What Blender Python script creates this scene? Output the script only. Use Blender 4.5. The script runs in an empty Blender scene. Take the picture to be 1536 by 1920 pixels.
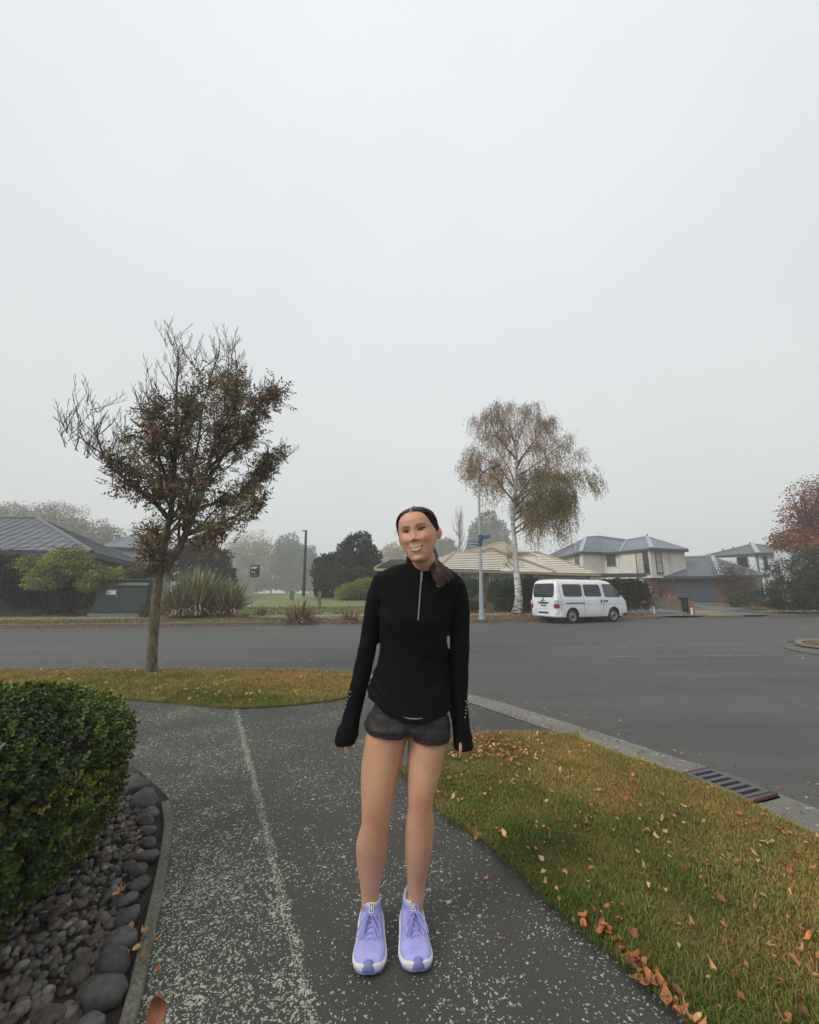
import bpy, bmesh, math, random
import numpy as np
from mathutils import Vector, Matrix, noise as mnoise
random.seed(7); RNG = np.random.default_rng(11)
scene = bpy.context.scene
COL = scene.collection
R = math.radians
# ------------------------------------------------------------------ camera model
CAM_H = 1.30; PITCH = math.atan(152/768)
def ray(u, v):
    x = (u-768)/768; y = (960-v)/768
    return x, math.cos(PITCH)-y*math.sin(PITCH), math.sin(PITCH)+y*math.cos(PITCH)
def at(u, v, Y):
    r = ray(u, v); t = Y/r[1]
    return Vector((r[0]*t, Y, CAM_H+r[2]*t))
def G(u, v, z=0.0):
    r = ray(u, v); t = (z-CAM_H)/r[2]
    return Vector((r[0]*t, r[1]*t, z))
def lin(r, g=None, b=None):
    if g is None: r, g, b = r
    f = lambda c: (c/255/12.92) if c/255 <= .04045 else ((c/255+.055)/1.055)**2.4
    return (f(r), f(g), f(b), 1.0)
# ------------------------------------------------------------------ objects
def tag(o, label=None, cat=None, group=None, kind=None):
    if label: o['label'] = label
    if cat: o['category'] = cat
    if group: o['group'] = group
    if kind: o['kind'] = kind
    return o
def thing(name, label, cat, loc, group=None):
    o = bpy.data.objects.new(name, None); COL.objects.link(o)
    o.empty_display_size = .1
    o.location = loc
    return tag(o, label, cat, group)
def world_loc(o):
    L = Vector((0, 0, 0))
    while o is not None:
        L += o.location; o = o.parent
    return L
class MB:
    """collects polygons; build() links them as one mesh object"""
    def __init__(s): s.v = []; s.f = []; s.c = []; s.m = []; s.n = 0; s.col = None; s.mi = 0; s.mat = None
    def add(s, V, F, col=None, mi=None):
        V = [tuple(p) for p in V]
        if s.mat is not None: V = [tuple(s.mat @ Vector(p)) for p in V]
        s.v += V
        s.f += [tuple(i+s.n for i in q) for q in F]
        s.c += [col or s.col or (1, 1, 1, 1)]*len(V)
        s.m += [s.mi if mi is None else mi]*len(F)
        s.n += len(V)
        return s
    def box(s, x0, x1, y0, y1, z0, z1, **k):
        V = [(x0,y0,z0),(x1,y0,z0),(x1,y1,z0),(x0,y1,z0),(x0,y0,z1),(x1,y0,z1),(x1,y1,z1),(x0,y1,z1)]
        return s.add(V, [(0,3,2,1),(4,5,6,7),(0,1,5,4),(1,2,6,5),(2,3,7,6),(3,0,4,7)], **k)
    def prism(s, poly, z0, z1, **k):
        n = len(poly)
        V = [(p[0],p[1],z0) for p in poly]+[(p[0],p[1],z1) for p in poly]
        F = [tuple(range(n))[::-1], tuple(range(n, 2*n))]+[(i,(i+1)%n,n+(i+1)%n,n+i) for i in range(n)]
        return s.add(V, F, **k)
    def beam(s, a, b, w, h, up=(0,0,1), **k):
        a = Vector(a); b = Vector(b); d = (b-a).normalized(); up = Vector(up)
        r = d.cross(up)
        if r.length < 1e-4: r = d.cross(Vector((1,0,0)))
        r.normalize(); u = r.cross(d).normalized()
        V = []
        for p in (a, b):
            for sx, sz in ((-1,-1),(1,-1),(1,1),(-1,1)): V.append(p+r*sx*w/2+u*sz*h/2)
        return s.add(V, [(0,1,2,3),(7,6,5,4),(0,4,5,1),(1,5,6,2),(2,6,7,3),(3,7,4,0)], **k)
    def tube(s, pts, rad, n=8, cap=True, **k):
        pts = [Vector(p) for p in pts]
        if not hasattr(rad, '__len__'): rad = [rad]*len(pts)
        V = []; F = []; prev = None
        for i, p in enumerate(pts):
            d = (pts[min(i+1, len(pts)-1)]-pts[max(i-1, 0)])
            d = d.normalized() if d.length > 1e-9 else Vector((0,0,1))
            if prev is None:
                r = d.cross(Vector((0,0,1)))
                if r.length < .05: r = d.cross(Vector((1,0,0)))
            else:
                r = prev-d*prev.dot(d)
            r.normalize(); prev = r; u = d.cross(r)
            for j in range(n):
                a = 2*math.pi*j/n
                V.append(p+(r*math.cos(a)+u*math.sin(a))*rad[i])
        for i in range(len(pts)-1):
            for j in range(n):
                F.append((i*n+j, i*n+(j+1)%n, (i+1)*n+(j+1)%n, (i+1)*n+j))
        if cap:
            F.append(tuple(range(n))[::-1]); F.append(tuple(range((len(pts)-1)*n, len(pts)*n)))
        return s.add(V, F, **k)
    def lathe(s, prof, c=(0,0,0), n=24, axis='z', **k):
        V = []; F = []; c = Vector(c)
        for r, h in prof:
            for j in range(n):
                a = 2*math.pi*j/n
                if axis == 'z': V.append(c+Vector((r*math.cos(a), r*math.sin(a), h)))
                elif axis == 'y': V.append(c+Vector((r*math.cos(a), h, r*math.sin(a))))
                else: V.append(c+Vector((h, r*math.cos(a), r*math.sin(a))))
        for i in range(len(prof)-1):
            for j in range(n): F.append((i*n+j, i*n+(j+1)%n, (i+1)*n+(j+1)%n, (i+1)*n+j))
        return s.add(V, F, **k)
    def loft(s, rings, cap=True, closed=True, **k):
        n = len(rings[0]); V = [p for r in rings for p in r]; F = []
        for i in range(len(rings)-1):
            for j in range(n if closed else n-1):
                F.append((i*n+j, i*n+(j+1)%n, (i+1)*n+(j+1)%n, (i+1)*n+j))
        if cap and closed:
            F.append(tuple(range(n))[::-1]); F.append(tuple(range((len(rings)-1)*n, len(rings)*n)))
        return s.add(V, F, **k)
    def ball(s, c, rx, ry=None, rz=None, nu=16, nv=10, **k):
        ry = ry or rx; rz = rz or rx; c = Vector(c)
        prof = []
        V = []; F = []
        for i in range(nv+1):
            t = math.pi*i/nv
            for j in range(nu):
                a = 2*math.pi*j/nu
                V.append(c+Vector((rx*math.sin(t)*math.cos(a), ry*math.sin(t)*math.sin(a), rz*math.cos(t))))
        for i in range(nv):
            for j in range(nu): F.append((i*nu+j, (i+1)*nu+j, (i+1)*nu+(j+1)%nu, i*nu+(j+1)%nu))
        return s.add(V, F, **k)
    def build(s, name, mat, parent=None, smooth=False, bevel=0, subsurf=0, merge=False, autosmooth=None):
        me = bpy.data.meshes.new(name)
        L = world_loc(parent) if parent else Vector((0,0,0))
        me.from_pydata([(p[0]-L.x, p[1]-L.y, p[2]-L.z) for p in s.v], [], s.f)
        ca = me.color_attributes.new('Col', 'FLOAT_COLOR', 'POINT')
        ca.data.foreach_set('color', np.array(s.c, dtype=np.float32).ravel())
        mats = mat if isinstance(mat, (list, tuple)) else [mat]
        for m in mats: me.materials.append(m)
        if len(mats) > 1: me.polygons.foreach_set('material_index', np.array(s.m, dtype=np.int32))
        bm = bmesh.new(); bm.from_mesh(me)
        if merge: bmesh.ops.remove_doubles(bm, verts=bm.verts, dist=1e-5)
        bmesh.ops.recalc_face_normals(bm, faces=bm.faces)
        bm.to_mesh(me); bm.free()
        if smooth: me.polygons.foreach_set('use_smooth', [True]*len(me.polygons))
        me.update()
        o = bpy.data.objects.new(name, me); COL.objects.link(o); o.parent = parent
        if bevel:
            b = o.modifiers.new('b', 'BEVEL'); b.width = bevel; b.segments = 2; b.limit_method = 'ANGLE'; b.angle_limit = R(35)
        if subsurf:
            b = o.modifiers.new('s', 'SUBSURF'); b.levels = subsurf; b.render_levels = subsurf
        return o
def fast(name, V, F, mat, parent=None, col=None, smooth=False):
    """V (n,3) array, F (m,k) array of one polygon size, col (n,3|4)"""
    V = np.asarray(V, dtype=np.float32); F = np.asarray(F, dtype=np.int32)
    if parent is not None: V = V-np.array(world_loc(parent), dtype=np.float32)
    me = bpy.data.meshes.new(name); k = F.shape[1]
    me.vertices.add(len(V)); me.vertices.foreach_set('co', V.ravel())
    me.loops.add(F.size); me.loops.foreach_set('vertex_index', F.ravel())
    me.polygons.add(len(F)); me.polygons.foreach_set('loop_start', np.arange(0, F.size, k, dtype=np.int32))
    if smooth: me.polygons.foreach_set('use_smooth', np.ones(len(F), dtype=bool))
    if col is not None:
        col = np.asarray(col, dtype=np.float32)
        if col.shape[1] == 3: col = np.hstack([col, np.ones((len(col), 1), np.float32)])
        ca = me.color_attributes.new('Col', 'FLOAT_COLOR', 'POINT'); ca.data.foreach_set('color', col.ravel())
    me.update(calc_edges=True); me.validate()
    me.materials.append(mat)
    o = bpy.data.objects.new(name, me); COL.objects.link(o); o.parent = parent
    return o
# ------------------------------------------------------------------ materials
class NT:
    def __init__(s, name):
        s.m = bpy.data.materials.new(name); s.m.use_nodes = True
        s.t = s.m.node_tree; s.b = s.t.nodes['Principled BSDF']; s.out = s.t.nodes['Material Output']
    def n(s, typ, **k):
        nd = s.t.nodes.new(typ)
        for a, v in k.items():
            if a.startswith('i_'):
                key = a[2:]; key = int(key) if key.isdigit() else key.replace('_', ' ')
                nd.inputs[key].default_value = v
            else: setattr(nd, a, v)
        return nd
    def l(s, a, b): s.t.links.new(a, b)
    def math(s, op, a, b=None, c=None, clamp=False):
        nd = s.n('ShaderNodeMath', operation=op, use_clamp=clamp)
        for i, x in enumerate((a, b, c)):
            if x is None: continue
            if isinstance(x, (int, float)): nd.inputs[i].default_value = x
            else: s.l(x, nd.inputs[i])
        return nd.outputs[0]
    def mix(s, f, a, b, typ='MIX'):
        nd = s.n('ShaderNodeMix', data_type='RGBA', blend_type=typ)
        for key, x in ((0, f), (6, a), (7, b)):
            if isinstance(x, (int, float)): nd.inputs[key].default_value = x
            elif isinstance(x, tuple): nd.inputs[key].default_value = x
            else: s.l(x, nd.inputs[key])
        return nd.outputs[2]
    def ramp(s, x, stops, interp='LINEAR'):
        nd = s.n('ShaderNodeValToRGB'); cr = nd.color_ramp; cr.interpolation = interp
        while len(cr.elements) < len(stops): cr.elements.new(.5)
        for e, (p, c) in zip(cr.elements, stops):
            e.position = p; e.color = c if isinstance(c, tuple) else (c, c, c, 1)
        s.l(x, nd.inputs[0]); return nd.outputs[0]
    def pos(s): return s.n('ShaderNodeNewGeometry').outputs['Position']
    def obj(s): return s.n('ShaderNodeTexCoord').outputs['Object']
    def noise(s, vec, scale, detail=4, rough=.55, dist=0.0):
        nd = s.n('ShaderNodeTexNoise', i_Scale=scale, i_Detail=detail, i_Roughness=rough, i_Distortion=dist)
        s.l(vec, nd.inputs['Vector']); return nd.outputs['Fac']
    def vor(s, vec, scale, feature='F1', rand=1.0):
        nd = s.n('ShaderNodeTexVoronoi', feature=feature, i_Scale=scale, i_Randomness=rand)
        s.l(vec, nd.inputs['Vector']); return nd
    def bump(s, h, strength=.3, dist=.01):
        nd = s.n('ShaderNodeBump', i_Strength=strength, i_Distance=dist)
        s.l(h, nd.inputs['Height']); s.l(nd.outputs[0], s.b.inputs['Normal'])
    def base(s, c):
        if isinstance(c, tuple): s.b.inputs['Base Color'].default_value = c
        else: s.l(c, s.b.inputs['Base Color'])
    def set(s, **k):
        for a, v in k.items(): s.b.inputs[a.replace('_', ' ')].default_value = v
        return s.m
def simple(name, c, rough=.6, var=.12, scale=8., bump=0., bscale=60., metal=0., spec=.5, dist=.004):
    t = NT(name); p = t.obj()
    f = t.noise(p, scale, 5)
    lo = tuple(x*(1-var) for x in c[:3])+(1,); hi = tuple(min(1, x*(1+var)) for x in c[:3])+(1,)
    t.base(t.ramp(f, [(.3, lo), (.7, hi)]))
    if bump: t.bump(t.noise(p, bscale, 4), bump, dist)
    t.set(Roughness=rough, Metallic=metal); t.b.inputs['Specular IOR Level'].default_value = spec
    return t.m
def vcol(name, rough=.6, spec=.3, var=.25, scale=3., transl=0., sub=0.):
    """colour from the mesh's own Col attribute, with a little noise; leaves may pass some light"""
    t = NT(name)
    a = t.n('ShaderNodeVertexColor', layer_name='Col').outputs[0]
    f = t.noise(t.pos(), scale, 4)
    g = t.ramp(f, [(.3, 1-var), (.7, 1+var)])
    c = t.mix(1.0, a, g, 'MULTIPLY')
    t.base(c); t.set(Roughness=rough); t.b.inputs['Specular IOR Level'].default_value = spec
    if transl:
        tr = t.n('ShaderNodeBsdfTranslucent'); t.l(c, tr.inputs[0])
        mx = t.n('ShaderNodeMixShader', i_0=transl)
        t.l(t.b.outputs[0], mx.inputs[1]); t.l(tr.outputs[0], mx.inputs[2]); t.l(mx.outputs[0], t.out.inputs[0])
    return t.m
# ------------------------------------------------------------------ camera, sky, sun, haze
cam = bpy.data.cameras.new('camera'); co = bpy.data.objects.new('camera', cam); COL.objects.link(co)
co.location = (0, 0, CAM_H); co.rotation_euler = (R(90)+PITCH, 0, 0)
cam.sensor_fit = 'HORIZONTAL'; cam.sensor_width = 36; cam.lens = 18; cam.clip_end = 3000; cam.clip_start = .02
scene.camera = co
scene.view_settings.view_transform = 'Standard'; scene.view_settings.look = 'None'
scene.view_settings.exposure = .2; scene.view_settings.gamma = 1
SUN_EL = R(40); SUN_AZ = R(238)      # measured clockwise from +Y: behind the camera, to its left
w = bpy.data.worlds.new('World'); scene.world = w; w.use_nodes = True
wt = w.node_tree; bg = wt.nodes['Background']
sky = wt.nodes.new('ShaderNodeTexSky'); sky.sky_type = 'NISHITA'; sky.sun_disc = False
sky.sun_elevation = SUN_EL; sky.sun_rotation = SUN_AZ; sky.dust_density = 6; sky.air_density = 1.5
hs = wt.nodes.new('ShaderNodeHueSaturation'); hs.inputs['Saturation'].default_value = .25
wt.links.new(sky.outputs[0], hs.inputs['Color'])
tc = wt.nodes.new('ShaderNodeTexCoord'); sx = wt.nodes.new('ShaderNodeSeparateXYZ'); wt.links.new(tc.outputs['Generated'], sx.inputs[0])
rp = wt.nodes.new('ShaderNodeValToRGB')
el = rp.color_ramp.elements
stops = [(0.0, (.58,.61,.61,1)), (.15, (.66,.695,.70,1)), (.5, (.70,.735,.75,1)), (.8, (.80,.842,.862,1)), (1.0, (.91,.95,.97,1))]
while len(el) < len(stops): el.new(.5)
for e, (p, c) in zip(el, stops): e.position = p; e.color = c
wt.links.new(sx.outputs[2], rp.inputs[0])
# faint uneven cloud
nz = wt.nodes.new('ShaderNodeTexNoise'); nz.inputs['Scale'].default_value = 1.6; nz.inputs['Detail'].default_value = 3
wt.links.new(tc.outputs['Generated'], nz.inputs['Vector'])
nr = wt.nodes.new('ShaderNodeValToRGB'); nr.color_ramp.elements[0].color = (.95,.95,.95,1); nr.color_ramp.elements[1].color = (1.04,1.04,1.04,1)
nr.color_ramp.elements[0].position = .3; nr.color_ramp.elements[1].position = .7
wt.links.new(nz.outputs['Fac'], nr.inputs[0])
m1 = wt.nodes.new('ShaderNodeMix'); m1.data_type = 'RGBA'; m1.blend_type = 'MULTIPLY'; m1.inputs[0].default_value = 1
wt.links.new(rp.outputs[0], m1.inputs[6]); wt.links.new(nr.outputs[0], m1.inputs[7])
m2 = wt.nodes.new('ShaderNodeVectorMath'); m2.operation = 'SCALE'; m2.inputs['Scale'].default_value = 10.0
wt.links.new(m1.outputs[2], m2.inputs[0])
m3 = wt.nodes.new('ShaderNodeMix'); m3.data_type = 'RGBA'; m3.inputs[0].default_value = .9
wt.links.new(hs.outputs[0], m3.inputs[6]); wt.links.new(m2.outputs[0], m3.inputs[7])
wt.links.new(m3.outputs[2], bg.inputs[0]); bg.inputs[1].default_value = .1
sl = bpy.data.lights.new('sun', 'SUN'); sl.energy = 1.5; sl.angle = R(24); sl.color = (1, .97, .92)
so = bpy.data.objects.new('sun', sl); COL.objects.link(so)
sd = Vector((math.sin(SUN_AZ)*math.cos(SUN_EL), math.cos(SUN_AZ)*math.cos(SUN_EL), math.sin(SUN_EL)))
so.rotation_euler = (-sd).to_track_quat('-Z', 'Y').to_euler(); so.location = (-5, -10, 18)
HAZE = True
if HAZE:
    t = NT('haze_air'); t.t.nodes.remove(t.b)
    pv = t.n('ShaderNodeVolumePrincipled'); pv.inputs['Color'].default_value = (.945, .95, .94, 1)
    pv.inputs['Density'].default_value = .0028; pv.inputs['Anisotropy'].default_value = .15
    t.l(pv.outputs[0], t.out.inputs['Volume'])
    hz = MB().box(-175, 175, -60, 172, -1.4, 24).build('haze', t.m); tag(hz, kind='stuff')
scene.cycles.volume_bounces = 1; scene.cycles.max_bounces = 8; scene.cycles.transparent_max_bounces = 8
scene.cycles.diffuse_bounces = 3; scene.cycles.glossy_bounces = 3
# ------------------------------------------------------------------ ground
ROAD_Z = -.06
KERB = [(-150, -1), (-16, 16.7), (-10, 17.6), (-4, 18.8), (-1.6, 19.3), (3.4, 20.2), (6.5, 20.75), (9.5, 21.75), (12, 22.4), (17, 23.3), (23, 24.2), (150, 32)]
def kerbY(x): return float(np.interp(x, [k[0] for k in KERB], [k[1] for k in KERB]))
PD = [(0, .07), (2.5, .12), (4, .22), (8, .36), (12, .48), (25, .92), (45, 1.13), (100, 1.24), (200, 1.27)]
def prof(d): return float(np.interp(d, [p[0] for p in PD], [p[1] for p in PD]))
def terr(x, y): return prof(y-kerbY(x))
def smoothcurve(pts, n=8):
    pts = [Vector((p[0], p[1], 0)) for p in pts]; out = []
    for i in range(len(pts)-1):
        p0 = pts[max(i-1, 0)]; p1 = pts[i]; p2 = pts[i+1]; p3 = pts[min(i+2, len(pts)-1)]
        for k in range(n):
            t = k/n
            out.append(.5*((2*p1)+(p2-p0)*t+(2*p0-5*p1+4*p2-p3)*t*t+(3*p1-p0-3*p2+p3)*t**3))
    out.append(pts[-1]); return [(p.x, p.y) for p in out]
def sheet(name, poly, z, mat, skirt=0, parent=None):
    bm = bmesh.new(); vs = [bm.verts.new((p[0], p[1], z)) for p in poly]
    es = [bm.edges.new((vs[i], vs[(i+1) % len(vs)])) for i in range(len(vs))]
    bmesh.ops.triangle_fill(bm, use_beauty=True, edges=es)
    bmesh.ops.recalc_face_normals(bm, faces=bm.faces)
    for f in bm.faces:
        if f.normal.z < 0: f.normal_flip()
    if skirt:
        lo = [bm.verts.new((p[0], p[1], z-skirt)) for p in poly]
        n = len(poly)
        area = sum(poly[i][0]*poly[(i+1) % n][1]-poly[(i+1) % n][0]*poly[i][1] for i in range(n))
        for i in range(n):
            q = (vs[i], lo[i], lo[(i+1) % n], vs[(i+1) % n])
            bm.faces.new(q if area > 0 else q[::-1])
    me = bpy.data.meshes.new(name); bm.to_mesh(me); bm.free(); me.materials.append(mat)
    o = bpy.data.objects.new(name, me); COL.objects.link(o); o.parent = parent
    return o
def inpoly(P, poly):
    P = np.asarray(P); x = P[:, 0]; y = P[:, 1]; ins = np.zeros(len(P), bool)
    n = len(poly)
    for i in range(n):
        x0, y0 = poly[i]; x1, y1 = poly[(i+1) % n]
        if y0 == y1: continue
        c = ((y0 > y) != (y1 > y)) & (x < (x1-x0)*(y-y0)/(y1-y0)+x0)
        ins ^= c
    return ins
def dist_poly(P, line):
    P = np.asarray(P)[:, :2]; best = np.full(len(P), 1e9)
    for a, b in zip(line[:-1], line[1:]):
        a = np.array(a); b = np.array(b); d = b-a
        t = np.clip(((P-a)@d)/(d@d+1e-12), 0, 1)
        best = np.minimum(best, np.linalg.norm(P-(a+t[:, None]*d), axis=1))
    return best
_nv = RNG.random((64, 64, 3))
def vnoise(x, y, s):
    """smooth 2-D value noise 0..1, arrays"""
    x = np.asarray(x)*s; y = np.asarray(y)*s
    xi = np.floor(x).astype(int); yi = np.floor(y).astype(int); fx = x-xi; fy = y-yi
    fx = fx*fx*(3-2*fx); fy = fy*fy*(3-2*fy)
    g = lambda a, b: _nv[a % 64, b % 64, 0]
    return (g(xi, yi)*(1-fx)+g(xi+1, yi)*fx)*(1-fy)+(g(xi, yi+1)*(1-fx)+g(xi+1, yi+1)*fx)*fy
# asphalt road
t = NT('road_asphalt'); p = t.pos()
big = t.noise(p, .35, 4); mid = t.noise(p, 2.2, 4, .6); fine = t.noise(p, 260, 3, .7); agg = t.vor(p, 190).outputs['Distance']
c = t.ramp(big, [(.3, lin(55,54,51)), (.7, lin(72,71,68))])
c = t.mix(.5, c, t.ramp(mid, [(.3, lin(55,54,52)), (.7, lin(78,77,75))]))
c = t.mix(.45, c, t.ramp(fine, [(.35, lin(40,40,38)), (.68, lin(118,118,114))]))
wr = t.n('ShaderNodeMapping'); wr.inputs['Scale'].default_value = (.12, .9, 1); wr.inputs['Rotation'].default_value = (0, 0, .16); t.l(p, wr.inputs[0])
c = t.mix(.55, c, t.mix(1.0, c, t.ramp(t.noise(wr.outputs[0], 1.4, 5, .65), [(.3, (.68,.68,.68,1)), (.7, (1.4,1.39,1.36,1))]), 'MULTIPLY'))
# bright grit
g = t.vor(p, 9.0); gc = t.n('ShaderNodeSeparateColor'); t.l(g.outputs['Color'], gc.inputs[0])
spk = t.math('MULTIPLY', t.math('LESS_THAN', g.outputs['Distance'], .035), t.math('LESS_THAN', gc.outputs[0], .16))
c = t.mix(t.math('MULTIPLY', spk, .5), c, lin(170,168,150))
t.base(c); t.bump(agg, .35, .004); M_ROAD = t.set(Roughness=.78)
# path: dark chip seal with lichen spots
t = NT('path_lichen_asphalt'); p = t.pos()
dn = t.n('ShaderNodeTexNoise', i_Scale=22.0, i_Detail=3.0); t.l(p, dn.inputs['Vector'])
off = t.n('ShaderNodeVectorMath', operation='SCALE'); off.inputs['Scale'].default_value = .045; t.l(dn.outputs['Color'], off.inputs[0])
pd = t.n('ShaderNodeVectorMath', operation='ADD'); t.l(p, pd.inputs[0]); t.l(off.outputs[0], pd.inputs[1]); pd = pd.outputs[0]
sep = t.n('ShaderNodeSeparateXYZ'); t.l(p, sep.inputs[0]); X, Y_ = sep.outputs[0], sep.outputs[1]
sd_ = t.math('ADD', t.math('MULTIPLY', t.math('ADD', X, 1.98), .8997), t.math('MULTIPLY', t.math('SUBTRACT', Y_, 5.02), .4369))   # signed distance to the joint
wob = t.math('MULTIPLY', t.math('SUBTRACT', t.noise(p, 5.0, 3), .5), .05)
jd = t.math('ABSOLUTE', t.math('ADD', sd_, wob))
leftside = t.ramp(sd_, [(0.0, 1.0), (.06, 0.0)])          # ramp input clamps below 0
leftm = t.math('LESS_THAN', sd_, 0.0)
near = t.n('ShaderNodeMapRange', i_1=1.2, i_2=3.3, i_3=1.0, i_4=.22); t.l(Y_, near.inputs[0])
patch = t.noise(p, 1.7, 4, .6)
patchr = t.ramp(patch, [(.38, 0.05), (.68, 1.0)])
dens = t.math('MULTIPLY', patchr, t.math('ADD', t.math('MULTIPLY', leftm, t.math('MULTIPLY', near.outputs[0], .62)), .26))
dens = t.math('ADD', dens, t.math('MULTIPLY', t.ramp(jd, [(.0, 1.0), (.012, .75), (.03, 0.0)]), .75))
edge = t.math('ABSOLUTE', t.math('ADD', sd_, .62)); 
def spots(scale, thr0, gain):
    v = t.vor(pd, scale); cs = t.n('ShaderNodeSeparateColor'); t.l(v.outputs['Color'], cs.inputs[0])
    on = t.math('LESS_THAN', cs.outputs[0], t.math('MULTIPLY', dens, gain))
    r = t.math('MULTIPLY_ADD', cs.outputs[1], .30, thr0)
    inside = t.math('LESS_THAN', v.outputs['Distance'], r)
    return t.math('MULTIPLY', on, inside)
s1 = spots(52, .19, .5); s2 = spots(90, .24, .85); s3 = spots(150, .3, .85)
sp = t.math('MAXIMUM', t.math('MAXIMUM', s1, s2), s3)
brk = t.math('GREATER_THAN', t.noise(p, 170, 3, .6), .43)
sp = t.math('MULTIPLY', sp, brk)
c = t.ramp(t.noise(p, .9, 5, .6), [(.3, lin(44,43,38)), (.7, lin(59,57,51))])
c = t.mix(.55, c, t.ramp(t.noise(p, 210, 3, .7), [(.35, lin(26,25,22)), (.68, lin(88,85,78))]))
st = t.vor(p, 1.3); stn = t.math('LESS_THAN', t.math('ADD', st.outputs['Distance'], t.math('MULTIPLY', t.noise(p, 40, 2), .03)), .045)
c = t.mix(t.math('MULTIPLY', stn, .5), c, lin(130,122,98))
lc = t.ramp(t.noise(p, 30, 3), [(.3, lin(160,166,142)), (.7, lin(205,210,186))])
c = t.mix(t.math('MULTIPLY', sp, .74), c, lc)
t.base(c)
h = t.math('ADD', t.math('MULTIPLY', t.vor(p, 150).outputs['Distance'], .7), t.math('MULTIPLY', sp, .5))
t.bump(h, .5, .004); M_PATH = t.set(Roughness=.75)
# concrete
t = NT('gutter_concrete'); p = t.pos()
c = t.ramp(t.noise(p, 3.0, 5, .65), [(.3, lin(80,77,70)), (.7, lin(124,120,110))])
c = t.mix(.35, c, t.ramp(t.noise(p, 90, 4, .7), [(.35, lin(60,58,54)), (.65, lin(165,162,150))]))
v = t.vor(p, 40); cs = t.n('ShaderNodeSeparateColor'); t.l(v.outputs['Color'], cs.inputs[0])
sp = t.math('MULTIPLY', t.math('LESS_THAN', cs.outputs[0], .1), t.math('LESS_THAN', v.outputs['Distance'], .35))
c = t.mix(t.math('MULTIPLY', sp, .8), c, lin(196,198,180))
t.base(c); t.bump(t.noise(p, 120, 4, .7), .4, .006); M_CONC = t.set(Roughness=.85)
# soil/thatch under the grass
def turf(name, stops, sc=1.6, fine=70, bump=.9):
    t = NT(name); p = t.pos()
    c = t.ramp(t.noise(p, sc, 5, .65), stops)
    f = t.noise(p, fine, 4, .75)
    c = t.mix(.6, c, t.mix(1.0, c, t.ramp(f, [(.3, .45), (.7, 1.6)]), 'MULTIPLY'))
    t.base(c); t.bump(f, bump, .03); return t.set(Roughness=.95)
M_TURF = turf('verge_thatch', [(.3, lin(78,76,40)), (.5, lin(104,88,46)), (.7, lin(126,100,52))])
M_FAR = None
t = NT('far_lawn'); p = t.pos()
a = t.n('ShaderNodeVertexColor', layer_name='Col').outputs[0]
f = t.noise(p, 14, 5, .75); f2 = t.noise(p, .7, 4, .6)
c = t.mix(1.0, a, t.ramp(f, [(.3, .62), (.7, 1.4)]), 'MULTIPLY'); c = t.mix(1.0, c, t.ramp(f2, [(.3, (.8,.82,.85,1)), (.7, (1.22,1.15,1.05,1))]), 'MULTIPLY')
t.base(c); t.bump(f, .9, .05); M_FAR = t.set(Roughness=.95)

# plan lines (metres; x to the right, y away from the camera)
g = lambda u, v, z=0.0: tuple(G(u, v, z))[:2]
GUT_OUT = smoothcurve([(-9, 7.78), (-6, 7.76), (-3.2, 7.74), (-1.6, 7.62), (-.6, 7.28), (.15, 6.68), (.80, 5.98), (1.22, 5.42), (1.62, 4.78), (1.95, 4.25), (2.2, 3.8), (2.42, 3.46), (2.55, 3.06), (2.66, 2.75), (2.86, 2.0), (3.0, .5), (3.05, -6)], 6)
def offset(line, d):
    out = []
    for i, p in enumerate(line):
        a = Vector(line[max(i-1, 0)]+(0,)); b = Vector(line[min(i+1, len(line)-1)]+(0,)); dr = (b-a).normalized()
        out.append((p[0]-dr.y*-d, p[1]+dr.x*-d))
    return out
GUT_IN = offset(GUT_OUT, .46)      # towards the verge
KERB_IN = offset(GUT_OUT, .50)
BLOCK = [(-60, 7.8)]+GUT_IN+[(2.6, -8), (-60, -8)]
road = sheet('road', [(-150, -40), (150, -40), (150, 34)]+[(k[0], k[1]+.1) for k in KERB[::-1][1:]], ROAD_Z, M_ROAD); tag(road, kind='structure')
pth = sheet('path', BLOCK, 0.0, M_PATH, skirt=.2); tag(pth, kind='structure')
# gutter: dished concrete channel
mb = MB(); n = len(GUT_OUT)
mid_ = offset(GUT_OUT, .16)
rows = [[(p[0], p[1], ROAD_Z+.004) for p in offset(GUT_OUT, -.02)], [(p[0], p[1], ROAD_Z+.008) for p in GUT_OUT], [(p[0], p[1], ROAD_Z+.004) for p in mid_], [(p[0], p[1], ROAD_Z+.012) for p in offset(GUT_OUT, .37)], [(p[0], p[1], -.008) for p in offset(GUT_OUT, .43)], [(p[0], p[1], .006) for p in KERB_IN]]
mb.loft(rows, cap=False, closed=False)
gut = mb.build('gutter', M_CONC, smooth=True); tag(gut, kind='structure')
# far side terrain
xs = np.concatenate([np.arange(-150, -40, 5.), np.arange(-40, 45, .75), np.arange(45, 151, 5.)])
ds = np.array([.16, 1, 2, 3, 4, 5, 6, 7, 8, 9, 10, 11, 12, 14, 16, 18, 20, 22.5, 25, 28, 31, 35, 40, 45, 52, 60, 75, 100, 130, 150.])
V = []; C = []
ochre = np.array(lin(140,117,74)[:3]); green = np.array(lin(112,128,62)[:3]); park = np.array(lin(112,122,74)[:3]); soil = np.array(lin(84,66,48)[:3]); dkg = np.array(lin(84,98,44)[:3])
for x in xs:
    for d in ds:
        y = kerbY(x)+d; V.append((x, min(y, 169), prof(d)))
        if d < 3.2: c = ochre*.9+green*.1 if x > -3 else ochre*.6+green*.4
        elif x < -3: c = park if x > -16 else dkg
        else: c = park
        if x > 2.5 and d >= 3.2: c = ochre*.5+dkg*.3+soil*.2
        if x > 20 and d > 3: c = soil
        C.append(c)
nd = len(ds)
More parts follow.
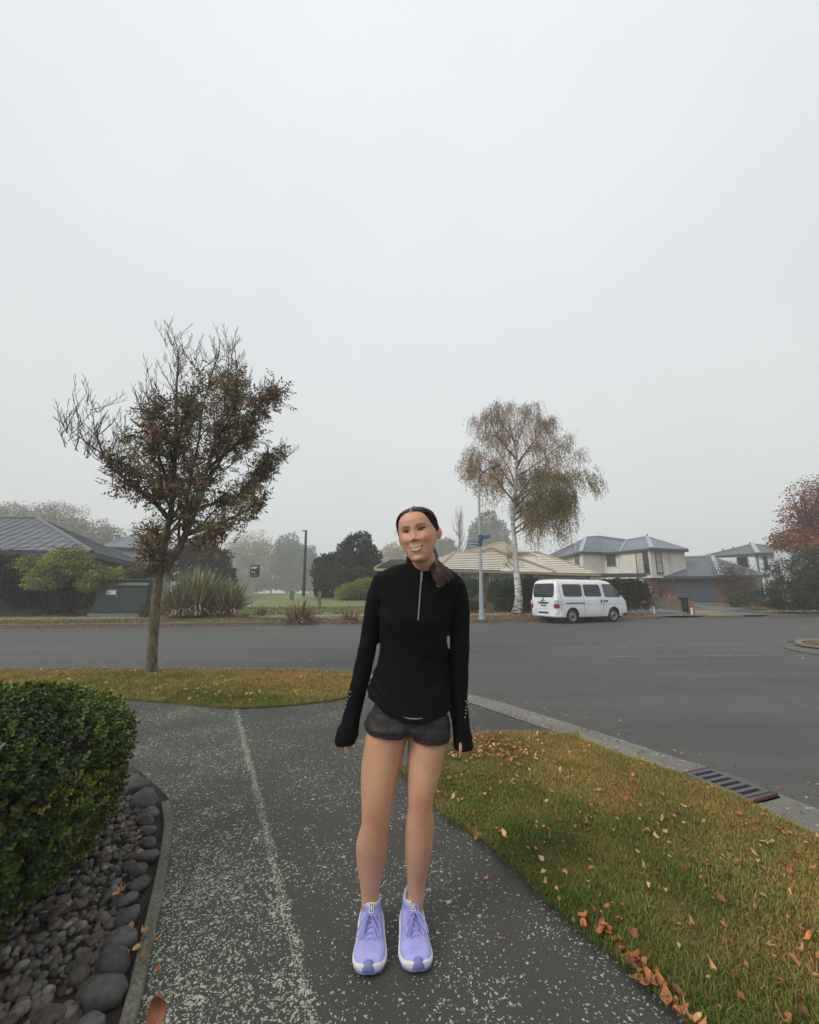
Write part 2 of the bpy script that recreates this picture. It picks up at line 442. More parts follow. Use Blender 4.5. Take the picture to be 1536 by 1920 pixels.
F = [(i*nd+j, (i+1)*nd+j, (i+1)*nd+j+1, i*nd+j+1) for i in range(len(xs)-1) for j in range(nd-1)]
o = fast('ground', V, F, M_FAR, col=C, smooth=True); tag(o, kind='structure')
# ground under everything
o = sheet('terrain', [(-172, -58), (172, -58), (172, 170), (-172, 170)], -.35, M_TURF); tag(o, kind='structure')
# far kerb
M_KERB = simple('kerb_stone', lin(92,86,80), .9, .25, 2.0, .4, 60)
mb = MB(); kx = np.concatenate([np.arange(-150, -30, 10.), np.arange(-30, 40, .5), np.arange(40, 151, 10.)])
drops = [(13.6, 16.2), (18.6, 20.2)]
rows = [[], [], [], [], []]
for x in kx:
    y = kerbY(x); hz_ = .075
    for a, b in drops:
        if a < x < b: hz_ = -.02
    for r_, (dy, z) in zip(rows, ((-.32, ROAD_Z+.005), (-.02, ROAD_Z+.008), (.0, hz_-.02), (.03, hz_+.005), (.17, hz_+.008))):
        r_.append((x, y+dy, z))
mb.loft(rows, cap=False, closed=False); o = mb.build('kerb', M_KERB); tag(o, kind='structure')
def drape(name, quads, mat, dz=.012, n=10):
    """strip between two plan polylines draped on the far terrain"""
    mb = MB()
    A, B = quads
    rows = []
    for k in range(n+1):
        t_ = k/n
        rows.append([(a[0]+(b[0]-a[0])*t_, a[1]+(b[1]-a[1])*t_, terr(a[0]+(b[0]-a[0])*t_, a[1]+(b[1]-a[1])*t_)+dz) for a, b in zip(A, B)])
    mb.loft(rows, cap=False, closed=False); return mb.build(name, mat)
px = np.arange(-40, 30, 1.0)
M_FPATH = simple('pavement_grey', lin(126,124,118), .9, .15, 3., .3, 50)
o = drape('pavement', ([(x, kerbY(x)+2.2) for x in px], [(x, kerbY(x)+3.3) for x in px]), M_FPATH, n=3); tag(o, kind='structure')
# verge polygons of the near block
EDGE_R = smoothcurve([(-.05, 3.30), (.06, 3.02), (.17, 2.80), (.38, 2.50), (.53, 2.22), (.63, 1.99), (.75, 1.77), (.84, 1.58), (.90, 1.40), (1.0, .9), (1.1, -1)], 6)
VERGE_R = EDGE_R+[(2.9, -1)]+[p for p in KERB_IN[::-1] if -1 < p[1] < 4.05]+smoothcurve([(1.58, 4.16), (1.2, 4.16), (.75, 4.14), (.45, 3.98), (.12, 3.72), (-.05, 3.30)], 5)[:-1]
STRIP = [(-40, 7.74)]+[p for p in offset(GUT_OUT, .3) if p[0] < -.75]+smoothcurve([(-.7, 6.6), (-.62, 5.95), (-.8, 5.52), (-1.09, 5.30), (-1.5, 5.12), (-1.95, 5.03), (-2.3, 5.1), (-3.0, 5.3), (-3.8, 5.46), (-4.6, 5.52), (-8, 5.6), (-40, 5.7)], 5)
o = sheet('grass_verge', VERGE_R, .018, M_TURF, skirt=.03); tag(o, kind='structure')
o = sheet('grass_strip', STRIP, .018, M_TURF, skirt=.03); tag(o, kind='structure')
# opposite street corner at the right
ISL = smoothcurve([(9.0, 10.55), (9.25, 10.95), (9.9, 11.45), (11, 11.9), (13, 12.2), (40, 13)], 5)+[(40, -6)]+smoothcurve([(8.95, -6), (8.9, 2), (8.85, 8.2), (8.8, 9.6), (8.86, 10.2), (9.0, 10.55)], 5)[:-1]
ISL = [(p[0]+.3, p[1]) for p in ISL]
o = sheet('corner_apron', ISL, -.03, simple('dark_apron_concrete', lin(92,89,84), .9, .2, 3., .3, 60), skirt=.06); tag(o, kind='structure')
cx, cy = 20, 5
isl2 = [(p[0]+(cx-p[0])*.02+.42, p[1]-.42 if p[1] > 9 else p[1]) for p in ISL]
isl2 = smoothcurve([(10.1, 10.9), (10.5, 11.3), (11.2, 11.5), (13, 11.75), (39, 12.5)], 5)+[(39, 9.5), (13, 9.55), (11.3, 9.7), (10.4, 10.2)]
o = sheet('corner_lawn', isl2, .045, M_TURF, skirt=.02); tag(o, kind='structure')
kl = smoothcurve([(10.35, 9.9), (10.05, 10.35), (10.0, 10.75), (10.4, 11.3), (11.2, 11.55), (13, 11.8), (39, 12.55)], 6)
mb = MB(); mb.loft([[(p[0], p[1], -.03) for p in kl], [(p[0], p[1], .05) for p in kl], [(p[0], p[1], .055) for p in offset(kl, -.14)], [(p[0], p[1], .0) for p in offset(kl, -.15)]], cap=False, closed=False); o = mb.build('corner_kerb', M_CONC); tag(o, kind='structure')
isl3 = [(9.6, 9.4), (11.2, 9.2), (39, 9.0), (39, 1), (9.7, 1)]
o = sheet('corner_footpath', isl3, .04, M_PATH); tag(o, kind='structure')
# worn seams across the side street mouth
M_SEAM = simple('road_seam', lin(140,140,136), .85, .35, 6.)
mb = MB(); z = ROAD_Z+.004
for a, b in (((4.2, 11.0), (9.2, 11.62)), ((4.4, 9.35), (8.75, 9.55))):
    L = 40; 
    for k in range(L):
        if random.random() < .22: continue
        t0, t1 = k/L, (k+1)/L; w_ = .018+.012*random.random()
        xa = a[0]+(b[0]-a[0])*t0; xb = a[0]+(b[0]-a[0])*t1; ya = a[1]+(b[1]-a[1])*t0; yb = a[1]+(b[1]-a[1])*t1
        mb.add([(xa, ya-w_, z), (xb, yb-w_, z), (xb, yb+w_, z), (xa, ya+w_, z)], [(0,1,2,3)])
o = mb.build('road_seam', M_SEAM); tag(o, kind='structure')
# ================================================================== houses
def atz(u, v, z):
    r = ray(u, v); t = (z-CAM_H)/r[2]
    return Vector((r[0]*t, r[1]*t, z))
M_TRIM_W = simple('white_trim_paint', lin(214,212,204), .5, .05)
M_TRIM_D = simple('dark_fascia_paint', lin(66,68,72), .5, .08)
M_CREAM_TRIM = simple('cream_fascia_paint', lin(176,160,132), .5, .06)
def glass_mat(name, c, rough=.06):
    t = NT(name); p = t.obj(); t.base(t.ramp(t.noise(p, 1.2, 3), [(.3, tuple(x*.6 for x in c[:3])+(1,)), (.7, c)]))
    t.set(Roughness=rough); t.b.inputs['Specular IOR Level'].default_value = .6; return t.m
M_GLASS = glass_mat('house_window_glass', lin(52,54,54))
M_CURT = simple('net_curtain_cloth', lin(176,172,156), .9, .2, 6.)
def brick_mat(name, a, b, mortar, sc=1.0):
    t = NT(name); p = t.pos(); s = t.n('ShaderNodeSeparateXYZ'); t.l(p, s.inputs[0])
    cb = t.n('ShaderNodeCombineXYZ'); t.l(t.math('ADD', s.outputs[0], t.math('MULTIPLY', s.outputs[1], .6)), cb.inputs[0]); t.l(s.outputs[2], cb.inputs[1])
    bt = t.n('ShaderNodeTexBrick', i_Scale=sc, i_Mortar_Size=.012, i_Brick_Width=.235, i_Row_Height=.085, i_Color1=a, i_Color2=b, i_Mortar=mortar)
    t.l(cb.outputs[0], bt.inputs['Vector'])
    c = t.mix(1.0, bt.outputs['Color'], t.ramp(t.noise(p, 2.5, 4), [(.3, .75), (.7, 1.2)]), 'MULTIPLY')
    t.base(c); t.bump(bt.outputs['Fac'], -.3, .01); return t.set(Roughness=.9)
M_BRICK = brick_mat('orange_brick', lin(148,98,72), lin(128,82,60), lin(140,126,112))
M_BRICK_R = brick_mat('red_brick', lin(124,66,54), lin(104,54,46), lin(110,84,76))
M_BRICK_L = brick_mat('brown_brick', lin(112,72,58), lin(96,62,50), lin(112,98,88))
M_TILE_C = simple('cream_concrete_tile', lin(208,200,184), .75, .12, 5., .2, 40)
M_TILE_CV = simple('cream_ridge_tile', lin(176,156,122), .75, .12, 5.)
t = NT('charcoal_glazed_tile'); p = t.obj(); t.base(t.ramp(t.noise(p, 2.2, 5, .6), [(.3, lin(138,142,152)), (.7, lin(172,176,186))])); M_TILE_D = t.set(Roughness=.38)
M_TILE_DV = simple('charcoal_ridge_tile', lin(88,92,102), .4, .1, 5.)
M_TILE_G = simple('grey_concrete_tile', lin(160,156,150), .7, .15, 5.)
M_ROOF_B = simple('blue_grey_roof_steel', lin(98,106,116), .42, .1, 1.5)
M_ROOF_BL = simple('pale_ridge_flashing', lin(150,158,166), .4, .06)
M_ROOF_G = simple('slate_grey_roof_steel', lin(78,86,94), .45, .1, 1.5)
M_ROOF_W = simple('dark_slate_roof', lin(88,90,94), .6, .14, 2.)
M_BOARD = simple('cream_weatherboard_paint', lin(212,210,198), .55, .06, 1.2)
M_STUCCO = simple('white_plaster', lin(216,220,222), .8, .07, 1.0, .1, 30)
M_STUCCO_L = simple('weathered_plaster', lin(188,190,184), .85, .18, 2.0)
M_GDOOR = simple('charcoal_steel_door', lin(64,70,80), .5, .1, 1.)
M_BDOOR = simple('beige_steel_door', lin(150,140,120), .55, .06)
M_PIPE = simple('downpipe_paint', lin(190,184,170), .5, .06)
def roof_quad(mb, el, er, tr, tl, course=.34, lift=.045, wave=.0, wl=.3, ds=None):
    """tile courses lapped down a roof plane given by eave-left, eave-right, top-right, top-left"""
    el, er, tr, tl = map(Vector, (el, er, tr, tl))
    nrm = (er-el).cross((tl+tr)/2-el)
    if nrm.z < 0: nrm = -nrm
    nrm.normalize()
    T = max((tl-el).length, (tr-er).length)*.95; n = max(2, round(T/course)); ds = ds or (wl/4 if wave else 1.2)
    for i in range(n):
        a0, a1 = i/n, (i+1.12)/n if i < n-1 else 1.0
        L0 = el.lerp(tl, a0); R0 = er.lerp(tr, a0); L1 = el.lerp(tl, a1); R1 = er.lerp(tr, a1)
        m = max(1, int(max((R0-L0).length, (R1-L1).length)/ds)); m = min(m, 260)
        lo = []; up = []; bt = []
        for k in range(m+1):
            q = k/m; A = L0.lerp(R0, q); B = L1.lerp(R1, q)
            s = (A-el).dot((er-el).normalized())/wl
            w_ = wave*(abs(math.sin(math.pi*s)))
            bt.append(A+nrm*(max(0., lift+w_-.03))+(B-A)*.25); lo.append(A+nrm*(lift+w_)); up.append(B+nrm*(.006+w_*.8))
        mb.loft([bt, lo, up], cap=False, closed=False)
def roof_flat(mb, *pts, th=.05):
    P = [Vector(p) for p in pts]; n = (P[1]-P[0]).cross(P[2]-P[0])
    if n.z < 0: n = -n
    n.normalize(); k = len(P)
    mb.add([p for p in P]+[p-n*th for p in P], [tuple(range(k)), tuple(range(k, 2*k))[::-1]]+[(i, (i+1) % k, k+(i+1) % k, k+i) for i in range(k)])
def roof_seams(mb, el, er, tr, tl, sp=.7, h=.03):
    el, er, tr, tl = map(Vector, (el, er, tr, tl)); m = int((er-el).length/sp)
    for k in range(1, m):
        q = k/m; mb.beam(el.lerp(er, q)+Vector((0,0,.02)), tl.lerp(tr, q)+Vector((0,0,.02)), .03, h)
class Wall:
    """a vertical wall plane between two plan points; windows and doors are laid on its outer face"""
    def __init__(s, a, b):
        s.a = Vector((a[0], a[1], 0)); s.b = Vector((b[0], b[1], 0)); s.d = (s.b-s.a).normalized()
        s.n = Vector((s.d.y, -s.d.x, 0))
        if s.n.dot(-s.a) < 0: s.n = -s.n
        s.L = (s.b-s.a).length
    def hit(s, u, v):
        r = Vector(ray(u, v)); C = Vector((0, 0, CAM_H))
        t_ = (s.a-C).dot(s.n)/r.dot(s.n); p = C+r*t_
        return (p-s.a).dot(s.d), p.z
    def pt(s, x, z, o=0): return s.a+s.d*x+s.n*o+Vector((0, 0, z))
    def slab(s, mb, x0, x1, z0, z1, o0, o1, **k):
        V = [s.pt(x, z, o) for o in (o0, o1) for x, z in ((x0, z0), (x1, z0), (x1, z1), (x0, z1))]
        mb.add(V, [(0,1,2,3),(7,6,5,4),(0,4,5,1),(1,5,6,2),(2,6,7,3),(3,7,4,0)], **k)
    def window(s, parent, px, frame=M_TRIM_W, glass=M_GLASS, mull=(), trans=(), fw=.07, curtain=None, sill=True, label=None):
        x0, z1 = s.hit(px[0], px[1]); x1, z0 = s.hit(px[2], px[3])
        if x0 > x1: x0, x1 = x1, x0
        mb = MB()
        s.slab(mb, x0, x0+fw, z0, z1, .034, .09); s.slab(mb, x1-fw, x1, z0, z1, .034, .09)
        s.slab(mb, x0+fw, x1-fw, z0, z0+fw, .034, .088); s.slab(mb, x0+fw, x1-fw, z1-fw, z1, .034, .088)
        for q in mull: s.slab(mb, x0+(x1-x0)*q-fw*.4, x0+(x1-x0)*q+fw*.4, z0+fw, z1-fw, .034, .082)
        for q, (a, b) in trans: s.slab(mb, x0+(x1-x0)*a+fw*.4, x0+(x1-x0)*b-fw*.4, z0+(z1-z0)*q-fw*.35, z0+(z1-z0)*q+fw*.35, .034, .08)
        w_ = mb.build('window', frame, parent)
        if label: w_['label'] = label
        pb = MB(); s.slab(pb, x0+fw*.9, x1-fw*.9, z0+fw*.9, z1-fw*.9, .036, .052); pb.build('pane', glass, w_)
        if curtain:
            cb = MB(); a, b = x0+(x1-x0)*curtain[0], x0+(x1-x0)*curtain[1]
            n = 14; top = []; bot = []
            for k in range(n+1):
                x = a+(b-a)*k/n; o = .056+.008*(k % 2)
                top.append(s.pt(x, z1-fw, o)); bot.append(s.pt(x, z0+fw, o))
            cb.loft([bot, top], cap=False, closed=False); cb.build('curtain', M_CURT, w_)
        if sill:
            sb = MB(); s.slab(sb, x0-.05, x1+.05, z0-.06, z0-.003, .004, .13); sb.build('sill', frame, w_)
        return w_
    def garage(s, parent, px, mat, rows=12):
        x0, z1 = s.hit(px[0], px[1]); x1, z0 = s.hit(px[2], px[3]); mb = MB()
        h = (z1-z0)/rows
        for i in range(rows):
            za, zb = z0+i*h, z0+(i+1)*h
            V = [s.pt(x, z, o) for x in (x0, x1) for z, o in ((za, .004), (za, .05), (zb-.02, .035), (zb-.0, .012))]
            mb.add(V, [(0,1,5,4),(1,2,6,5),(2,3,7,6)])
        d = mb.build('garage_door', mat, parent)
        hb = MB(); xm = (x0+x1)/2; s.slab(hb, xm-.12, xm+.12, z0+1*h+.04, z0+1*h+.09, .05, .08); hb.build('handle', M_TRIM_D, d)
        return d
    def boards(s, mb, x0, x1, z0, z1, ex=.18):
        n = max(1, round((z1-z0)/ex)); h = (z1-z0)/n; rows = []
        for i in range(n):
            rows += [[s.pt(x0, z0+i*h, .0), s.pt(x1, z0+i*h, .0)], [s.pt(x0, z0+i*h, .035), s.pt(x1, z0+i*h, .035)], [s.pt(x0, z0+(i+1)*h, .006), s.pt(x1, z0+(i+1)*h, .006)]]
        mb.loft(rows, cap=False, closed=False)
def gutterline(mb, pts, h=.16, w_=.12):
    for a, b in zip(pts[:-1], pts[1:]): mb.beam(Vector(a)-Vector((0,0,h*.5)), Vector(b)-Vector((0,0,h*.5)), w_, h)
def inset(pts, d):
    """plan points moved away from the camera side by d"""
    return [(p.x+(p.x*.0), p.y+d) for p in pts]

# ---- cream tiled brick bungalow
ze = 2.78
EL, ER = atz(818, 1067, ze), atz(1043, 1073.4, ze)
TL, TR = atz(853, 1036, 4.2), atz(946, 1038, 4.2)
AP = atz(921, 1027, 4.62)
BL = atz(790, 1063, ze)+Vector((-1.0, 3, 0))
CE0, CE1 = atz(1041, 1074.3, ze), atz(1126, 1076.3, ze)
CT0, CT1 = atz(965, 1037, 4.55), atz(1008, 1036, 4.6)
h1 = thing('brick_house', 'low brick house with cream tiled roof behind the white van', 'house', (EL.x+5, EL.y+2, .25))
rb = MB()
roof_quad(rb, EL, ER, TR, TL, wave=.015, wl=.34, lift=.05, course=.42)
roof_quad(rb, TL.lerp(TR, .45), TR, AP, AP-Vector((.05, 0, 0)), wave=.015, wl=.34, lift=.05, course=.42)
roof_quad(rb, BL, EL, TL, TL+Vector((-.1, .4, 0)), wave=.02, wl=.34)
CEs = CE0-(CE1-CE0).normalized()*2.2
roof_quad(rb, CEs+Vector((0,.25,0)), CE1, CT1, CT0, wave=.015, wl=.34, lift=.05, course=.42)
D0, D1, DT0, DT1 = atz(868, 1037.5, 4.3), atz(1004, 1037, 4.5), atz(932, 1019.5, 5.5), atz(944, 1018.5, 5.55)
roof_quad(rb, D0, D1, DT1, DT0, wave=.015, wl=.34, lift=.05, course=.42)
rt = rb.build('roof', M_TILE_C, h1)
bk = MB()      # rear slopes close the volume
roof_flat(bk, TL, TR, TR+Vector((1, 7, -1.4)), TL+Vector((-1.5, 7, -1.4)))
roof_flat(bk, DT0, DT1, D1+Vector((3, 9, -.6)), D0+Vector((-1, 9, -.6)))
roof_flat(bk, CE1, CT1, CT1+Vector((1, 2.5, 0)), CE1+Vector((-1.5, 7, 0)))
bk.build('rear_roof', M_TILE_C, h1)
cp = MB()
for a, b in ((TL, TR.lerp(TL, .4)), (TL, EL), (AP, ER), (AP, TL.lerp(TR, .42)), (DT0, D0), (DT0, DT1), (DT1, CT0), (CT0, CT1), (CT1, CE1)):
    up = Vector((0,0,.03)); cp.tube([a+up, b+up], .10, 7)
cp.build('ridge_cap', M_TILE_CV, rt)
fb = MB(); gutterline(fb, [BL, EL, ER]); gutterline(fb, [CEs, CE1, CE1+Vector((-.8, 5, 0))]); fb.build('gutter', M_CREAM_TRIM, h1)
sf = MB(); 
d_ = (ER-EL).normalized(); nn = Vector((-d_.y, d_.x, 0))
WA = Wall(EL+nn*.5+d_*.5, ER+nn*.5-d_*1.9)
WC = Wall(CE0+nn*.55-d_*2.2, CE1+nn*.55-d_*.5)
wb = MB(); WA.slab(wb, 0, WA.L, 0, ze-.05, -6, 0); WC.slab(wb, 0, WC.L, 0, ze-.06, -6, 0); wb.build('wall', M_BRICK, h1)
WA.slab(sf, -.4, WA.L+1.6, ze-.16, ze-.10, .002, .45); WC.slab(sf, -.2, WC.L+.4, ze-.17, ze-.11, .002, .48); sf.build('soffit', M_CREAM_TRIM, h1)
WA.window(h1, (858, 1073.5, 895, 1108), curtain=(.62, .93), mull=(.12,))
WA.window(h1, (916, 1074.5, 987, 1112), mull=(.1, .55,))
WC.window(h1, (999, 1078, 1014, 1112), glass=M_GLASS)  # dark pane stands for the shade of a recess in the wall
WC.garage(h1, (1019, 1080, 1102, 1138), M_BDOOR, 10)
for W_, u in ((WC, 1016.5), (WC, 1112)): 
    pb = MB(); x, z = W_.hit(u, 1085); W_.slab(pb, x-.045, x+.045, .2, ze-.17, .004, .09); pb.build('downpipe', M_TRIM_W, h1)

# ---- two-storey weatherboard house
ze2 = 5.2
P = [atz(*q, ze2) for q in ((1042,1046.6), (1089,1033.8), (1131,1035.6), (1162,1034), (1222,1027.2), (1290,1030))]
A2, B2, V2, B3 = atz(1214, 1006.4, 7.05), atz(1121.6, 1005.8, 7.05), atz(1175, 1012.8, 6.75), atz(1098, 1008, 6.9)
h2 = thing('weatherboard_house', 'two storey cream weatherboard house with blue grey steel roof', 'house', (P[2].x, P[2].y+3, .4))
rb = MB(); back = Vector((2.5, 9, 0))
PR = P[5]+Vector((1.6, 8, 0)); PL = P[0]+Vector((-1, 4, 0))
roof_flat(rb, P[4], P[5], A2); roof_flat(rb, P[5], PR, A2); roof_flat(rb, P[3], P[4], A2, V2); roof_flat(rb, P[2], P[3], V2, B2); roof_flat(rb, P[1], P[2], B2, B3); roof_flat(rb, P[0], P[1], B3)
roof_flat(rb, PL, P[0], B3); roof_flat(rb, PL, B3, B2, B2+Vector((2, 7, -1.9))); roof_flat(rb, B2, V2, A2, PR, B2+Vector((2, 7, -1.9)))
rt = rb.build('roof', M_ROOF_B, h2)
sb = MB(); up = Vector((0,0,.04))
for a, b in ((P[1], B3), (P[4], A2), (V2, P[3])): sb.beam(a+up, b+up, .36 if b is not P[3] else .16, .04)
for a, b in ((A2, P[5]), (A2, V2), (V2, B2), (B2, B3)): sb.tube([a+up, b+up], .07, 6)
sb.build('ridge_flashing', M_ROOF_BL, rt)
vb = MB(); q = atz(1081, 1027, 5.75); vb.tube([q-Vector((0,0,.3)), q+Vector((0,0,.35))], .12, 10); vb.lathe([(.0, .34), (.2, .36), (.18, .46), (0, .5)], q, 12); vb.build('roof_vent', M_ROOF_BL, rt)
q = A2; vb = MB(); vb.lathe([(.08, 0), (.05, .12), (.1, .2), (0, .3)], q, 10); vb.build('finial', M_TRIM_D, rt)
fb = MB(); gutterline(fb, P+[PR], .2, .14); fb.build('gutter', M_TRIM_D, h2)
cen = Vector((P[2].x+2, P[2].y+6, 0))
def pull(p, k=.45): 
    d = (cen-Vector((p.x, p.y, 0))).normalized(); return Vector((p.x, p.y, 0))+d*k
Q = [pull(p) for p in P]; W2 = [Wall(a, b) for a, b in zip(Q[:-1], Q[1:])]
z2 = 2.62
cb = MB(); bb = MB(); kb = MB()
for W_ in W2: W_.boards(cb, 0, W_.L, z2, ze2-.12)
kb.prism([(p.x, p.y+.03) for p in Q]+[(PR.x, PR.y), (PL.x, PL.y)], z2+.01, ze2-.1)
cb.build('weatherboard_wall', M_BOARD, h2); kb.build('inner_wall', M_BOARD, h2)
bb.prism([(p.x, p.y+.25) for p in Q]+[(PR.x, PR.y), (PL.x, PL.y)], -.1, z2-.02); bb.build('brick_base', M_BRICK_R, h2)
for p in Q[1:]: tb = MB(); tb.beam((p.x, p.y-.03, z2), (p.x, p.y-.03, ze2-.12), .12, .12, up=(0,1,0)); tb.build('corner_trim', M_BOARD, h2)
M_FR_D = simple('dark_window_frame', lin(70,76,80), .5, .06)
W2[0].window(h2, (1079, 1042, 1087.5, 1062), frame=M_FR_D); W2[2].window(h2, (1137, 1040, 1155.5, 1060), frame=M_FR_D)
W2[3].window(h2, (1191.7, 1036, 1220, 1075.3), frame=M_FR_D, mull=(.6,), trans=((.5, (.6, 1)),), curtain=(.04, .56))
W2[4].window(h2, (1227, 1035.5, 1243, 1075), frame=M_FR_D, trans=((.5, (0, 1)),), curtain=(.08, .92))
W2l = [Wall(Vector((a.x, a.y+.25, 0)), Vector((b.x, b.y+.25, 0))) for a, b in zip(Q[:-1], Q[1:])]
W2l[3].window(h2, (1198, 1086, 1223.5, 1124), frame=M_FR_D, mull=(.5,)); W2l[4].window(h2, (1232, 1086, 1243, 1124), frame=M_FR_D)
W2l[2].window(h2, (1135, 1087, 1156, 1110), frame=M_FR_D)
pb = MB(); x, z = W2[4].hit(1255, 1050); W2[4].slab(pb, x-.05, x+.05, z2-.3, ze2-.2, .04, .13); x, z = W2[1].hit(1100, 1050); pb.build('downpipe', M_PIPE, h2)
# porch slab over the entrance
pq = atz(1150, 1080, 2.75); pb = MB(); pb.box(pq.x-2.3, pq.x+2.0, pq.y-1.6, pq.y-.2, 2.62, 2.9); pf = pb.build('porch_roof', M_TRIM_D, h2)
for x_ in (-2.1, 1.45): pb = MB(); pb.box(pq.x+x_, pq.x+x_+.35, pq.y-1.4, pq.y-1.05, .3, 2.62); pb.build('porch_post', M_TRIM_W, pf)

# ---- garage wing with slate grey hip roof
ze3 = 2.75
g0, g1, g2 = atz(1243.5, 1080.8, ze3), atz(1352, 1079.3, ze3), atz(1443, 1077.6, ze3)
gt0, gt1 = atz(1286, 1044.5, 4.75), atz(1336, 1043, 4.75)
h3 = thing('garage_wing', 'low garage with charcoal roller door and slate grey hip roof', 'garage', ((g0.x+g1.x)/2, g0.y+3, .4))
rb = MB(); roof_flat(rb, g0, g1, gt1, gt0); roof_flat(rb, g1, g2, gt1); roof_flat(rb, g2, g2+Vector((-2, 5, 0)), gt1+Vector((0,.5,0)), gt1); roof_flat(rb, g0+Vector((-.5, 6, 0)), g0, gt0); roof_flat(rb, gt0, gt1, g2+Vector((-2, 5, 0)), g0+Vector((-.5, 6, 0)))
rt = rb.build('roof', M_ROOF_G, h3)
sb = MB(); sb.beam(g1+up, gt1+up, .3, .04); sb.tube([gt0+up, gt1+up], .06, 6); sb.tube([gt0+up, g0+up], .06, 6); sb.build('ridge_flashing', M_ROOF_BL, rt)
fb = MB(); gutterline(fb, [g0, g1, g2], .22, .12); fb.build('gutter', M_TRIM_D, h3)
W3 = Wall(Vector((g0.x+.3, g0.y+.45, 0)), Vector((g1.x+.4, g1.y+.45, 0)))
W3b = Wall(Vector((g1.x+.4, g1.y+.45, 0)), Vector((g2.x-.7, g2.y+.6, 0)))
wb = MB(); W3.slab(wb, 0, W3.L, 0, ze3-.1, -5, 0); wb.build('wall', M_BRICK_R, h3)
wb = MB(); W3b.slab(wb, .002, W3b.L, 0, ze3-.11, -4, -.01); wb.build('side_wall', M_TRIM_D, h3)
W3.garage(h3, (1261, 1083, 1347, 1135.5), M_GDOOR, 16)
pb = MB(); x, z = W3.hit(1245, 1100); W3.slab(pb, x-.05, x+.05, .3, ze3-.2, .004, .1); pb.build('downpipe', M_PIPE, h3)

# ---- white plastered house behind the garage
ze4 = 5.2
a0, a1, a2, a3, a4 = atz(1318, 1043, ze4), atz(1344, 1042.5, ze4), atz(1421, 1036.8, ze4), atz(1455, 1035.8, ze4), atz(1500, 1024, ze4)
r0, r1, r2 = atz(1411, 1020.2, 6.75), atz(1434, 1023, 6.7), atz(1500, 1015, 6.9)
h4 = thing('plaster_house', 'white plastered two storey house with dark roof behind the charcoal garage', 'house', (a2.x, a2.y+3, .5))
rb = MB(); roof_flat(rb, a0, a1, a2, r0); roof_flat(rb, a2, a3, r1, r0); roof_flat(rb, a3, a4, r2, r1)
roof_flat(rb, r0, r1, r2, r2+Vector((2, 6, -1.5)), a0+Vector((2, 7, 0))); rt = rb.build('roof', M_ROOF_W, h4)
sb = MB(); sb.beam(a2+up, r0+up, .4, .04); sb.beam(a3+up*.9, a4+up*.9, .14, .12); sb.tube([a0+up, r0+up], .07, 6); sb.tube([r0+up, r1+up, r2+up], .07, 6); sb.build('ridge_flashing', M_ROOF_BL, rt)
for k in (.35, .55, .9): vb = MB(); q = a0.lerp(r0, k+.05); vb.lathe([(.07, 0), (.05, .15), (.1, .22), (0, .3)], q, 8); vb.build('roof_vent', M_TRIM_D, rt)
fb = MB(); gutterline(fb, [a0, a1, a2, a3], .2, .14); fb.build('gutter', M_TRIM_D, h4)
Wp = [Wall(Vector((a1.x-.4, a1.y+.6, 0)), Vector((a2.x-.1, a2.y+.5, 0))), Wall(Vector((a2.x-.1, a2.y+.5, 0)), Vector((a3.x, a3.y+.45, 0))), Wall(Vector((a3.x, a3.y+.45, 0)), Vector((a4.x, a4.y+.2, 0)))]
wb = MB()
for i, W_ in enumerate(Wp): W_.slab(wb, 0, W_.L, 0, ze4-.1, -4, -.001*i)
wb.add([Wp[2].pt(0, ze4-.1), Wp[2].pt(Wp[2].L, ze4-.1), Wp[2].pt(Wp[2].L, ze4+.9)], [(0, 1, 2)])
wb.build('wall', M_STUCCO, h4)
Wp[0].window(h4, (1382, 1045, 1405, 1064), frame=M_FR_D); Wp[1].window(h4, (1430, 1043.5, 1441.5, 1067), frame=M_FR_D, trans=((.55, (0, 1)),))
pb = MB(); x, z = Wp[1].hit(1419.5, 1050); Wp[1].slab(pb, x-.05, x+.06, 2, ze4-.2, .004, .12); pb.build('downpipe', M_TRIM_D, h4)

# ---- charcoal tiled house at the left
ze5 = 3.36
la, lA, lB = atz(-60, 1030.5, ze5), atz(172, 1036, ze5), atz(278, 1062, ze5)
lp = atz(68, 972, 5.95)
lpb = lp+Vector((-7, -2.2, 0)); lpb.z = 5.55
h5 = thing('tiled_house', 'brown brick house under charcoal scalloped tile roof at the left edge', 'house', (lA.x-3, lA.y+3, .3))
rb = MB(); roof_quad(rb, la, lA, lp, lpb, course=.36, lift=.05, wave=.014, wl=.46)
roof_quad(rb, lA, lB, lp+Vector((.02,.05,0)), lp, course=.36, lift=.05, wave=.014, wl=.46)
rt = rb.build('roof', M_TILE_D, h5)
bk = MB(); roof_flat(bk, lB, lB+Vector((-7, -1, 0)), lp); lz = la-(lA-la).normalized()*5.0; lbk = lz+Vector((-3, 8.6, 0))
roof_flat(bk, lB+Vector((-7, -1, 0)), lbk, lpb, lp); roof_flat(bk, lz, la, lpb); roof_flat(bk, lz, lpb, lbk); bk.build('rear_roof', M_TILE_D, h5)
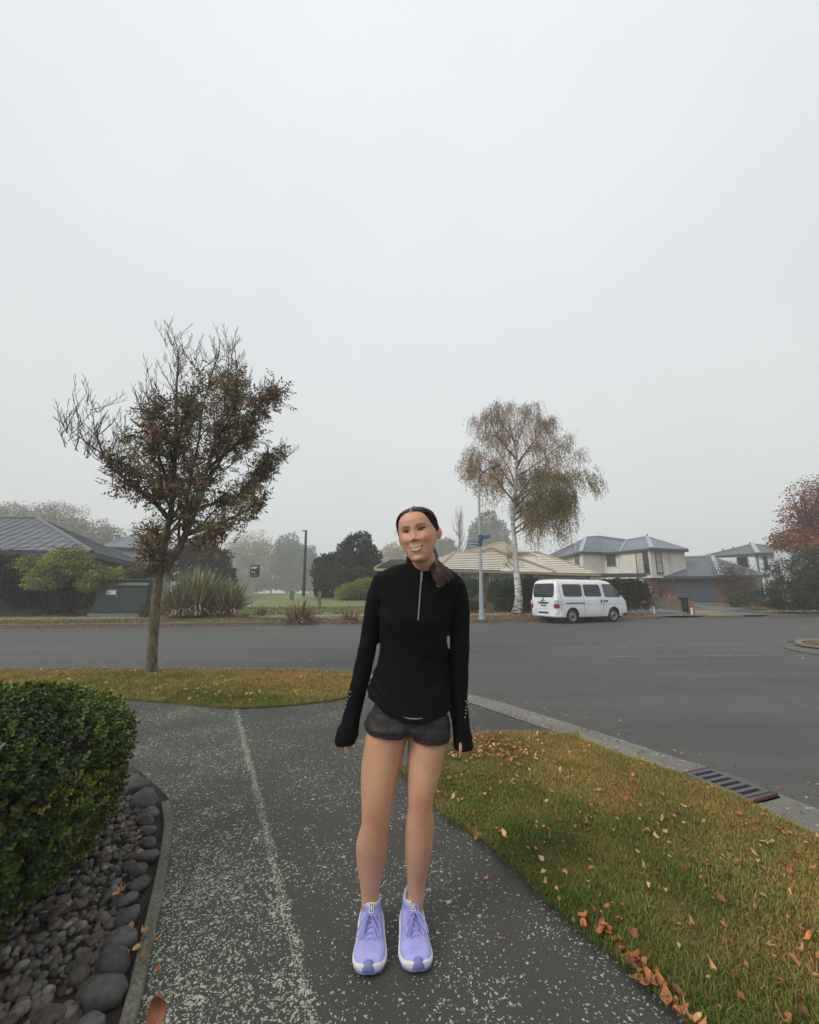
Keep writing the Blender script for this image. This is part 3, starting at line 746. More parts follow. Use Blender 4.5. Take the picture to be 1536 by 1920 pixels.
# second lower hip running on behind
lC = atz(292, 1066, ze5); lD = atz(205, 1040, 4.4)
rb = MB(); roof_quad(rb, lB+Vector((0,.4,0)), lC+Vector((0,1.2,0)), lD+Vector((0,1,0)), lD+Vector((-.6,.6,0)), course=.36, lift=.06, wave=.04, wl=.42); rb.build('lower_roof', M_TILE_D, h5)
cp = MB()
for a, b in ((lpb, lp), (lp, lA), (lp, lB)): cp.tube([a+Vector((0,0,.06)), b+Vector((0,0,.06))], .11, 8)
cp.build('ridge_cap', M_TILE_DV, rt)
fb = MB(); gutterline(fb, [lbk, lz, la, lA, lB], .26, .14); fb.build('gutter', M_TRIM_D, h5)
dn = (lA-la).normalized(); nn = Vector((-dn.y, dn.x, 0))
W5 = Wall(lz+nn*.5+dn*.5, lA+nn*.5-dn*.5); ds_ = (lB-lA).normalized()
W5b = Wall(lA+nn*.5-dn*.5, lB-dn*.5)
wb = MB(); W5.slab(wb, 0, W5.L, 0, ze5-.2, -4, 0); W5b.slab(wb, .003, W5b.L, 0, ze5-.21, -4, -.003); wb.build('wall', M_BRICK_L, h5)
W5.window(h5, (30, 1052, 95, 1090), mull=(.5,))

# ---- pale house further back at the left
ze6 = 5.0
b0, b1 = atz(187, 1024, ze6), atz(330, 1031, ze6); bp = atz(250, 1001, 6.6)
h6 = thing('gabled_house', 'pale plaster house with grey steel roof between the willows and the street tree', 'house', ((b0.x+b1.x)/2, b0.y+3, .7))
rb = MB(); roof_flat(rb, b0, b1, bp); roof_flat(rb, b0, bp, b0+Vector((2, 9, 0))); roof_flat(rb, b1, b1+Vector((2, 8, 0)), bp); roof_flat(rb, bp, b1+Vector((2, 8, 0)), b0+Vector((2, 9, 0))); rt = rb.build('roof', M_ROOF_B, h6)
vb = MB(); q = atz(218, 1010, 5.9); vb.tube([q-Vector((0,0,.5)), q+Vector((0,0,.25))], .2, 10); vb.lathe([(.2, .25), (.3, .27), (.3, .34), (0, .5)], q, 10); vb.build('flue', M_ROOF_BL, rt)
fb = MB(); gutterline(fb, [b0, b1], .25, .14); fb.build('gutter', M_TRIM_D, h6)
W6 = Wall(Vector((b0.x+.3, b0.y+.5, 0)), Vector((b1.x-.4, b1.y+.5, 0))); wb = MB(); W6.slab(wb, 0, W6.L, 0, ze6-.12, -7, 0); wb.build('wall', M_STUCCO_L, h6)
# ---- dark tiled roof beyond the shrubs in the middle
ze7 = 3.3
c0, c1, c2, c3 = atz(703, 1066, ze7), atz(835, 1066, ze7), atz(800, 1049.5, 5.0), atz(731, 1050, 5.0)
h7 = thing('bungalow', 'grey tiled bungalow roof peeping out behind the shrubs at her shoulder', 'house', ((c0.x+c1.x)/2, c0.y+3, .8))
rb = MB(); roof_quad(rb, c0, c1, c2, c3, course=.4, lift=.09, wave=.03, wl=.5); roof_flat(rb, c0+Vector((0,0,-.02)), c3, c0+Vector((1, 9, 0))); roof_flat(rb, c3, c2, c1+Vector((0, 9, 0)), c0+Vector((1, 9, 0))); rt = rb.build('roof', M_TILE_G, h7)
cp = MB(); cp.tube([c0, c3], .13, 6); cp.tube([c3, c2], .13, 6); cp.build('ridge_cap', M_TILE_CV, rt)
fb = MB(); gutterline(fb, [c0, c1], .2, .14); fb.build('gutter', M_CREAM_TRIM, h7)
W7 = Wall(Vector((c0.x+.4, c0.y+.5, 0)), Vector((c1.x-.4, c1.y+.5, 0))); wb = MB(); W7.slab(wb, 0, W7.L, 0, ze7-.1, -6, 0); wb.build('wall', M_BRICK_L, h7)
# television aerial on the left roof
q = atz(163, 1006, 26.); an = thing('roof_aerial', 'thin television aerial standing behind the charcoal tile roof', 'aerial', q)
q0 = atz(163, 1008, 25.); q1 = atz(166, 984, 25.)
mb = MB(); mb.tube([q0-Vector((0,0,1.2)), q1], .025, 6); mb.tube([q0+Vector((-.5,0,-.2)), q1-Vector((0,0,.2))], .015, 5); mb.build('mast', M_ROOF_BL, an)
mb = MB()
for h_, w_ in ((0, .75), (-.45, .5)):
    c_ = q1+Vector((0,0,h_)); mb.tube([c_+Vector((-.1,0,0)), c_+Vector((w_,0,0))], .018, 5)
    for k in range(5): mb.tube([c_+Vector((k*w_/4, -.25, .0)), c_+Vector((k*w_/4, .25, .0))], .01, 4)
mb.build('antenna_boom', M_ROOF_BL, an)
an.location = q0; 
for ch in an.children:
    dv = q-q0
    for v_ in ch.data.vertices: v_.co += dv
# driveways
M_DRIVE = simple('driveway_asphalt', lin(104,104,104), .85, .15, 2., .3, 60)
W = [(14.0, kerbY(14)+.1), (16.0, kerbY(16)+.1)]
o = drape('driveway', ([(13.4, kerbY(13.4)+.12), (15, kerbY(15)+.12), (16.6, kerbY(16.6)+.12)], [(14.5, 30), (16.2, 30), (17.5, 30)]), M_DRIVE, .014, 12); tag(o, kind='structure')
o = drape('driveway', ([(18.4, kerbY(18.4)+.12), (19.5, kerbY(19.5)+.12), (20.5, kerbY(20.5)+.12)], [(g0.x+.8, g0.y+.4), (g0.x+3, g0.y+.4), (g1.x, g1.y+.4)]), M_DRIVE, .016, 12); tag(o, kind='structure')
# ================================================================== vegetation
def unit(A): return A/(np.linalg.norm(A, axis=1, keepdims=True)+1e-9)
def rdir(n): return unit(RNG.normal(size=(n, 3)))
def perp(D):
    return unit(np.cross(D, rdir(len(D))))
def leaves(P, D, L, W, fold=.25, N=None):
    """diamond leaves: P base points, D directions, L lengths, W widths"""
    n = len(P); N = perp(D) if N is None else N; S = unit(np.cross(D, N))
    L = np.broadcast_to(np.asarray(L), (n,))[:, None]; W = np.broadcast_to(np.asarray(W), (n,))[:, None]
    mid = P+D*L*.45
    V = np.stack([P, mid+S*W*.5+N*W*fold, P+D*L, mid-S*W*.5+N*W*fold], 1).reshape(-1, 3)
    F = np.arange(4*n).reshape(n, 4)
    return V, F
def palette(cols): return np.array([lin(*c)[:3] for c in cols])
def pick(pal, t):
    """t in 0..1 -> interpolated colours along the palette"""
    k = np.clip(np.asarray(t), 0, .9999)*(len(pal)-1); i = k.astype(int); f = (k-i)[:, None]
    return pal[i]*(1-f)+pal[i+1]*f
M_LEAF = vcol('shrub_leaf', .55, .35, .2, 5., .25)
M_LEAF_F = vcol('far_leaf', .8, .15, .2, .8, .2)
def bark_mat(name, a, b, sc=12., stretch=.2):
    t = NT(name); mp = t.n('ShaderNodeMapping'); mp.inputs['Scale'].default_value = (1, 1, stretch); t.l(t.pos(), mp.inputs[0])
    f = t.noise(mp.outputs[0], sc, 6, .7); t.base(t.ramp(f, [(.32, a), (.68, b)])); t.bump(f, .8, .02); return t.set(Roughness=.9)
M_BARK = bark_mat('grey_brown_bark', lin(48,42,32), lin(124,112,88), 14, .5)
M_TWIG = simple('twig_bark', lin(62,52,46), .85, .2, 5.)
M_TWIG_P = simple('pale_twig_bark', lin(122,114,106), .85, .2, 5.)
def blob_points(blobs, n, shell=.55):
    vol = np.array([b[1]*b[2]*b[3] for b in blobs])**.75; cnt = np.maximum(1, (n*vol/vol.sum()).astype(int))
    Ps = []; Ns = []; Ids = []
    for i, (b, c) in enumerate(zip(blobs, cnt)):
        d = rdir(c); r = (shell+(1-shell)*RNG.random(c)**.6)[:, None]
        lump = 1+.16*np.sin(d[:, :1]*5+i)*np.cos(d[:, 1:2]*4+2*i)+.10*np.sin(d[:, 2:3]*9+i*3)
        Ps.append(np.array(b[0])+d*r*lump*np.array(b[1:4])); Ns.append(d); Ids.append(np.full(c, i))
    return np.vstack(Ps), np.vstack(Ns), np.concatenate(Ids)
def foliage(name, parent, blobs, n, size, pal, mat=None, shell=.55, droop=0., aspect=.55, clump=1.2, minz=None, bright=.35):
    """leaf-sized faces through the crown; hue varies from clump to clump"""
    P, N, I = blob_points(blobs, n, shell)
    if minz is not None:
        k = P[:, 2] > minz; P, N, I = P[k], N[k], I[k]
    m = len(P); D = unit(N*.6+rdir(m)*.8+np.array([0, 0, -droop]))
    pal = palette(pal)
    tn = .5*vnoise(P[:, 0]+P[:, 2]*.7, P[:, 1]*.6+P[:, 2]*.9, clump)+.5*vnoise(P[:, 0]*1.3-P[:, 2], P[:, 2]*1.1, clump*2.7)
    t_ = np.clip(tn*.9+RNG.normal(size=m)*.17, 0, 1)
    C = pick(pal, t_)*(1.5 if mat is None else 1.0)
    L = size*(.6+.8*RNG.random(m))
    V, F = leaves(P, D, L, L*aspect, .2)
    return fast(name, V, F, mat or M_LEAF, parent, np.repeat(C, 4, 0))
def pb(u, v, Y, rpx, rpy=None, depth=None):
    """ellipsoid from its outline in the photograph at distance Y"""
    c = at(u, v, Y); s = Y/768
    return (tuple(c), rpx*s, (depth or rpx)*s, (rpy or rpx)*s)
def branching(mb, pts, rad, depth, tips, spread=.7, nsub=5, ratio=.55, up=.25, n=6, seed=None, bare=None, first=.25):
    """a limb as a tapering tube with side branches; tips collects (point, direction, generation)"""
    pts = [Vector(p) for p in pts]
    rr = [max(.003, rad*(1-.94*(i/(len(pts)-1))**.85)) for i in range(len(pts))]
    mb.tube(pts, rr, n, cap=False)
    L = sum((b-a).length for a, b in zip(pts[:-1], pts[1:]))
    tips.append((pts[-1], (pts[-1]-pts[-2]).normalized(), depth))
    if depth <= 0: return
    for k in range(nsub):
        q = first+(1-first)*(k+random.random())/nsub
        q = min(q, .98); f = q*(len(pts)-1); i = int(f); p = pts[i].lerp(pts[i+1], f-i); d = (pts[i+1]-pts[i]).normalized()
        side = Vector((random.gauss(0, 1), random.gauss(0, 1), random.gauss(0, .6))); side = (side-d*side.dot(d)).normalized()
        nd_ = (d*(1-spread*.5)+side*spread+Vector((0,0,up))).normalized()
        l = L*ratio*(1.12-.78*q)*random.uniform(.7, 1.2)
        sub = [p]; cur = nd_
        for j in range(3):
            cur = (cur+Vector((random.gauss(0,.16), random.gauss(0,.16), random.gauss(0,.12)+up*.25))).normalized(); sub.append(sub[-1]+cur*l/3)
        branching(mb, sub, max(rr[i]*.5, .003), depth-1, tips, spread, max(2, nsub-1), ratio, up, max(4, n-1), first=first)
def sm3(pts, n=4):
    pts = [Vector(p) for p in pts]; out = []
    for i in range(len(pts)-1):
        p0 = pts[max(i-1, 0)]; p1 = pts[i]; p2 = pts[i+1]; p3 = pts[min(i+2, len(pts)-1)]
        for k in range(n):
            t_ = k/n; out.append(.5*((2*p1)+(p2-p0)*t_+(2*p0-5*p1+4*p2-p3)*t_*t_+(3*p1-p0-3*p2+p3)*t_**3))
    out.append(pts[-1]); return out

# ---------------------------------------------------------------- street ash on the grass strip
TY = 7.15
def tp(x, y, dy=0.): return at(100+x/2.865, 620+y/2.865, TY+dy)
base = at(283, 1257, TY); base.z = 0
ash = thing('ash_tree', 'half bare street tree with bronze autumn leaves on the grass strip', 'tree', base)
tb = MB(); trunk = sm3([base-Vector((0,0,.05)), tp(527, 1790), tp(538, 1640), tp(552, 1450), tp(566, 1330), tp(572, 1250)], 5)
k = len(trunk); rr = [(.12*math.exp(-i*.6)+.076-.010*i/k)*1.0+.01*random.random() for i in range(k)]
tb.tube(trunk, rr, 14); tr_ = tb.build('trunk', M_BARK, ash, smooth=True)
limbs = [
 ([(566,1300,0),(598,1110,-.05),(628,1000,-.1),(648,800,-.2),(655,600,-.25),(660,400,-.2),(664,260,-.2),(672,140,-.15),(650,30,-.1)], .075),
 ([(620,1010,-.1),(560,940,-.3),(500,890,-.5),(420,820,-.7),(330,750,-.8),(270,670,-.9),(180,600,-1),(60,510,-1.1)], .05),
 ([(588,1290,0),(680,1165,.1),(722,1060,.15),(775,940,.2),(802,850,.2),(832,720,.25),(870,590,.3),(918,430,.35),(938,250,.4),(946,65,.4)], .082),
 ([(722,1095,.15),(830,1060,-.1),(950,1010,-.35),(1060,950,-.5),(1110,870,-.6)], .04),
 ([(775,965,.2),(880,920,.5),(1000,880,.8),(1070,800,.9),(1150,720,1),(1225,645,1.05)], .04),
 ([(832,740,.25),(950,640,.1),(1030,560,0),(1090,440,-.1),(1150,340,-.15),(1195,330,-.15)], .04),
 ([(700,1070,.1),(735,800,.5),(780,600,.8),(800,420,.9),(850,250,.9),(880,115,.9)], .045),
 ([(640,900,-.15),(590,740,-.4),(545,620,-.55),(515,480,-.6),(478,390,-.6)], .035),
 ([(650,760,-.2),(620,600,-.6),(590,450,-.8),(555,330,-.9)], .03),
 ([(815,800,.2),(900,700,.7),(985,520,1),(1010,400,1.1),(1060,270,1.1)], .035),
 ([(655,620,-.2),(700,480,-.5),(745,330,-.7),(770,130,-.7)], .03),
 ([(870,590,.3),(960,450,.0),(985,300,-.1),(975,160,-.1)], .03),
 ([(640,960,.0),(600,800,.5),(480,700,.8),(400,600,.9),(370,540,.9)], .035),
 ([(270,670,-.9),(225,540,-.9),(205,380,-.85)], .018),
 ([(560,1270,0),(520,1190,-.15),(490,1130,-.2),(430,1080,-.25)], .02),
 ([(575,1260,0),(560,1150,.2),(545,1080,.25),(530,1030,.3)], .02),
 ([(700,1130,.1),(770,1110,-.3),(860,1080,-.5),(900,1090,-.6)], .025),
]
tips = []; lb = MB()
for pts, r_ in limbs:
    mb = MB(); P_ = sm3([tp(*p) for p in pts], 3)
    branching(mb, P_, r_*.9, 2, tips, .62, 17 if len(pts) > 5 else 10, .29, .3, 7, first=.08)
    mb.build('limb', M_TWIG if r_ < .05 else M_BARK, ash, smooth=True)
for x_, y_, d_ in ((60,510,-1.1),(120,560,-1.05),(200,620,-1),(205,380,-.85),(222,520,-.9),(255,640,-.9),(650,40,-.1),(670,140,-.15),(664,240,-.2),(770,140,-.7),(745,330,-.7),(880,120,.9),(850,250,.9),(946,70,.4),(938,230,.4),(975,165,-.1),(478,395,-.6),(510,470,-.6),(555,335,-.9),(590,450,-.8),(370,545,.9),(400,600,.9),(1220,650,1.05),(1150,720,1),(1110,875,-.6),(1060,275,1.1),(330,745,-.8),(430,825,-.7)):
    mb = MB(); o_ = tp(x_, y_+40, d_)
    for k in range(7):
        a = Vector((random.gauss(0,.45)-.15*(x_ < 400), random.gauss(0,.4), random.uniform(.5, 1.2))).normalized(); l = random.uniform(.22, .62); s_ = o_+Vector((random.gauss(0,.06), random.gauss(0,.06), random.gauss(0,.08)))
        branching(mb, sm3([s_, s_+a*l*.5+Vector((random.gauss(0,.03), 0, 0)), s_+a*l+Vector((random.gauss(0,.06), 0, .05))], 2), .008, 1, [], .5, 5, .42, .5, 4)
    mb.build('twigs', M_TWIG, ash)
# pinnate leaves hang from the twigs; the upper-left crown has shed its leaves
P0 = []; D0 = []
def leafy(p):
    u = 768+768*(p.x/ (p.y*math.cos(PITCH)+(p.z-CAM_H)*math.sin(PITCH))); d_ = p.y*math.cos(PITCH)+(p.z-CAM_H)*math.sin(PITCH)
    v = 960-768*((p.z-CAM_H)*math.cos(PITCH)-p.y*math.sin(PITCH))/d_
    x = (u-100)*2.865; y = (v-620)*2.865
    a = ((x-830)/360)**2+((y-640)/440)**2; b = ((x-480)/170)**2+((y-700)/190)**2; c = ((x-720)/250)**2+((y-950)/170)**2
    e = ((x-1160)/60)**2+((y-340)/60)**2; f = ((x-560)/120)**2+((y-1190)/90)**2
    m = min(a, b, c, e, f)
    if y < 330 and x < 780: return .0
    return .24 if m < .7 else (.24 if m < 1 else (.1 if m < 1.3 else .0))
for p, d, g_ in tips:
    if g_ > 1: continue
    pr = leafy(p)
    for _ in range(6 if g_ == 0 else 3):
        if random.random() < pr:
            q = p-d*random.random()*.32+Vector((random.gauss(0,.05), random.gauss(0,.05), random.gauss(0,.05)))
            P0.append(q); D0.append((d*.5+Vector((random.gauss(0,.7), random.gauss(0,.7), random.gauss(-.25,.5)))).normalized())
P0 = np.array(P0); D0 = np.array(D0); n = len(P0)
Sd = perp(D0); Pn = []; Dn = []; Cn = []
pal = palette([(48,40,26), (66,56,34), (66,70,44), (90,94,62), (96,74,50), (98,60,46), (78,50,40)])
base_t = RNG.random(n)
for k in range(4):
    for sg in (-1, 1):
        Pn.append(P0+D0*(.03+.045*k)); Dn.append(unit(D0*.55+Sd*sg*.8+np.array([0,0,-.25])+RNG.normal(size=(n,3))*.15)); Cn.append(np.clip(base_t+RNG.normal(size=n)*.1, 0, 1))
Pn.append(P0+D0*.2); Dn.append(D0); Cn.append(base_t)
Pn = np.vstack(Pn); Dn = np.vstack(Dn); Cn = np.concatenate(Cn)
V, F = leaves(Pn, Dn, .065+.03*RNG.random(len(Pn)), .024+.008*RNG.random(len(Pn)), .2)
fast('leaf_canopy', V, F, vcol('ash_leaf', .5, .35, .15, 5, .3), ash, np.repeat(pick(pal, Cn)*2.2, 4, 0))
print('ash leaves', len(Pn), 'tips', len(tips))

# ---------------------------------------------------------------- silver birch by the footpath
BY = 23.6
def bp_(x, y, dy=0.): return at(830+x/4.267, 730+y/4.267, BY+dy)
bb = at(970, 1147.5, BY); 
birch = thing('birch_tree', 'white barked birch with drooping rusty and olive autumn leaves', 'tree', bb)
t = NT('birch_bark'); mp = t.n('ShaderNodeMapping'); mp.inputs['Scale'].default_value = (1, 1, 3.2); t.l(t.pos(), mp.inputs[0])
f = t.noise(mp.outputs[0], 2.6, 5, .7); 
zs = t.n('ShaderNodeSeparateXYZ'); t.l(t.pos(), zs.inputs[0]); zr = t.n('ShaderNodeMapRange', i_1=.2, i_2=2.2, i_3=.16, i_4=0.0); t.l(zs.outputs[2], zr.inputs[0])
t.base(t.ramp(t.math('SUBTRACT', f, zr.outputs[0]), [(.30, lin(44,40,38)), (.40, lin(150,144,138)), (.5, lin(206,202,196)), (.8, lin(222,219,214))])); t.bump(f, .5, .03); M_BIRCH = t.set(Roughness=.75)
tb = MB(); tpts = sm3([bb-Vector((0,0,.1)), bp_(610,1660), bp_(590,1450), bp_(578,1250), bp_(562,1050), bp_(575,850), bp_(592,650), bp_(590,450), bp_(580,250), bp_(560,90)], 4)
k = len(tpts); tb.tube(tpts, [.16*math.exp(-i*.5)+.215*(1-i/k)**1.15+.012 for i in range(k)], 12); tb.build('trunk', M_BIRCH, birch, smooth=True)
M_BIRCHL = simple('birch_limb_bark', lin(112,98,86), .85, .25, 5.)
tips = []; limbs = [
 [(580,1150,0),(640,1120,-.6),(740,1040,-1.2),(860,960,-1.6),(980,900,-1.9),(1080,860,-2)],
 [(575,960,0),(640,890,.8),(760,780,1.5),(900,640,2),(1050,560,2.3),(1140,520,2.4)],
 [(570,900,0),(480,800,-1),(390,700,-1.5),(260,640,-1.8),(150,560,-2)],
 [(580,760,0),(520,620,1),(430,500,1.6),(300,340,2),(220,250,2.1)],
 [(590,640,0),(660,520,-1),(760,400,-1.5),(850,300,-1.8),(900,260,-1.9)],
 [(590,520,0),(560,380,.8),(520,250,1.2),(500,130,1.4)],
 [(585,460,0),(640,330,.5),(690,200,.9),(730,120,1)],
 [(590,700,0),(700,640,.2),(830,560,.4),(960,460,.5),(1080,380,.5)],
 [(575,880,0),(660,830,-1.4),(800,760,-2.4),(960,760,-3),(1130,720,-3.2),(1200,760,-3.2)],
 [(568,1000,0),(640,970,1.2),(760,930,2),(900,900,2.6),(1020,880,2.8)],
 [(580,800,0),(470,660,.2),(330,560,.3),(190,480,.3)],
 [(590,560,0),(470,430,-1),(380,300,-1.6),(320,200,-1.8)],
 [(585,420,0),(480,300,-.3),(420,190,-.5),(400,120,-.5)],
 [(572,1120,0),(660,1060,-1.2),(780,960,-2.2),(880,880,-2.6),(960,850,-2.8)],
 [(570,1060,0),(640,1000,.9),(740,930,1.6),(840,860,2),(930,830,2.2)],
 [(575,900,0),(650,800,.3),(750,700,.6),(860,680,.8),(960,700,1)],
 [(590,600,0),(720,450,1.3),(800,340,1.9),(840,250,2.1)],
]
for pts in limbs:
    mb = MB(); branching(mb, sm3([bp_(580+(p[0]-580)*.9, *p[1:]) for p in pts], 3), .065, 2, tips, .65, 10, .32, .15, 5, first=.2); mb.build('limb', M_BIRCHL, birch, smooth=True)
# hanging strands
Ps = []; Ts = []
strb = MB()
for p, d, g_ in tips:
    for _ in range(2 if g_ == 0 else 1):
        q = Vector(p)+Vector((random.gauss(0,.18), random.gauss(0,.18), random.gauss(0,.12)))
        u_, v_ = (q.x/q.y*768*1.02+768), 0
        low = q.z < 5.2 and q.x > bb.x+.3
        l = random.uniform(.4, 1.5)*(1.5 if low else .8); m = int(l/.055); tt = random.random()
        end = q+Vector((random.gauss(0,.12)+d.x*.3, random.gauss(0,.12)+d.y*.3, -l))
        strb.tube([q, q.lerp(end, .5)+Vector((d.x*.1, d.y*.1, .08)), end], [.006, .005, .003], 3, cap=False)
        for k in range(m):
            if random.random() < .72: Ps.append(q.lerp(end, k/m)+Vector((random.gauss(0,.06), random.gauss(0,.06), 0))); Ts.append(tt)
env = [((600,480),400,375,1.0),((870,830),320,250,1.1),((235,600),130,140,.5),((690,1010),150,190,.6),((960,980),105,210,.6),((420,780),170,190,.6)]
wts = [e[1]*e[2]*e[3] for e in env]
for _ in range(2100):
    e = random.choices(env, wts)[0]
    while True:
        a, b, c_ = random.uniform(-1, 1), random.uniform(-1, 1), random.uniform(-1, 1)
        if a*a+b*b+c_*c_ < 1: break
    x_, y_ = e[0][0]+a*e[1], e[0][1]+b*e[2]
    if x_ > 1070: continue
    if y_ < 300 and random.random() < .35: continue
    q = bp_(x_, y_, c_*e[1]*BY/768/4.267*.9); tt = random.random(); l = random.uniform(.25, .9)*(1.5 if y_ > 750 and x_ > 700 else .8); m = int(l/.055)
    end = q+Vector((random.gauss(0,.14), random.gauss(0,.14), -l)); strb.tube([q, q.lerp(end, .5)+Vector((0, 0, .06)), end], [.006, .005, .003], 3, cap=False)
    for k in range(m):
        if random.random() < .72: Ps.append(q.lerp(end, k/m)+Vector((random.gauss(0,.07), random.gauss(0,.07), 0))); Ts.append(tt)
strb.build('hanging_twigs', M_TWIG, birch)
Ps = np.array(Ps); n = len(Ps); Ts = np.array(Ts)
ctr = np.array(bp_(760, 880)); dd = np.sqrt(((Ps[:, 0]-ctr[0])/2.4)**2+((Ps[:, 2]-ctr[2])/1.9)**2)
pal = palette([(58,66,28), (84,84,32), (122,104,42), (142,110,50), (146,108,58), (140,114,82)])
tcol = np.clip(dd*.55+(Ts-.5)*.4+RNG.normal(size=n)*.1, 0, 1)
keep = RNG.random(n) < np.where(Ps[:, 2] > bp_(0, 420).z, .42, np.where(Ps[:, 2] > bp_(0, 620).z, .6, 1))
D_ = unit(rdir(n)*.7+np.array([0,0,-1.]))
V, F = leaves(Ps[keep], D_[keep], .085, .06, .15)
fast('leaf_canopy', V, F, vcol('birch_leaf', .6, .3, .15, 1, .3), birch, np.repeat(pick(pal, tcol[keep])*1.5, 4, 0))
print('birch', n, len(tips))
# a few suckers on the lower stem
mb = MB(); 
for k in range(5):
    q = bp_(560, 1290+k*45); mb.tube([q+Vector((.1,-.1,0)), q+Vector((-.35+.1*random.random(),-.2,.35)), q+Vector((-.45-.1*random.random(),-.2,.75))], [.015,.01,.004], 4)
mb.build('sucker_twigs', M_TWIG, birch)
foliage('sucker_leaves', birch, [pb(830+535/4.267, 730+1340/4.267, BY-.3, 5, 26, 4), pb(830+500/4.267, 730+1400/4.267, BY-.3, 4, 6, 4)], 160, .09, [(84,78,38),(108,86,42)], shell=.1)

# ---------------------------------------------------------------- generic background trees
def bgtree(name, label, cat, base_px, Y, blobs, n, size, pal, trunk=.25, droop=0., group=None, shell=.5, limbs=6, mat=None, aspect=.55, clump=.5, bark=None, top=.7, minz=None):
    b = at(base_px[0], base_px[1], Y); o = thing(name, label, cat, b, group)
    bl = [pb(u, v, Y+dy, rx, ry) for u, v, rx, ry, dy in blobs]
    mb = MB(); cz = sum(x[0][2] for x in bl)/len(bl); cx = sum(x[0][0] for x in bl)/len(bl); cy = sum(x[0][1] for x in bl)/len(bl)
    topp = Vector((cx, cy, cz))
    mb.tube(sm3([b-Vector((0,0,.3)), b.lerp(topp, .4)+Vector((random.gauss(0,.15),0,0)), topp], 3), [trunk*(1.15-.09*i) for i in range(7)], 8)
    mb.build('trunk', bark or M_BARK, o, smooth=True)
    mb = MB()
    for x in bl:
        for k in range(limbs):
            d = Vector(rdir(1)[0]); e = Vector(x[0])+Vector((d.x*x[1], d.y*x[2], d.z*x[3]))*.75
            s = b.lerp(topp, .45+.5*random.random())
            mb.tube(sm3([s, s.lerp(e, .5)+Vector((0,0,.2*x[3])), e], 2), [trunk*.35, trunk*.28, trunk*.2, trunk*.12, trunk*.05], 4, cap=False)
    mb.build('limbs', bark or M_BARK, o)
    foliage('crown', o, bl, n, size, pal, M_LEAF_F if mat is None else mat, shell, droop, aspect, clump, minz=minz)
    return o
WIL = [(92,76,56), (108,90,66), (122,102,76), (100,86,62)]
bgtree('willow_tree', 'brown willow at the left edge behind the charcoal tile roof', 'tree', (-10, 1092), 86, [(-30,985,60,45,0),(28,968,34,30,2),(10,1000,60,50,0)], 11000, .55, WIL, .5, .9, 'brown willows beyond the roofs', aspect=.28, shell=.3)
bgtree('willow_tree', 'broad brown willow behind the peak of the charcoal tile roof', 'tree', (90, 1092), 89, [(75,980,42,40,0),(118,975,40,38,2),(100,1010,65,40,0),(150,1000,26,30,2)], 12000, .55, WIL, .5, .9, 'brown willows beyond the roofs', aspect=.28, shell=.3)
bgtree('willow_tree', 'smaller brown willow right of the television aerial', 'tree', (190, 1092), 92, [(180,1005,34,32,0),(208,1008,26,28,1),(195,1040,44,40,0)], 8000, .55, WIL, .4, .9, 'brown willows beyond the roofs', aspect=.28, shell=.3)
bgtree('willow_tree', 'tawny weeping willow in the misty park behind the black sign', 'tree', (468, 1110), 140, [(470,1030,44,34,0),(442,1050,28,36,2),(495,1052,28,40,-1),(468,1075,46,34,0)], 11000, .85, [(108,88,56), (126,102,66), (136,112,76), (112,96,68)], .5, 1.0, None, aspect=.25, shell=.25)
bgtree('park_tree', 'tall grey green tree in the misty park with a forked trunk', 'tree', (537, 1111), 148, [(540,1030,26,27,0),(560,1045,26,28,1),(527,1055,20,30,0),(548,1068,34,22,0)], 9000, .75, [(62,72,58), (78,86,70), (92,100,84)], .45, 0, None, shell=.35, limbs=9)
bgtree('park_tree', 'grey green tree right behind the black park lamp', 'tree', (582, 1111), 156, [(580,1055,18,28,0),(590,1070,16,30,0),(572,1075,18,26,1)], 6000, .75, [(58,68,56), (74,82,68)], .35, 0, None, shell=.35)
bgtree('round_tree', 'dark green rounded tree behind the big flax clump', 'tree', (385, 1110), 36, [(375,1050,34,36,0),(400,1062,30,38,1),(350,1062,30,34,0),(422,1085,18,24,1)], 12000, .22, [(26,36,24), (38,50,32), (52,64,42)], .25, 0, None, shell=.6)
bgtree('evergreen_tree', 'large dark evergreen rounded in two domes left of her shoulder', 'tree', (650, 1122), 40, [(672,1035,34,33,0),(690,1062,26,36,1),(640,1070,38,34,0),(610,1072,24,32,1),(612,1098,22,26,1),(665,1092,44,32,-1),(700,1090,22,30,0)], 26000, .26, [(28,38,28), (40,52,38), (58,70,52), (72,82,64)], .35, 0, None, shell=.62, clump=.9)
bgtree('tan_tree', 'pale tan tree in the mist above the grey bungalow roof', 'tree', (745, 1090), 158, [(735,1040,20,20,0),(765,1038,22,19,0),(790,1045,20,18,0)], 5000, .9, [(150,134,106), (166,150,122)], .3, .5, None, shell=.2)
bgtree('misty_tree', 'low grey tree in the mist beside her ear', 'tree', (835, 1090), 160, [(822,1040,16,26,0),(838,1032,15,24,0),(850,1045,14,20,0)], 4500, .9, [(58,68,58), (72,80,70)], .4, 0, None, shell=.4)
bgtree('gum_tree', 'tall rounded grey green tree in the mist behind the cream roof', 'tree', (915, 1090), 158, [(915,985,24,26,0),(900,1005,22,26,1),(935,1005,20,28,0),(915,1025,40,24,0),(945,1030,16,24,0),(895,1030,20,22,0)], 13000, .8, [(52,62,50), (66,76,62), (80,88,74)], .5, 0, None, shell=.5, clump=.3)
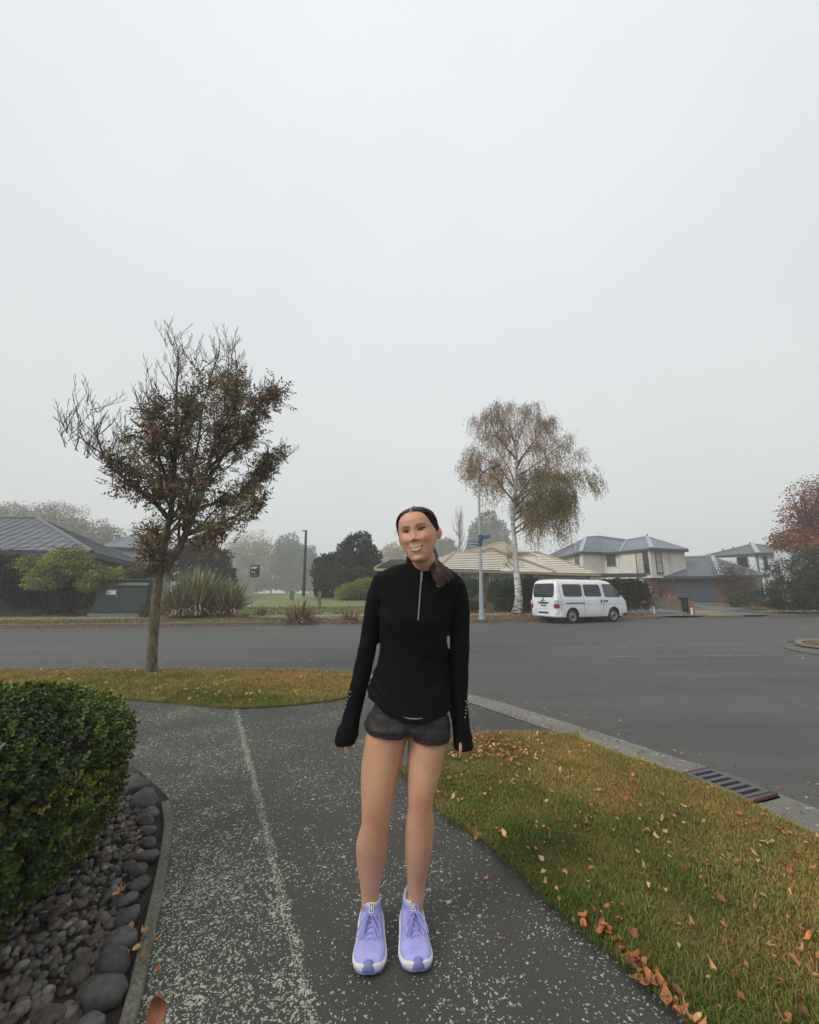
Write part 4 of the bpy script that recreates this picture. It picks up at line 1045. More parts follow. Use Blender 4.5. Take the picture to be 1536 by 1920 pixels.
# bare poplar
b = at(862, 1070, 78); pop = thing('poplar_tree', 'bare pale poplar standing in the mist left of the street sign', 'tree', b)
mb = MB(); mb.tube([b-Vector((0,0,1)), at(862, 1020, 78), at(863, 962, 78)], [.3, .2, .04], 6); mb.build('trunk', M_TWIG_P, pop)
mb = MB(); tips = []
for k in range(40):
    q = random.random(); s = at(862, 1050-70*q, 78); wd = (1-.75*q)*random.uniform(.3, 1)*3.0; an_ = random.random()*6.28
    e = s+Vector((math.cos(an_)*wd, math.sin(an_)*wd, 3.2+1.2*random.random()))
    branching(mb, sm3([s, s.lerp(e, .4)+Vector((math.cos(an_)*wd*.35, math.sin(an_)*wd*.3, 0)), e], 2), .07, 1, tips, .35, 9, .3, .5, 4)
mb.build('limbs', M_TWIG_P, pop)
# rusty tree at the right edge
rt_ = bgtree('rust_tree', 'rusty red autumn tree at the right edge beside the white house', 'tree', (1540, 1120), 29, [(1520,930,40,40,0),(1498,970,36,34,1),(1478,1010,34,26,0),(1462,1018,24,18,.5),(1540,985,50,60,0),(1510,1020,44,28,-1),(1575,940,50,60,0)], 9000, .16, [(112,70,54), (140,88,64), (160,104,74), (170,120,90)], .16, .4, None, shell=.15, limbs=26, bark=M_TWIG, clump=.8)
# ---------------------------------------------------------------- shrubs and hedges
def shrub(name, label, cat, base_px, Y, blobs, n, size, pal, group=None, shell=.6, stems=10, clump=1.4, aspect=.5, droop=0., mat=None, inner=True):
    b = at(base_px[0], base_px[1], Y); o = thing(name, label, cat, b, group)
    bl = [pb(u, v, Y+dy, rx, ry, rx*.8) for u, v, rx, ry, dy in blobs]
    mb = MB()
    for k in range(stems):
        x = random.choice(bl); d = Vector(rdir(1)[0]); e = Vector(x[0])+Vector((d.x*x[1], d.y*x[2], abs(d.z)*x[3]))*.7
        s = Vector((e.x*.4+b.x*.6+random.gauss(0,.1), e.y*.4+b.y*.6, b.z-.1))
        branching(mb, sm3([s, s.lerp(e, .5)+Vector((random.gauss(0,.06),0,.05)), e], 2), .022, 1, [], .6, 4, .4, .3, 4)
    mb.build('stems', M_TWIG, o)
    foliage('foliage', o, bl, n, size, pal, mat or M_LEAF, shell, droop, aspect, clump)
    return o
DKG = [(22,28,18), (34,42,24), (48,58,34)]
shrub('yellow_shrub', 'yellow green shrub spreading left of the green utility cabinet', 'shrub', (130, 1140), 20.6, [(128,1050,38,24,-.3),(100,1068,34,24,-.5),(150,1062,34,22,-.3),(60,1060,34,18,-.2),(85,1090,34,16,-.6),(178,1075,34,16,-.2),(212,1078,24,13,-.1),(168,1095,22,14,-.4),(75,1085,20,20,-.4)], 15000, .13, [(64,76,34), (116,124,58), (168,168,86), (192,186,104)], None, .45, 24, 1.6, .4, .3)
shrub('dark_hedge', 'dark green bush at the left edge in front of the brick house', 'shrub', (20, 1142), 20.2, [(0,1080,40,42,0),(35,1090,26,40,.2),(-30,1085,40,50,0)], 9000, .11, DKG, None, .6, 10)
shrub('dark_shrub', 'shaded brown green undergrowth beneath the yellow green shrub', 'shrub', (110, 1143), 21.0, [(70,1118,36,26,.2),(115,1112,36,32,.2),(155,1118,30,26,.2),(45,1122,30,22,0)], 10000, .1, [(30,27,20), (42,38,26), (52,50,32)], None, .5, 14)  # shadow at the shrub's foot is put into this dark palette
shrub('van_hedge', 'brown clipped hedge behind the nose of the white van', 'hedge', (1178, 1142), 24.2, [(1155,1112,26,25,.3),(1180,1112,26,27,0),(1203,1118,18,25,-.2),(1140,1110,18,24,.5),(1195,1110,20,20,0)], 14000, .10, [(44,38,28), (60,50,36), (72,62,42), (58,62,38)], None, .65, 14)
shrub('ball_shrub', 'small round clipped shrub on a thin stem left of the lamp post', 'shrub', (884, 1138), 24.3, [(880,1103,16,16,0),(888,1100,13,14,0)], 3500, .09, [(44,62,30), (62,84,42), (84,104,54)], None, .7, 5)
shrub('garden_shrub', 'large leafy green shrub under the cream roof left of the birch', 'shrub', (950, 1142), 24.6, [(945,1100,28,15,0),(965,1102,24,16,0),(930,1112,16,18,.1),(950,1122,34,20,.2),(975,1120,18,22,.2)], 9000, .14, [(40,54,28), (58,78,40), (84,106,58), (104,122,74)], None, .55, 12)
shrub('garden_shrub', 'dark green shrub partly hidden by the back of the van', 'shrub', (992, 1142), 24.4, [(990,1105,16,22,0),(1000,1100,14,16,.1),(985,1125,14,20,0)], 4500, .12, [(28,38,22), (44,56,32), (62,76,42)], None, .6, 8)
shrub('low_hedge', 'low clipped box hedge at the foot of the brick wall', 'hedge', (888, 1143), 23.8, [(882,1136,14,8,0),(898,1136,10,8,0)], 3000, .07, [(36,46,22), (54,66,32)], None, .7, 4)
shrub('twiggy_shrub', 'half bare reddish shrub in front of the garage pillar', 'shrub', (1380, 1135), 27, [(1375,1090,34,28,0),(1358,1068,24,20,.2),(1392,1068,24,18,.2),(1378,1112,30,20,0)], 2600, .09, [(84,48,42), (92,58,48), (70,64,48)], None, .15, 46)
shrub('twiggy_shrub', 'straggly yellow green shrub with pale flowers right of the brick pillar', 'shrub', (1398, 1135), 26.4, [(1398,1112,20,22,0),(1385,1122,20,14,0),(1408,1100,12,14,0)], 2600, .09, [(66,70,44), (98,98,60), (124,118,78)], None, .3, 12)
shrub('green_shrub', 'tall dark green conifer shrub at the right edge', 'shrub', (1490, 1140), 25.5, [(1490,1082,34,38,0),(1450,1080,16,30,.3),(1520,1070,36,38,.2),(1480,1112,44,28,0),(1530,1105,40,36,0),(1560,1080,40,60,0)], 20000, .11, [(28,38,26), (44,56,36), (66,78,48), (82,86,56)], None, .55, 14)
shrub('dark_hedge', 'low dark hedge at the right edge beneath the conifer shrub', 'hedge', (1480, 1142), 24.8, [(1440,1122,26,18,0),(1480,1124,34,18,0),(1525,1124,36,20,0),(1570,1120,40,24,0)], 11000, .09, DKG, None, .6, 10)
shrub('lime_shrub', 'low lime green mounded shrub at the foot of the evergreen', 'shrub', (672, 1124), 36.5, [(660,1108,26,14,0),(690,1100,26,17,0),(645,1114,16,9,0),(710,1105,20,18,0)], 9000, .16, [(98,110,38), (134,144,50), (162,168,66)], None, .6, 8)
shrub('brown_shrub', 'brown hedge remnants beside the green cabinet and street tree', 'shrub', (268, 1150), 20.1, [(270,1145,9,12,0),(262,1075,24,14,1.2),(280,1070,16,12,1.2)], 2500, .1, [(92,66,46), (108,80,56), (84,70,50)], None, .3, 10)
# ---------------------------------------------------------------- flax clumps and tussocks
M_FLAX = vcol('flax_leaf', .5, .4, .12, 3)
def flax(name, label, base, n, h, spread, pal, w_=.05, group=None, deadpal=None, dead=.25, ybias=0):
    o = thing(name, label, 'flax', base, group)
    Vs = []; Fs = []; Cs = []; pal_ = palette(pal); dp = palette(deadpal or [(150,130,104), (124,98,74), (168,150,124)]); off_ = 0
    for i in range(n):
        isd = random.random() < dead; a = random.random()*6.283; lean = random.random()**.75*spread*(1.15 if isd else 1)
        L = h*random.uniform(.6, 1.05)*(.75 if isd else 1); r0 = random.random()*spread*.35
        p = np.array([base.x+math.cos(a)*r0, base.y+math.sin(a)*r0*.8, base.z-.04]); dr = np.array([math.cos(a), math.sin(a)*.8, 0])
        sd_ = np.array([-math.sin(a), math.cos(a), 0]); tw = random.gauss(0, .5); sd_ = sd_*math.cos(tw)+np.array([0,0,1])*math.sin(tw)*.5
        seg = 6; el = math.atan2(L, lean*1.0+.001); th = el+.05; cur = p.copy(); c = pick(pal_ if not isd else dp, [random.random()])[0]
        bend = random.uniform(.05, .4)*(2.4 if isd else 1)*lean/spread
        for k in range(seg+1):
            q = k/seg; ww = w_*(1-q**2.2)*(.55+.45*min(1, q*4))*random.uniform(.95, 1.05)+.002
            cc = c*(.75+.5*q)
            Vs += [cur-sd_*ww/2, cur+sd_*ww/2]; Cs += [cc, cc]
            th -= bend*(.4+q*1.6)/seg*3.0
            cur = cur+(dr*math.cos(th)+np.array([0,0,1])*math.sin(th))*L/seg
            if cur[2] < base.z+.02: cur[2] = base.z+.02
        for k in range(seg): Fs.append((off_+2*k, off_+2*k+1, off_+2*k+3, off_+2*k+2))
        off_ += 2*(seg+1)
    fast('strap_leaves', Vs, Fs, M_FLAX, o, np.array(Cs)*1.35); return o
FX = [(52,56,34), (84,86,54), (118,116,78), (146,140,98)]
def gb(u, v, Y): return at(u, v, Y)
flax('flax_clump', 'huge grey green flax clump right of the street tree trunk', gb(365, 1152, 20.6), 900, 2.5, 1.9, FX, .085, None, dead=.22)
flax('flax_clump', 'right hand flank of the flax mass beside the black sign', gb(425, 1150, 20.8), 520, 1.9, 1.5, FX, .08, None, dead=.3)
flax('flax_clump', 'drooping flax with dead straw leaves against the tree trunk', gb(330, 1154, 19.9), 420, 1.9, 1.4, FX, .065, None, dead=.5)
BZ = [(74,62,36), (104,84,46), (128,100,56), (92,92,54)]
flax('flax_clump', 'bronze flax clump overhanging the kerb in the middle', gb(560, 1166, 18.9), 330, 1.2, 1.25, BZ, .05, None, dead=.35)
flax('flax_clump', 'smaller brown flax clump beside her elbow', gb(657, 1166, 19.3), 170, 1.0, .8, [(96,76,50), (120,96,64), (104,92,62)], .03, None, dead=.4)
flax('tussock', 'green tussock grass left of the bronze flax', gb(490, 1153, 20.2), 220, .62, .5, [(84,92,50), (112,114,62), (120,104,66)], .02, None, dead=.2)
flax('tussock', 'low pale green tussock at the foot of the big flax', gb(455, 1155, 20.0), 260, .42, .75, [(104,118,70), (132,138,88), (142,134,92)], .02, None, dead=.2)
for u_, y_, l_ in ((1230, 1118, 'straw coloured grass behind the near end of the timber fence'), (1248, 1120, 'straw coloured grass behind the middle of the timber fence'), (1266, 1122, 'straw coloured grass behind the letterbox end of the fence')):
    flax('dry_grass', l_, gb(u_, 1141, 25.3), 110, 1.05, .5, [(150,118,72), (172,140,92), (134,100,62)], .02, 'dry grasses behind the timber fence', dead=.5)
# far misty wood behind the park
blobs = [pb(u, 1096+random.uniform(-4, 4), 158+random.uniform(-6, 6), 26, random.uniform(10, 17)) for u in range(400, 860, 22)]
o = foliage('far_woods', None, blobs, 9000, 1.3, [(92,92,78), (112,108,92), (98,84,72)], M_LEAF_F, .2); tag(o, kind='stuff')
blobs = [pb(u, 1092+random.uniform(-4, 4), 155+random.uniform(-8, 8), 30, random.uniform(14, 22)) for u in list(range(-120, 300, 40))+list(range(1450, 1700, 50))]
o = foliage('far_treeline', None, blobs, 6000, 1.3, [(86,88,72), (104,98,84)], M_LEAF_F, .2); tag(o, kind='stuff')
# ================================================================== near ground cover
def grass(name, poly, n, hmin, hmax, colfn, w_=.004, z0=.018, dens=None, lean=.6, seg=2):
    xs = [p[0] for p in poly]; ys = [p[1] for p in poly]
    P = np.column_stack([RNG.uniform(min(xs), max(xs), n), RNG.uniform(min(ys), max(ys), n)])
    k = inpoly(P, poly)
    if dens is not None: k &= RNG.random(n) < dens(P)
    P = P[k]; n = len(P)
    a = RNG.random(n)*6.283; h = (hmin+(hmax-hmin)*RNG.random(n)**1.6)*(.65+.7*vnoise(P[:, 0], P[:, 1], 5.5))
    ln = lean*(.4+RNG.random(n)); d = np.column_stack([np.cos(a), np.sin(a), np.zeros(n)]); s = np.column_stack([-np.sin(a), np.cos(a), np.zeros(n)])
    B = np.column_stack([P, np.full(n, z0-.004)]); Z = np.array([0, 0, 1.])
    w2 = (w_*(.6+.8*RNG.random(n)))[:, None]/2; h_ = h[:, None]; l_ = ln[:, None]
    M = B+Z*h_*.6+d*h_*l_*.35; T = B+Z*h_*(1-.25*l_)+d*h_*l_
    V = np.stack([B-s*w2, B+s*w2, M+s*w2*.8, M-s*w2*.8, T+s*w2*.15, T-s*w2*.15], 1).reshape(-1, 3)
    i = np.arange(n)[:, None]*6; F = np.vstack([i+np.array([0,1,2,3]), i+np.array([3,2,4,5])])
    C = colfn(P, n)
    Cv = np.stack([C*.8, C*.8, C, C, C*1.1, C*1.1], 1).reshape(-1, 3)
    o = fast(name, V, F, M_GRASS, None, Cv); tag(o, kind='stuff'); return o
M_GRASS = vcol('grass_blade', .7, .2, .15, 2, .25)
GP = palette([(88,104,46), (118,124,60), (146,134,76), (172,148,86), (178,142,92), (134,106,66)])
def col_verge(P, n):
    e = dist_poly(P, EDGE_R)
    t_ = .08+.44*np.clip((e-.2)/1.1, 0, 1)+.55*(vnoise(P[:, 0], P[:, 1], 1.7)-.5)+.35*(vnoise(P[:, 0], P[:, 1], 5.)-.5)+RNG.normal(size=n)*.14
    t_ = t_+.2*np.exp(-((P[:, 0]-1.5)**2+(P[:, 1]-3.9)**2)/.3)
    return pick(GP, np.clip(t_, 0, 1))
def col_strip(P, n):
    t_ = .48+.5*(vnoise(P[:, 0], P[:, 1], .9)-.5)+.3*(vnoise(P[:, 0], P[:, 1], 3.)-.5)+RNG.normal(size=n)*.12-.3*np.exp(-((P[:, 1]-5.3)**2)/.12)*(P[:, 0] > -3)
    return pick(GP, np.clip(t_, 0, 1))
VR = [p for p in VERGE_R if p[1] > .6]+[]
def scat(poly, e=.035):
    """the turf creeps a little over its edge"""
    cx = sum(p[0] for p in poly)/len(poly); cy = sum(p[1] for p in poly)/len(poly)
    return [(p[0]+(e if p[0] > cx else -e)*abs(math.sin(p[0]*17+p[1]*11)), p[1]+(e if p[1] > cy else -e)*abs(math.sin(p[0]*13-p[1]*9))) for p in poly]
VRc = [(max(p[0], -1), p[1]) for p in VERGE_R if p[1] > .55]
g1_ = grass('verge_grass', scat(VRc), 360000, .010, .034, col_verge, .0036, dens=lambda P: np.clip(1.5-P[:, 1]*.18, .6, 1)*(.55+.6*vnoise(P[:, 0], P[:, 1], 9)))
ST = [p for p in scat(STRIP)]
STc = [(max(-9.5, p[0]), p[1]) for p in STRIP]
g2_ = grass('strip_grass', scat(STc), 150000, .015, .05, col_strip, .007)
g3_ = grass('corner_grass', isl2[:21]+[(16, 12.2), (16, 9.55)]+isl2[-3:], 16000, .02, .06, col_strip, .012, z0=.05) if True else None
# rough grass along the far kerb and around the park
xs_ = RNG.uniform(-26, 30, 60000); ds_ = RNG.random(60000)**1.3*9+.2
k_ = ((ds_ < 2.2) | (ds_ > 3.3))
xs_, ds_ = xs_[k_], ds_[k_]; ys_ = np.interp(xs_, [k[0] for k in KERB], [k[1] for k in KERB])+ds_
zs_ = np.interp(ds_, [p[0] for p in PD], [p[1] for p in PD]); n = len(xs_)
bad = ((xs_ > 13) & (xs_ < 22.5))
xs_, ys_, zs_, ds_ = xs_[~bad], ys_[~bad], zs_[~bad], ds_[~bad]; n = len(xs_)
B = np.column_stack([xs_, ys_, zs_-.02]); D_ = unit(np.column_stack([RNG.normal(size=n)*.5, RNG.normal(size=n)*.5, np.ones(n)])); h_ = .05+.1*RNG.random(n)
V, F = leaves(B, D_, h_, .035, 0)
C = pick(palette([(84,94,48), (110,108,56), (136,116,62), (148,118,66), (116,84,54)]), np.clip(np.where(xs_ < -3, .15, .5)+.3*(ds_ < 2.2)+.5*(vnoise(xs_, ys_, .8)-.5)+RNG.normal(size=n)*.12, 0, 1))
o = fast('roadside_grass', V, F, M_GRASS, None, np.repeat(C, 4, 0)); tag(o, kind='stuff')
# ---------------------------------------------------------------- fallen leaves
def leaf_mesh(name, L, W, curl, twist, mat):
    V = []; nx, ny = 5, 3
    for i in range(nx+1):
        q = i/nx; w_ = W*math.sin(math.pi*min(1, q*.93+.07))**.8*(1-.35*q)
        for j in range(ny):
            s = (j-1); x = (q-.5)*L; y = s*w_/2
            z = curl*((q-.4)**2*2.2+abs(s)*.35*(1+.5*math.sin(q*7+twist)))*L+twist*.06*L*s*(q-.5)
            V.append((x, y, z))
    z0 = min(v[2] for v in V); V = [(x, y, z-z0) for x, y, z in V]
    F = [(i*ny+j, (i+1)*ny+j, (i+1)*ny+j+1, i*ny+j+1) for i in range(nx) for j in range(ny-1)]
    k = len(V); V += [(-L*.5, -.001, V[1][2]), (-L*.5, .001, V[1][2]), (-L*.78, .0, V[1][2]+.004)]; F.append((k, k+1, k+2))
    me = bpy.data.meshes.new(name); me.from_pydata(V, [], F); me.materials.append(mat)
    me.polygons.foreach_set('use_smooth', [True]*len(F)); return me
def dleaf(name, a, b):
    t = NT(name); f = t.noise(t.obj(), 40, 4, .6)
    rn = t.n('ShaderNodeObjectInfo').outputs['Random']
    c = t.mix(t.ramp(f, [(.35, 0.0), (.65, 1.0)]), a, b)
    c = t.mix(1.0, c, t.ramp(rn, [(0, .65), (1, 1.3)]), 'MULTIPLY')
    t.base(c); t.set(Roughness=.6); return t.m
LM = [dleaf('fallen_leaf_tan', lin(176,128,88), lin(200,158,112)), dleaf('fallen_leaf_orange', lin(168,96,54), lin(188,120,72)), dleaf('fallen_leaf_brown', lin(112,66,44), lin(146,92,62)), dleaf('fallen_leaf_pale', lin(198,160,112), lin(184,136,88))]
LMESH = [leaf_mesh('fallen_leaf', .058, .04, c_, t_, LM[i % 4]) for i, (c_, t_) in enumerate([(.15,.5),(.35,1),(.55,-.8),(.2,.3),(.7,.4),(.4,-.5),(.5,1.2),(.1,-.3),(.9,.7),(.3,.2),(.65,-1),(.25,.9)])]
lproto = None; NLEAF = 0
def drop(x, y, z, label, group, size=1., kind=None, tilt=.5):
    global lproto, NLEAF
    i = random.randrange(12)
    if kind is not None: i = kind+4*random.randrange(3)
    me = LMESH[i]
    o = bpy.data.objects.new('fallen_leaf', me); COL.objects.link(o); NLEAF += 1
    o.location = (x, y, z); s = size*random.uniform(.6, 1.15); o.scale = (s, s*random.uniform(.75, 1.1), s)
    o.rotation_euler = (random.gauss(0, tilt), random.gauss(0, tilt), random.random()*6.283)
    return tag(o, label, 'leaf', group)
def scatter(poly, n, fn):
    xs = [p[0] for p in poly]; ys = [p[1] for p in poly]; c = 0
    while c < n:
        p = (random.uniform(min(xs), max(xs)), random.uniform(min(ys), max(ys)))
        if inpoly([p], poly)[0] and fn(p): c += 1
lv = [(.5, 1.2), (2.6, 1.2), (2.6, 4.1), (.1, 4.1)]
LAB_V = 'dry tan and orange birch leaf lying on the right hand grass verge'
scatter(VRc, 165, lambda p: p[1] > .95 and abs(p[0]) < p[1]*1.02 and (random.random() < .5+.5*vnoise([p[0]], [p[1]], 2.)[0]) and bool(drop(p[0], p[1], .04, LAB_V, 'leaves on the right grass verge', .7)))
LAB_E = 'orange brown leaf caught in the drift along the path edge of the right verge'
for k in range(46):
    q = random.random()**1.0; i = min(len(EDGE_R)-2, int(q*(len(EDGE_R)-8))); a, b = EDGE_R[i], EDGE_R[i+1]; f = random.random()
    if a[1] < 1.1: continue
    drop(a[0]+(b[0]-a[0])*f+random.gauss(.02, .03), a[1]+(b[1]-a[1])*f+random.gauss(0, .02), .018, LAB_E, 'leaves drifted along the path edge', .75, random.choice([1, 1, 2, 0]))
for k in range(24):   # drift where the verge narrows near the camera
    c_ = random.choice([(.66, 1.93), (.72, 1.83), (.77, 1.73), (.80, 1.66)]); drop(c_[0]+random.gauss(.03, .03), c_[1]+random.gauss(0, .03), .02+random.random()*.02, LAB_E, 'leaves drifted along the path edge', .95, random.choice([1, 1, 2]))
LAB_P = 'orange tan leaf in the thick leaf pile at the tip of the right verge'
for k in range(36): drop(.52+random.gauss(.1, .22), 3.68+random.gauss(0, .16), .03+random.random()*.02, LAB_P, 'leaves piled at the tip of the right verge', .75, random.choice([0, 1, 1, 3]))
for (u, v, lab, kd) in ((912, 1650, 'small orange leaf lying on the path right of her shin', 1), (908, 1702, 'tiny tan leaf on the path beside her right hand shoe', 0), (938, 1763, 'orange leaf on the dark path furthest right of her shoes', 1), (585, 1382, 'pale leaf lying on the far part of the path behind her hand', 3)):
    p = G(u, v); drop(p.x, p.y, .006, lab, None, .55, kd, .1)
# a big curled leaf pokes up by the concrete edging at the bottom of the picture
p = G(292, 1960); big = drop(p.x, p.y, .10, 'large reddish brown leaf standing upright beside the concrete edging', None, 2.3, 2, .0); big.rotation_euler = (R(30), R(-80), R(70)); big.scale = (2.0, 1.5, 2.0)
for k in range(16):
    q = random.random(); p = G(random.uniform(215, 300), random.uniform(1560, 1860)); drop(p.x, p.y, .045, 'small orange leaf fallen among the dark pebbles of the garden bed', 'leaves among the garden bed pebbles', .6, random.choice([0, 1]))
print('leaf objects', NLEAF)
# the many tiny ones on the far strip, in the gutters and along the far kerb
def litter(name, P, Z, L):
    n = len(P); B = np.column_stack([P, np.full(n, 0)+Z]); a = RNG.random(n)*6.283
    D_ = unit(np.column_stack([np.cos(a), np.sin(a), RNG.random(n)*.6])); N_ = unit(np.column_stack([RNG.normal(size=n)*.35, RNG.normal(size=n)*.35, np.ones(n)]))
    Ls = L*(.6+.8*RNG.random(n)); V, F = leaves(B, D_, Ls, Ls*.62, .3, N_)
    C = pick(palette([(112,66,44), (166,98,58), (186,132,86), (206,172,124)]), RNG.random(n)); o = fast(name, V, F, M_LEAF, None, np.repeat(C, 4, 0)); return tag(o, kind='stuff')
P = np.column_stack([RNG.uniform(-9, -.6, 2200), RNG.uniform(5, 7.7, 2200)]); P = P[inpoly(P, STRIP)]
P = P[RNG.random(len(P)) < .1+.5*vnoise(P[:, 0], P[:, 1], 1.3)**2]
litter('leaf_litter', P, .05, .05)
x = RNG.uniform(-24, 12, 5000); y = np.interp(x, [k[0] for k in KERB], [k[1] for k in KERB])-np.abs(RNG.normal(size=5000))*.14-.02
litter('kerb_leaf_litter', np.column_stack([x, y]), ROAD_Z+.02, .06)
x = RNG.uniform(2.5, 14, 2600); dd_ = RNG.uniform(.2, 6, 2600); y = np.interp(x, [k[0] for k in KERB], [k[1] for k in KERB])+dd_
litter('lawn_leaf_litter', np.column_stack([x, y]), np.interp(dd_, [p[0] for p in PD], [p[1] for p in PD])+.03, .07)
P = np.array([(p[0]+random.gauss(0, .25), p[1]+random.gauss(0, .25)) for p in random.choices([q for q in GUT_OUT if 2.3 < q[1] < 7 and q[0] > 0], k=160)]); litter('road_leaf_litter', P, ROAD_Z+.014, .03)
P = np.column_stack([RNG.uniform(-8, 9, 90), RNG.uniform(8, 18, 90)]); litter('road_leaf_specks', P, ROAD_Z+.012, .05)
P = np.column_stack([VG for VG in (RNG.uniform(.2, 2.5, 1500), RNG.uniform(1.0, 4.1, 1500))]); P = P[inpoly(P, VRc)]; litter('verge_leaf_crumbs', P[RNG.random(len(P)) < .4], .038, .024)
P = np.column_stack([.60+RNG.normal(size=220)*.25, 3.72+RNG.normal(size=220)*.16]); litter('leaf_pile_crumbs', P, .035+.02*RNG.random(220), .032)
# ---------------------------------------------------------------- garden bed: edging, cobbles, pebbles
EDG = smoothcurve([(-1.50, 2.86), (-1.42, 2.74), (-1.33, 2.60), (-1.18, 2.30), (-1.05, 2.02), (-.94, 1.77), (-.84, 1.54), (-.70, 1.15), (-.5, .5)], 6)
BEDL = smoothcurve([(-2.5, 3.62), (-2.1, 3.42), (-1.75, 3.13), (-1.56, 2.95), (-1.50, 2.86)], 5)
M_SOIL = turf('bed_soil', [(.3, lin(44,36,30)), (.7, lin(72,58,48))], 3, 60, 1.0)
o = sheet('garden_bed', BEDL[:-1]+EDG+[(-4, .4), (-5, 3.6)], .006, M_SOIL); tag(o, kind='structure')
EDl = offset(EDG, .046)
mb = MB(); mb.loft([[(p[0], p[1], -.01) for p in EDG], [(p[0], p[1], .026) for p in EDG], [(p[0]*.9+q[0]*.1, p[1]*.9+q[1]*.1, .032) for p, q in zip(EDG, EDl)], [(p[0]*.1+q[0]*.9, p[1]*.1+q[1]*.9, .032) for p, q in zip(EDG, EDl)], [(p[0], p[1], .024) for p in EDl], [(p[0], p[1], -.01) for p in EDl]], cap=False, closed=False)
t = NT('weathered_edging'); p = t.pos(); t.base(t.mix(.4, t.ramp(t.noise(p, 5, 5, .65), [(.3, lin(62,58,50)), (.7, lin(104,100,86))]), t.ramp(t.noise(p, 90, 4, .7), [(.4, lin(50,48,42)), (.65, lin(150,150,130))]))); t.bump(t.noise(p, 90, 4, .7), .5, .008)
o = mb.build('edging', t.set(Roughness=.9)); tag(o, kind='structure')
def stone_mesh(name, seed, mat):
    rnd = random.Random(seed); bm = bmesh.new(); bmesh.ops.create_icosphere(bm, subdivisions=3, radius=.5)
    s = (1, rnd.uniform(.62, .85), rnd.uniform(.42, .6)); o3 = Vector((rnd.random()*9, rnd.random()*9, seed))
    for v in bm.verts:
        d = v.co.normalized(); f = 1+.22*mnoise.noise(d*1.3+o3)+.05*mnoise.noise(d*4+o3); v.co = Vector((d.x*s[0], d.y*s[1], d.z*s[2]))*.5*f
    me = bpy.data.meshes.new(name); bm.to_mesh(me); bm.free(); me.materials.append(mat); me.polygons.foreach_set('use_smooth', [True]*len(me.polygons)); return me
def stone_mat(name, a, b, c_):
    t = NT(name); p = t.obj(); rn = t.n('ShaderNodeObjectInfo').outputs['Random']
    c = t.ramp(t.noise(p, 5, 5, .65), [(.3, a), (.7, b)]); c = t.mix(1.0, c, t.ramp(rn, [(0, (.7,.7,.72,1)), (1, (1.35,1.3,1.22,1))]), 'MULTIPLY')
    sp = t.math('GREATER_THAN', t.noise(p, 14, 4, .7), .66); c = t.mix(t.math('MULTIPLY', sp, .35), c, c_)
    t.base(c); t.bump(t.noise(p, 40, 4, .6), .25, .02); return t.set(Roughness=.72)
M_STONE = stone_mat('river_stone', lin(54,54,55), lin(88,86,84), lin(140,140,130))
M_PEB = stone_mat('pebble', lin(50,46,44), lin(92,84,78), lin(140,136,128))
SM = [stone_mesh('edging_stone', i, M_STONE) for i in range(6)]; PM = [stone_mesh('pebble', 20+i, M_PEB) for i in range(6)]
def put(name, me, x, y, z, s, rz, label, group):
    o = bpy.data.objects.new(name, me); COL.objects.link(o); o.location = (x, y, z); o.scale = s; o.rotation_euler = (random.gauss(0, .12), random.gauss(0, .12), rz)
    return tag(o, label, 'stone', group)
line = [p for p in offset(EDG, .115) if p[1] > .9]; acc = 0; last = Vector(line[0]+(0,)); first_ = True; ns_ = 0
for p in line:
    q = Vector(p+(0,)); 
    while (q-last).length > .105:
        last = last+(q-last).normalized()*random.uniform(.095, .135); sz = random.uniform(.08, .14)*(1.0 if last.y < 2.3 else .85)
        put('edging_stone', random.choice(SM), last.x+random.gauss(0, .012), last.y, .035, (sz, sz, sz*1.15), random.choice([0, .3, -.4, 1.2]), 'smooth dark grey river stone in the row along the concrete edging', 'river stones along the concrete edging'); ns_ += 1
for p in smoothcurve([(-2.35, 3.45), (-2.05, 3.27), (-1.8, 3.03), (-1.63, 2.84)], 2):
    sz = random.uniform(.13, .18); put('edging_stone', random.choice(SM), p[0], p[1]-.02, .035, (sz, sz, sz), random.random()*3, 'smooth dark grey river stone where the bed curves behind the hedge', 'river stones at the curved end of the bed'); ns_ += 1
# mid-sized pebbles one by one, the small fill as one bed
bedpoly = [(p[0]-.13, p[1]-.02) for p in EDG if p[1] > .6]+[(-1.6, .8), (-2.1, 1.4), (-1.9, 2.2), (-1.9, 2.9)]
c_ = 0
while c_ < 130:
    p = (random.uniform(-1.9, -.6), random.uniform(.95, 2.8))
    if not inpoly([p], bedpoly)[0]: continue
    near_ = p[1] < 1.75; sz = random.uniform(.035, .085)*(1.1 if near_ else .85)
    put('pebble', random.choice(PM), p[0], p[1], .022, (sz, sz, sz*1.1), random.random()*6, 'rounded dark pebble in the gravel between the hedge and the edging stones', 'pebbles in the garden bed'); c_ += 1
bmv = [np.array([v.co[:] for v in m.vertices]) for m in [stone_mesh('gravel', 40+i, M_PEB) for i in range(4)]]
def lowpoly(seed):
    rnd = np.random.default_rng(seed); bm = bmesh.new(); bmesh.ops.create_icosphere(bm, subdivisions=2, radius=.5); V = np.array([v.co[:] for v in bm.verts]); F = np.array([[v.index for v in f.verts] for f in bm.faces]); bm.free()
    V = V*np.array([1, rnd.uniform(.6, .9), rnd.uniform(.45, .65)])*(1+.12*np.sin(V[:, :1]*6+seed)*np.cos(V[:, 1:2]*5)); return V, F
LP = [lowpoly(i) for i in range(5)]; Vs = []; Fs = []; Cs = []; off_ = 0; pal = palette([(56,52,50), (84,80,78), (104,98,92), (92,80,72), (132,128,120)])
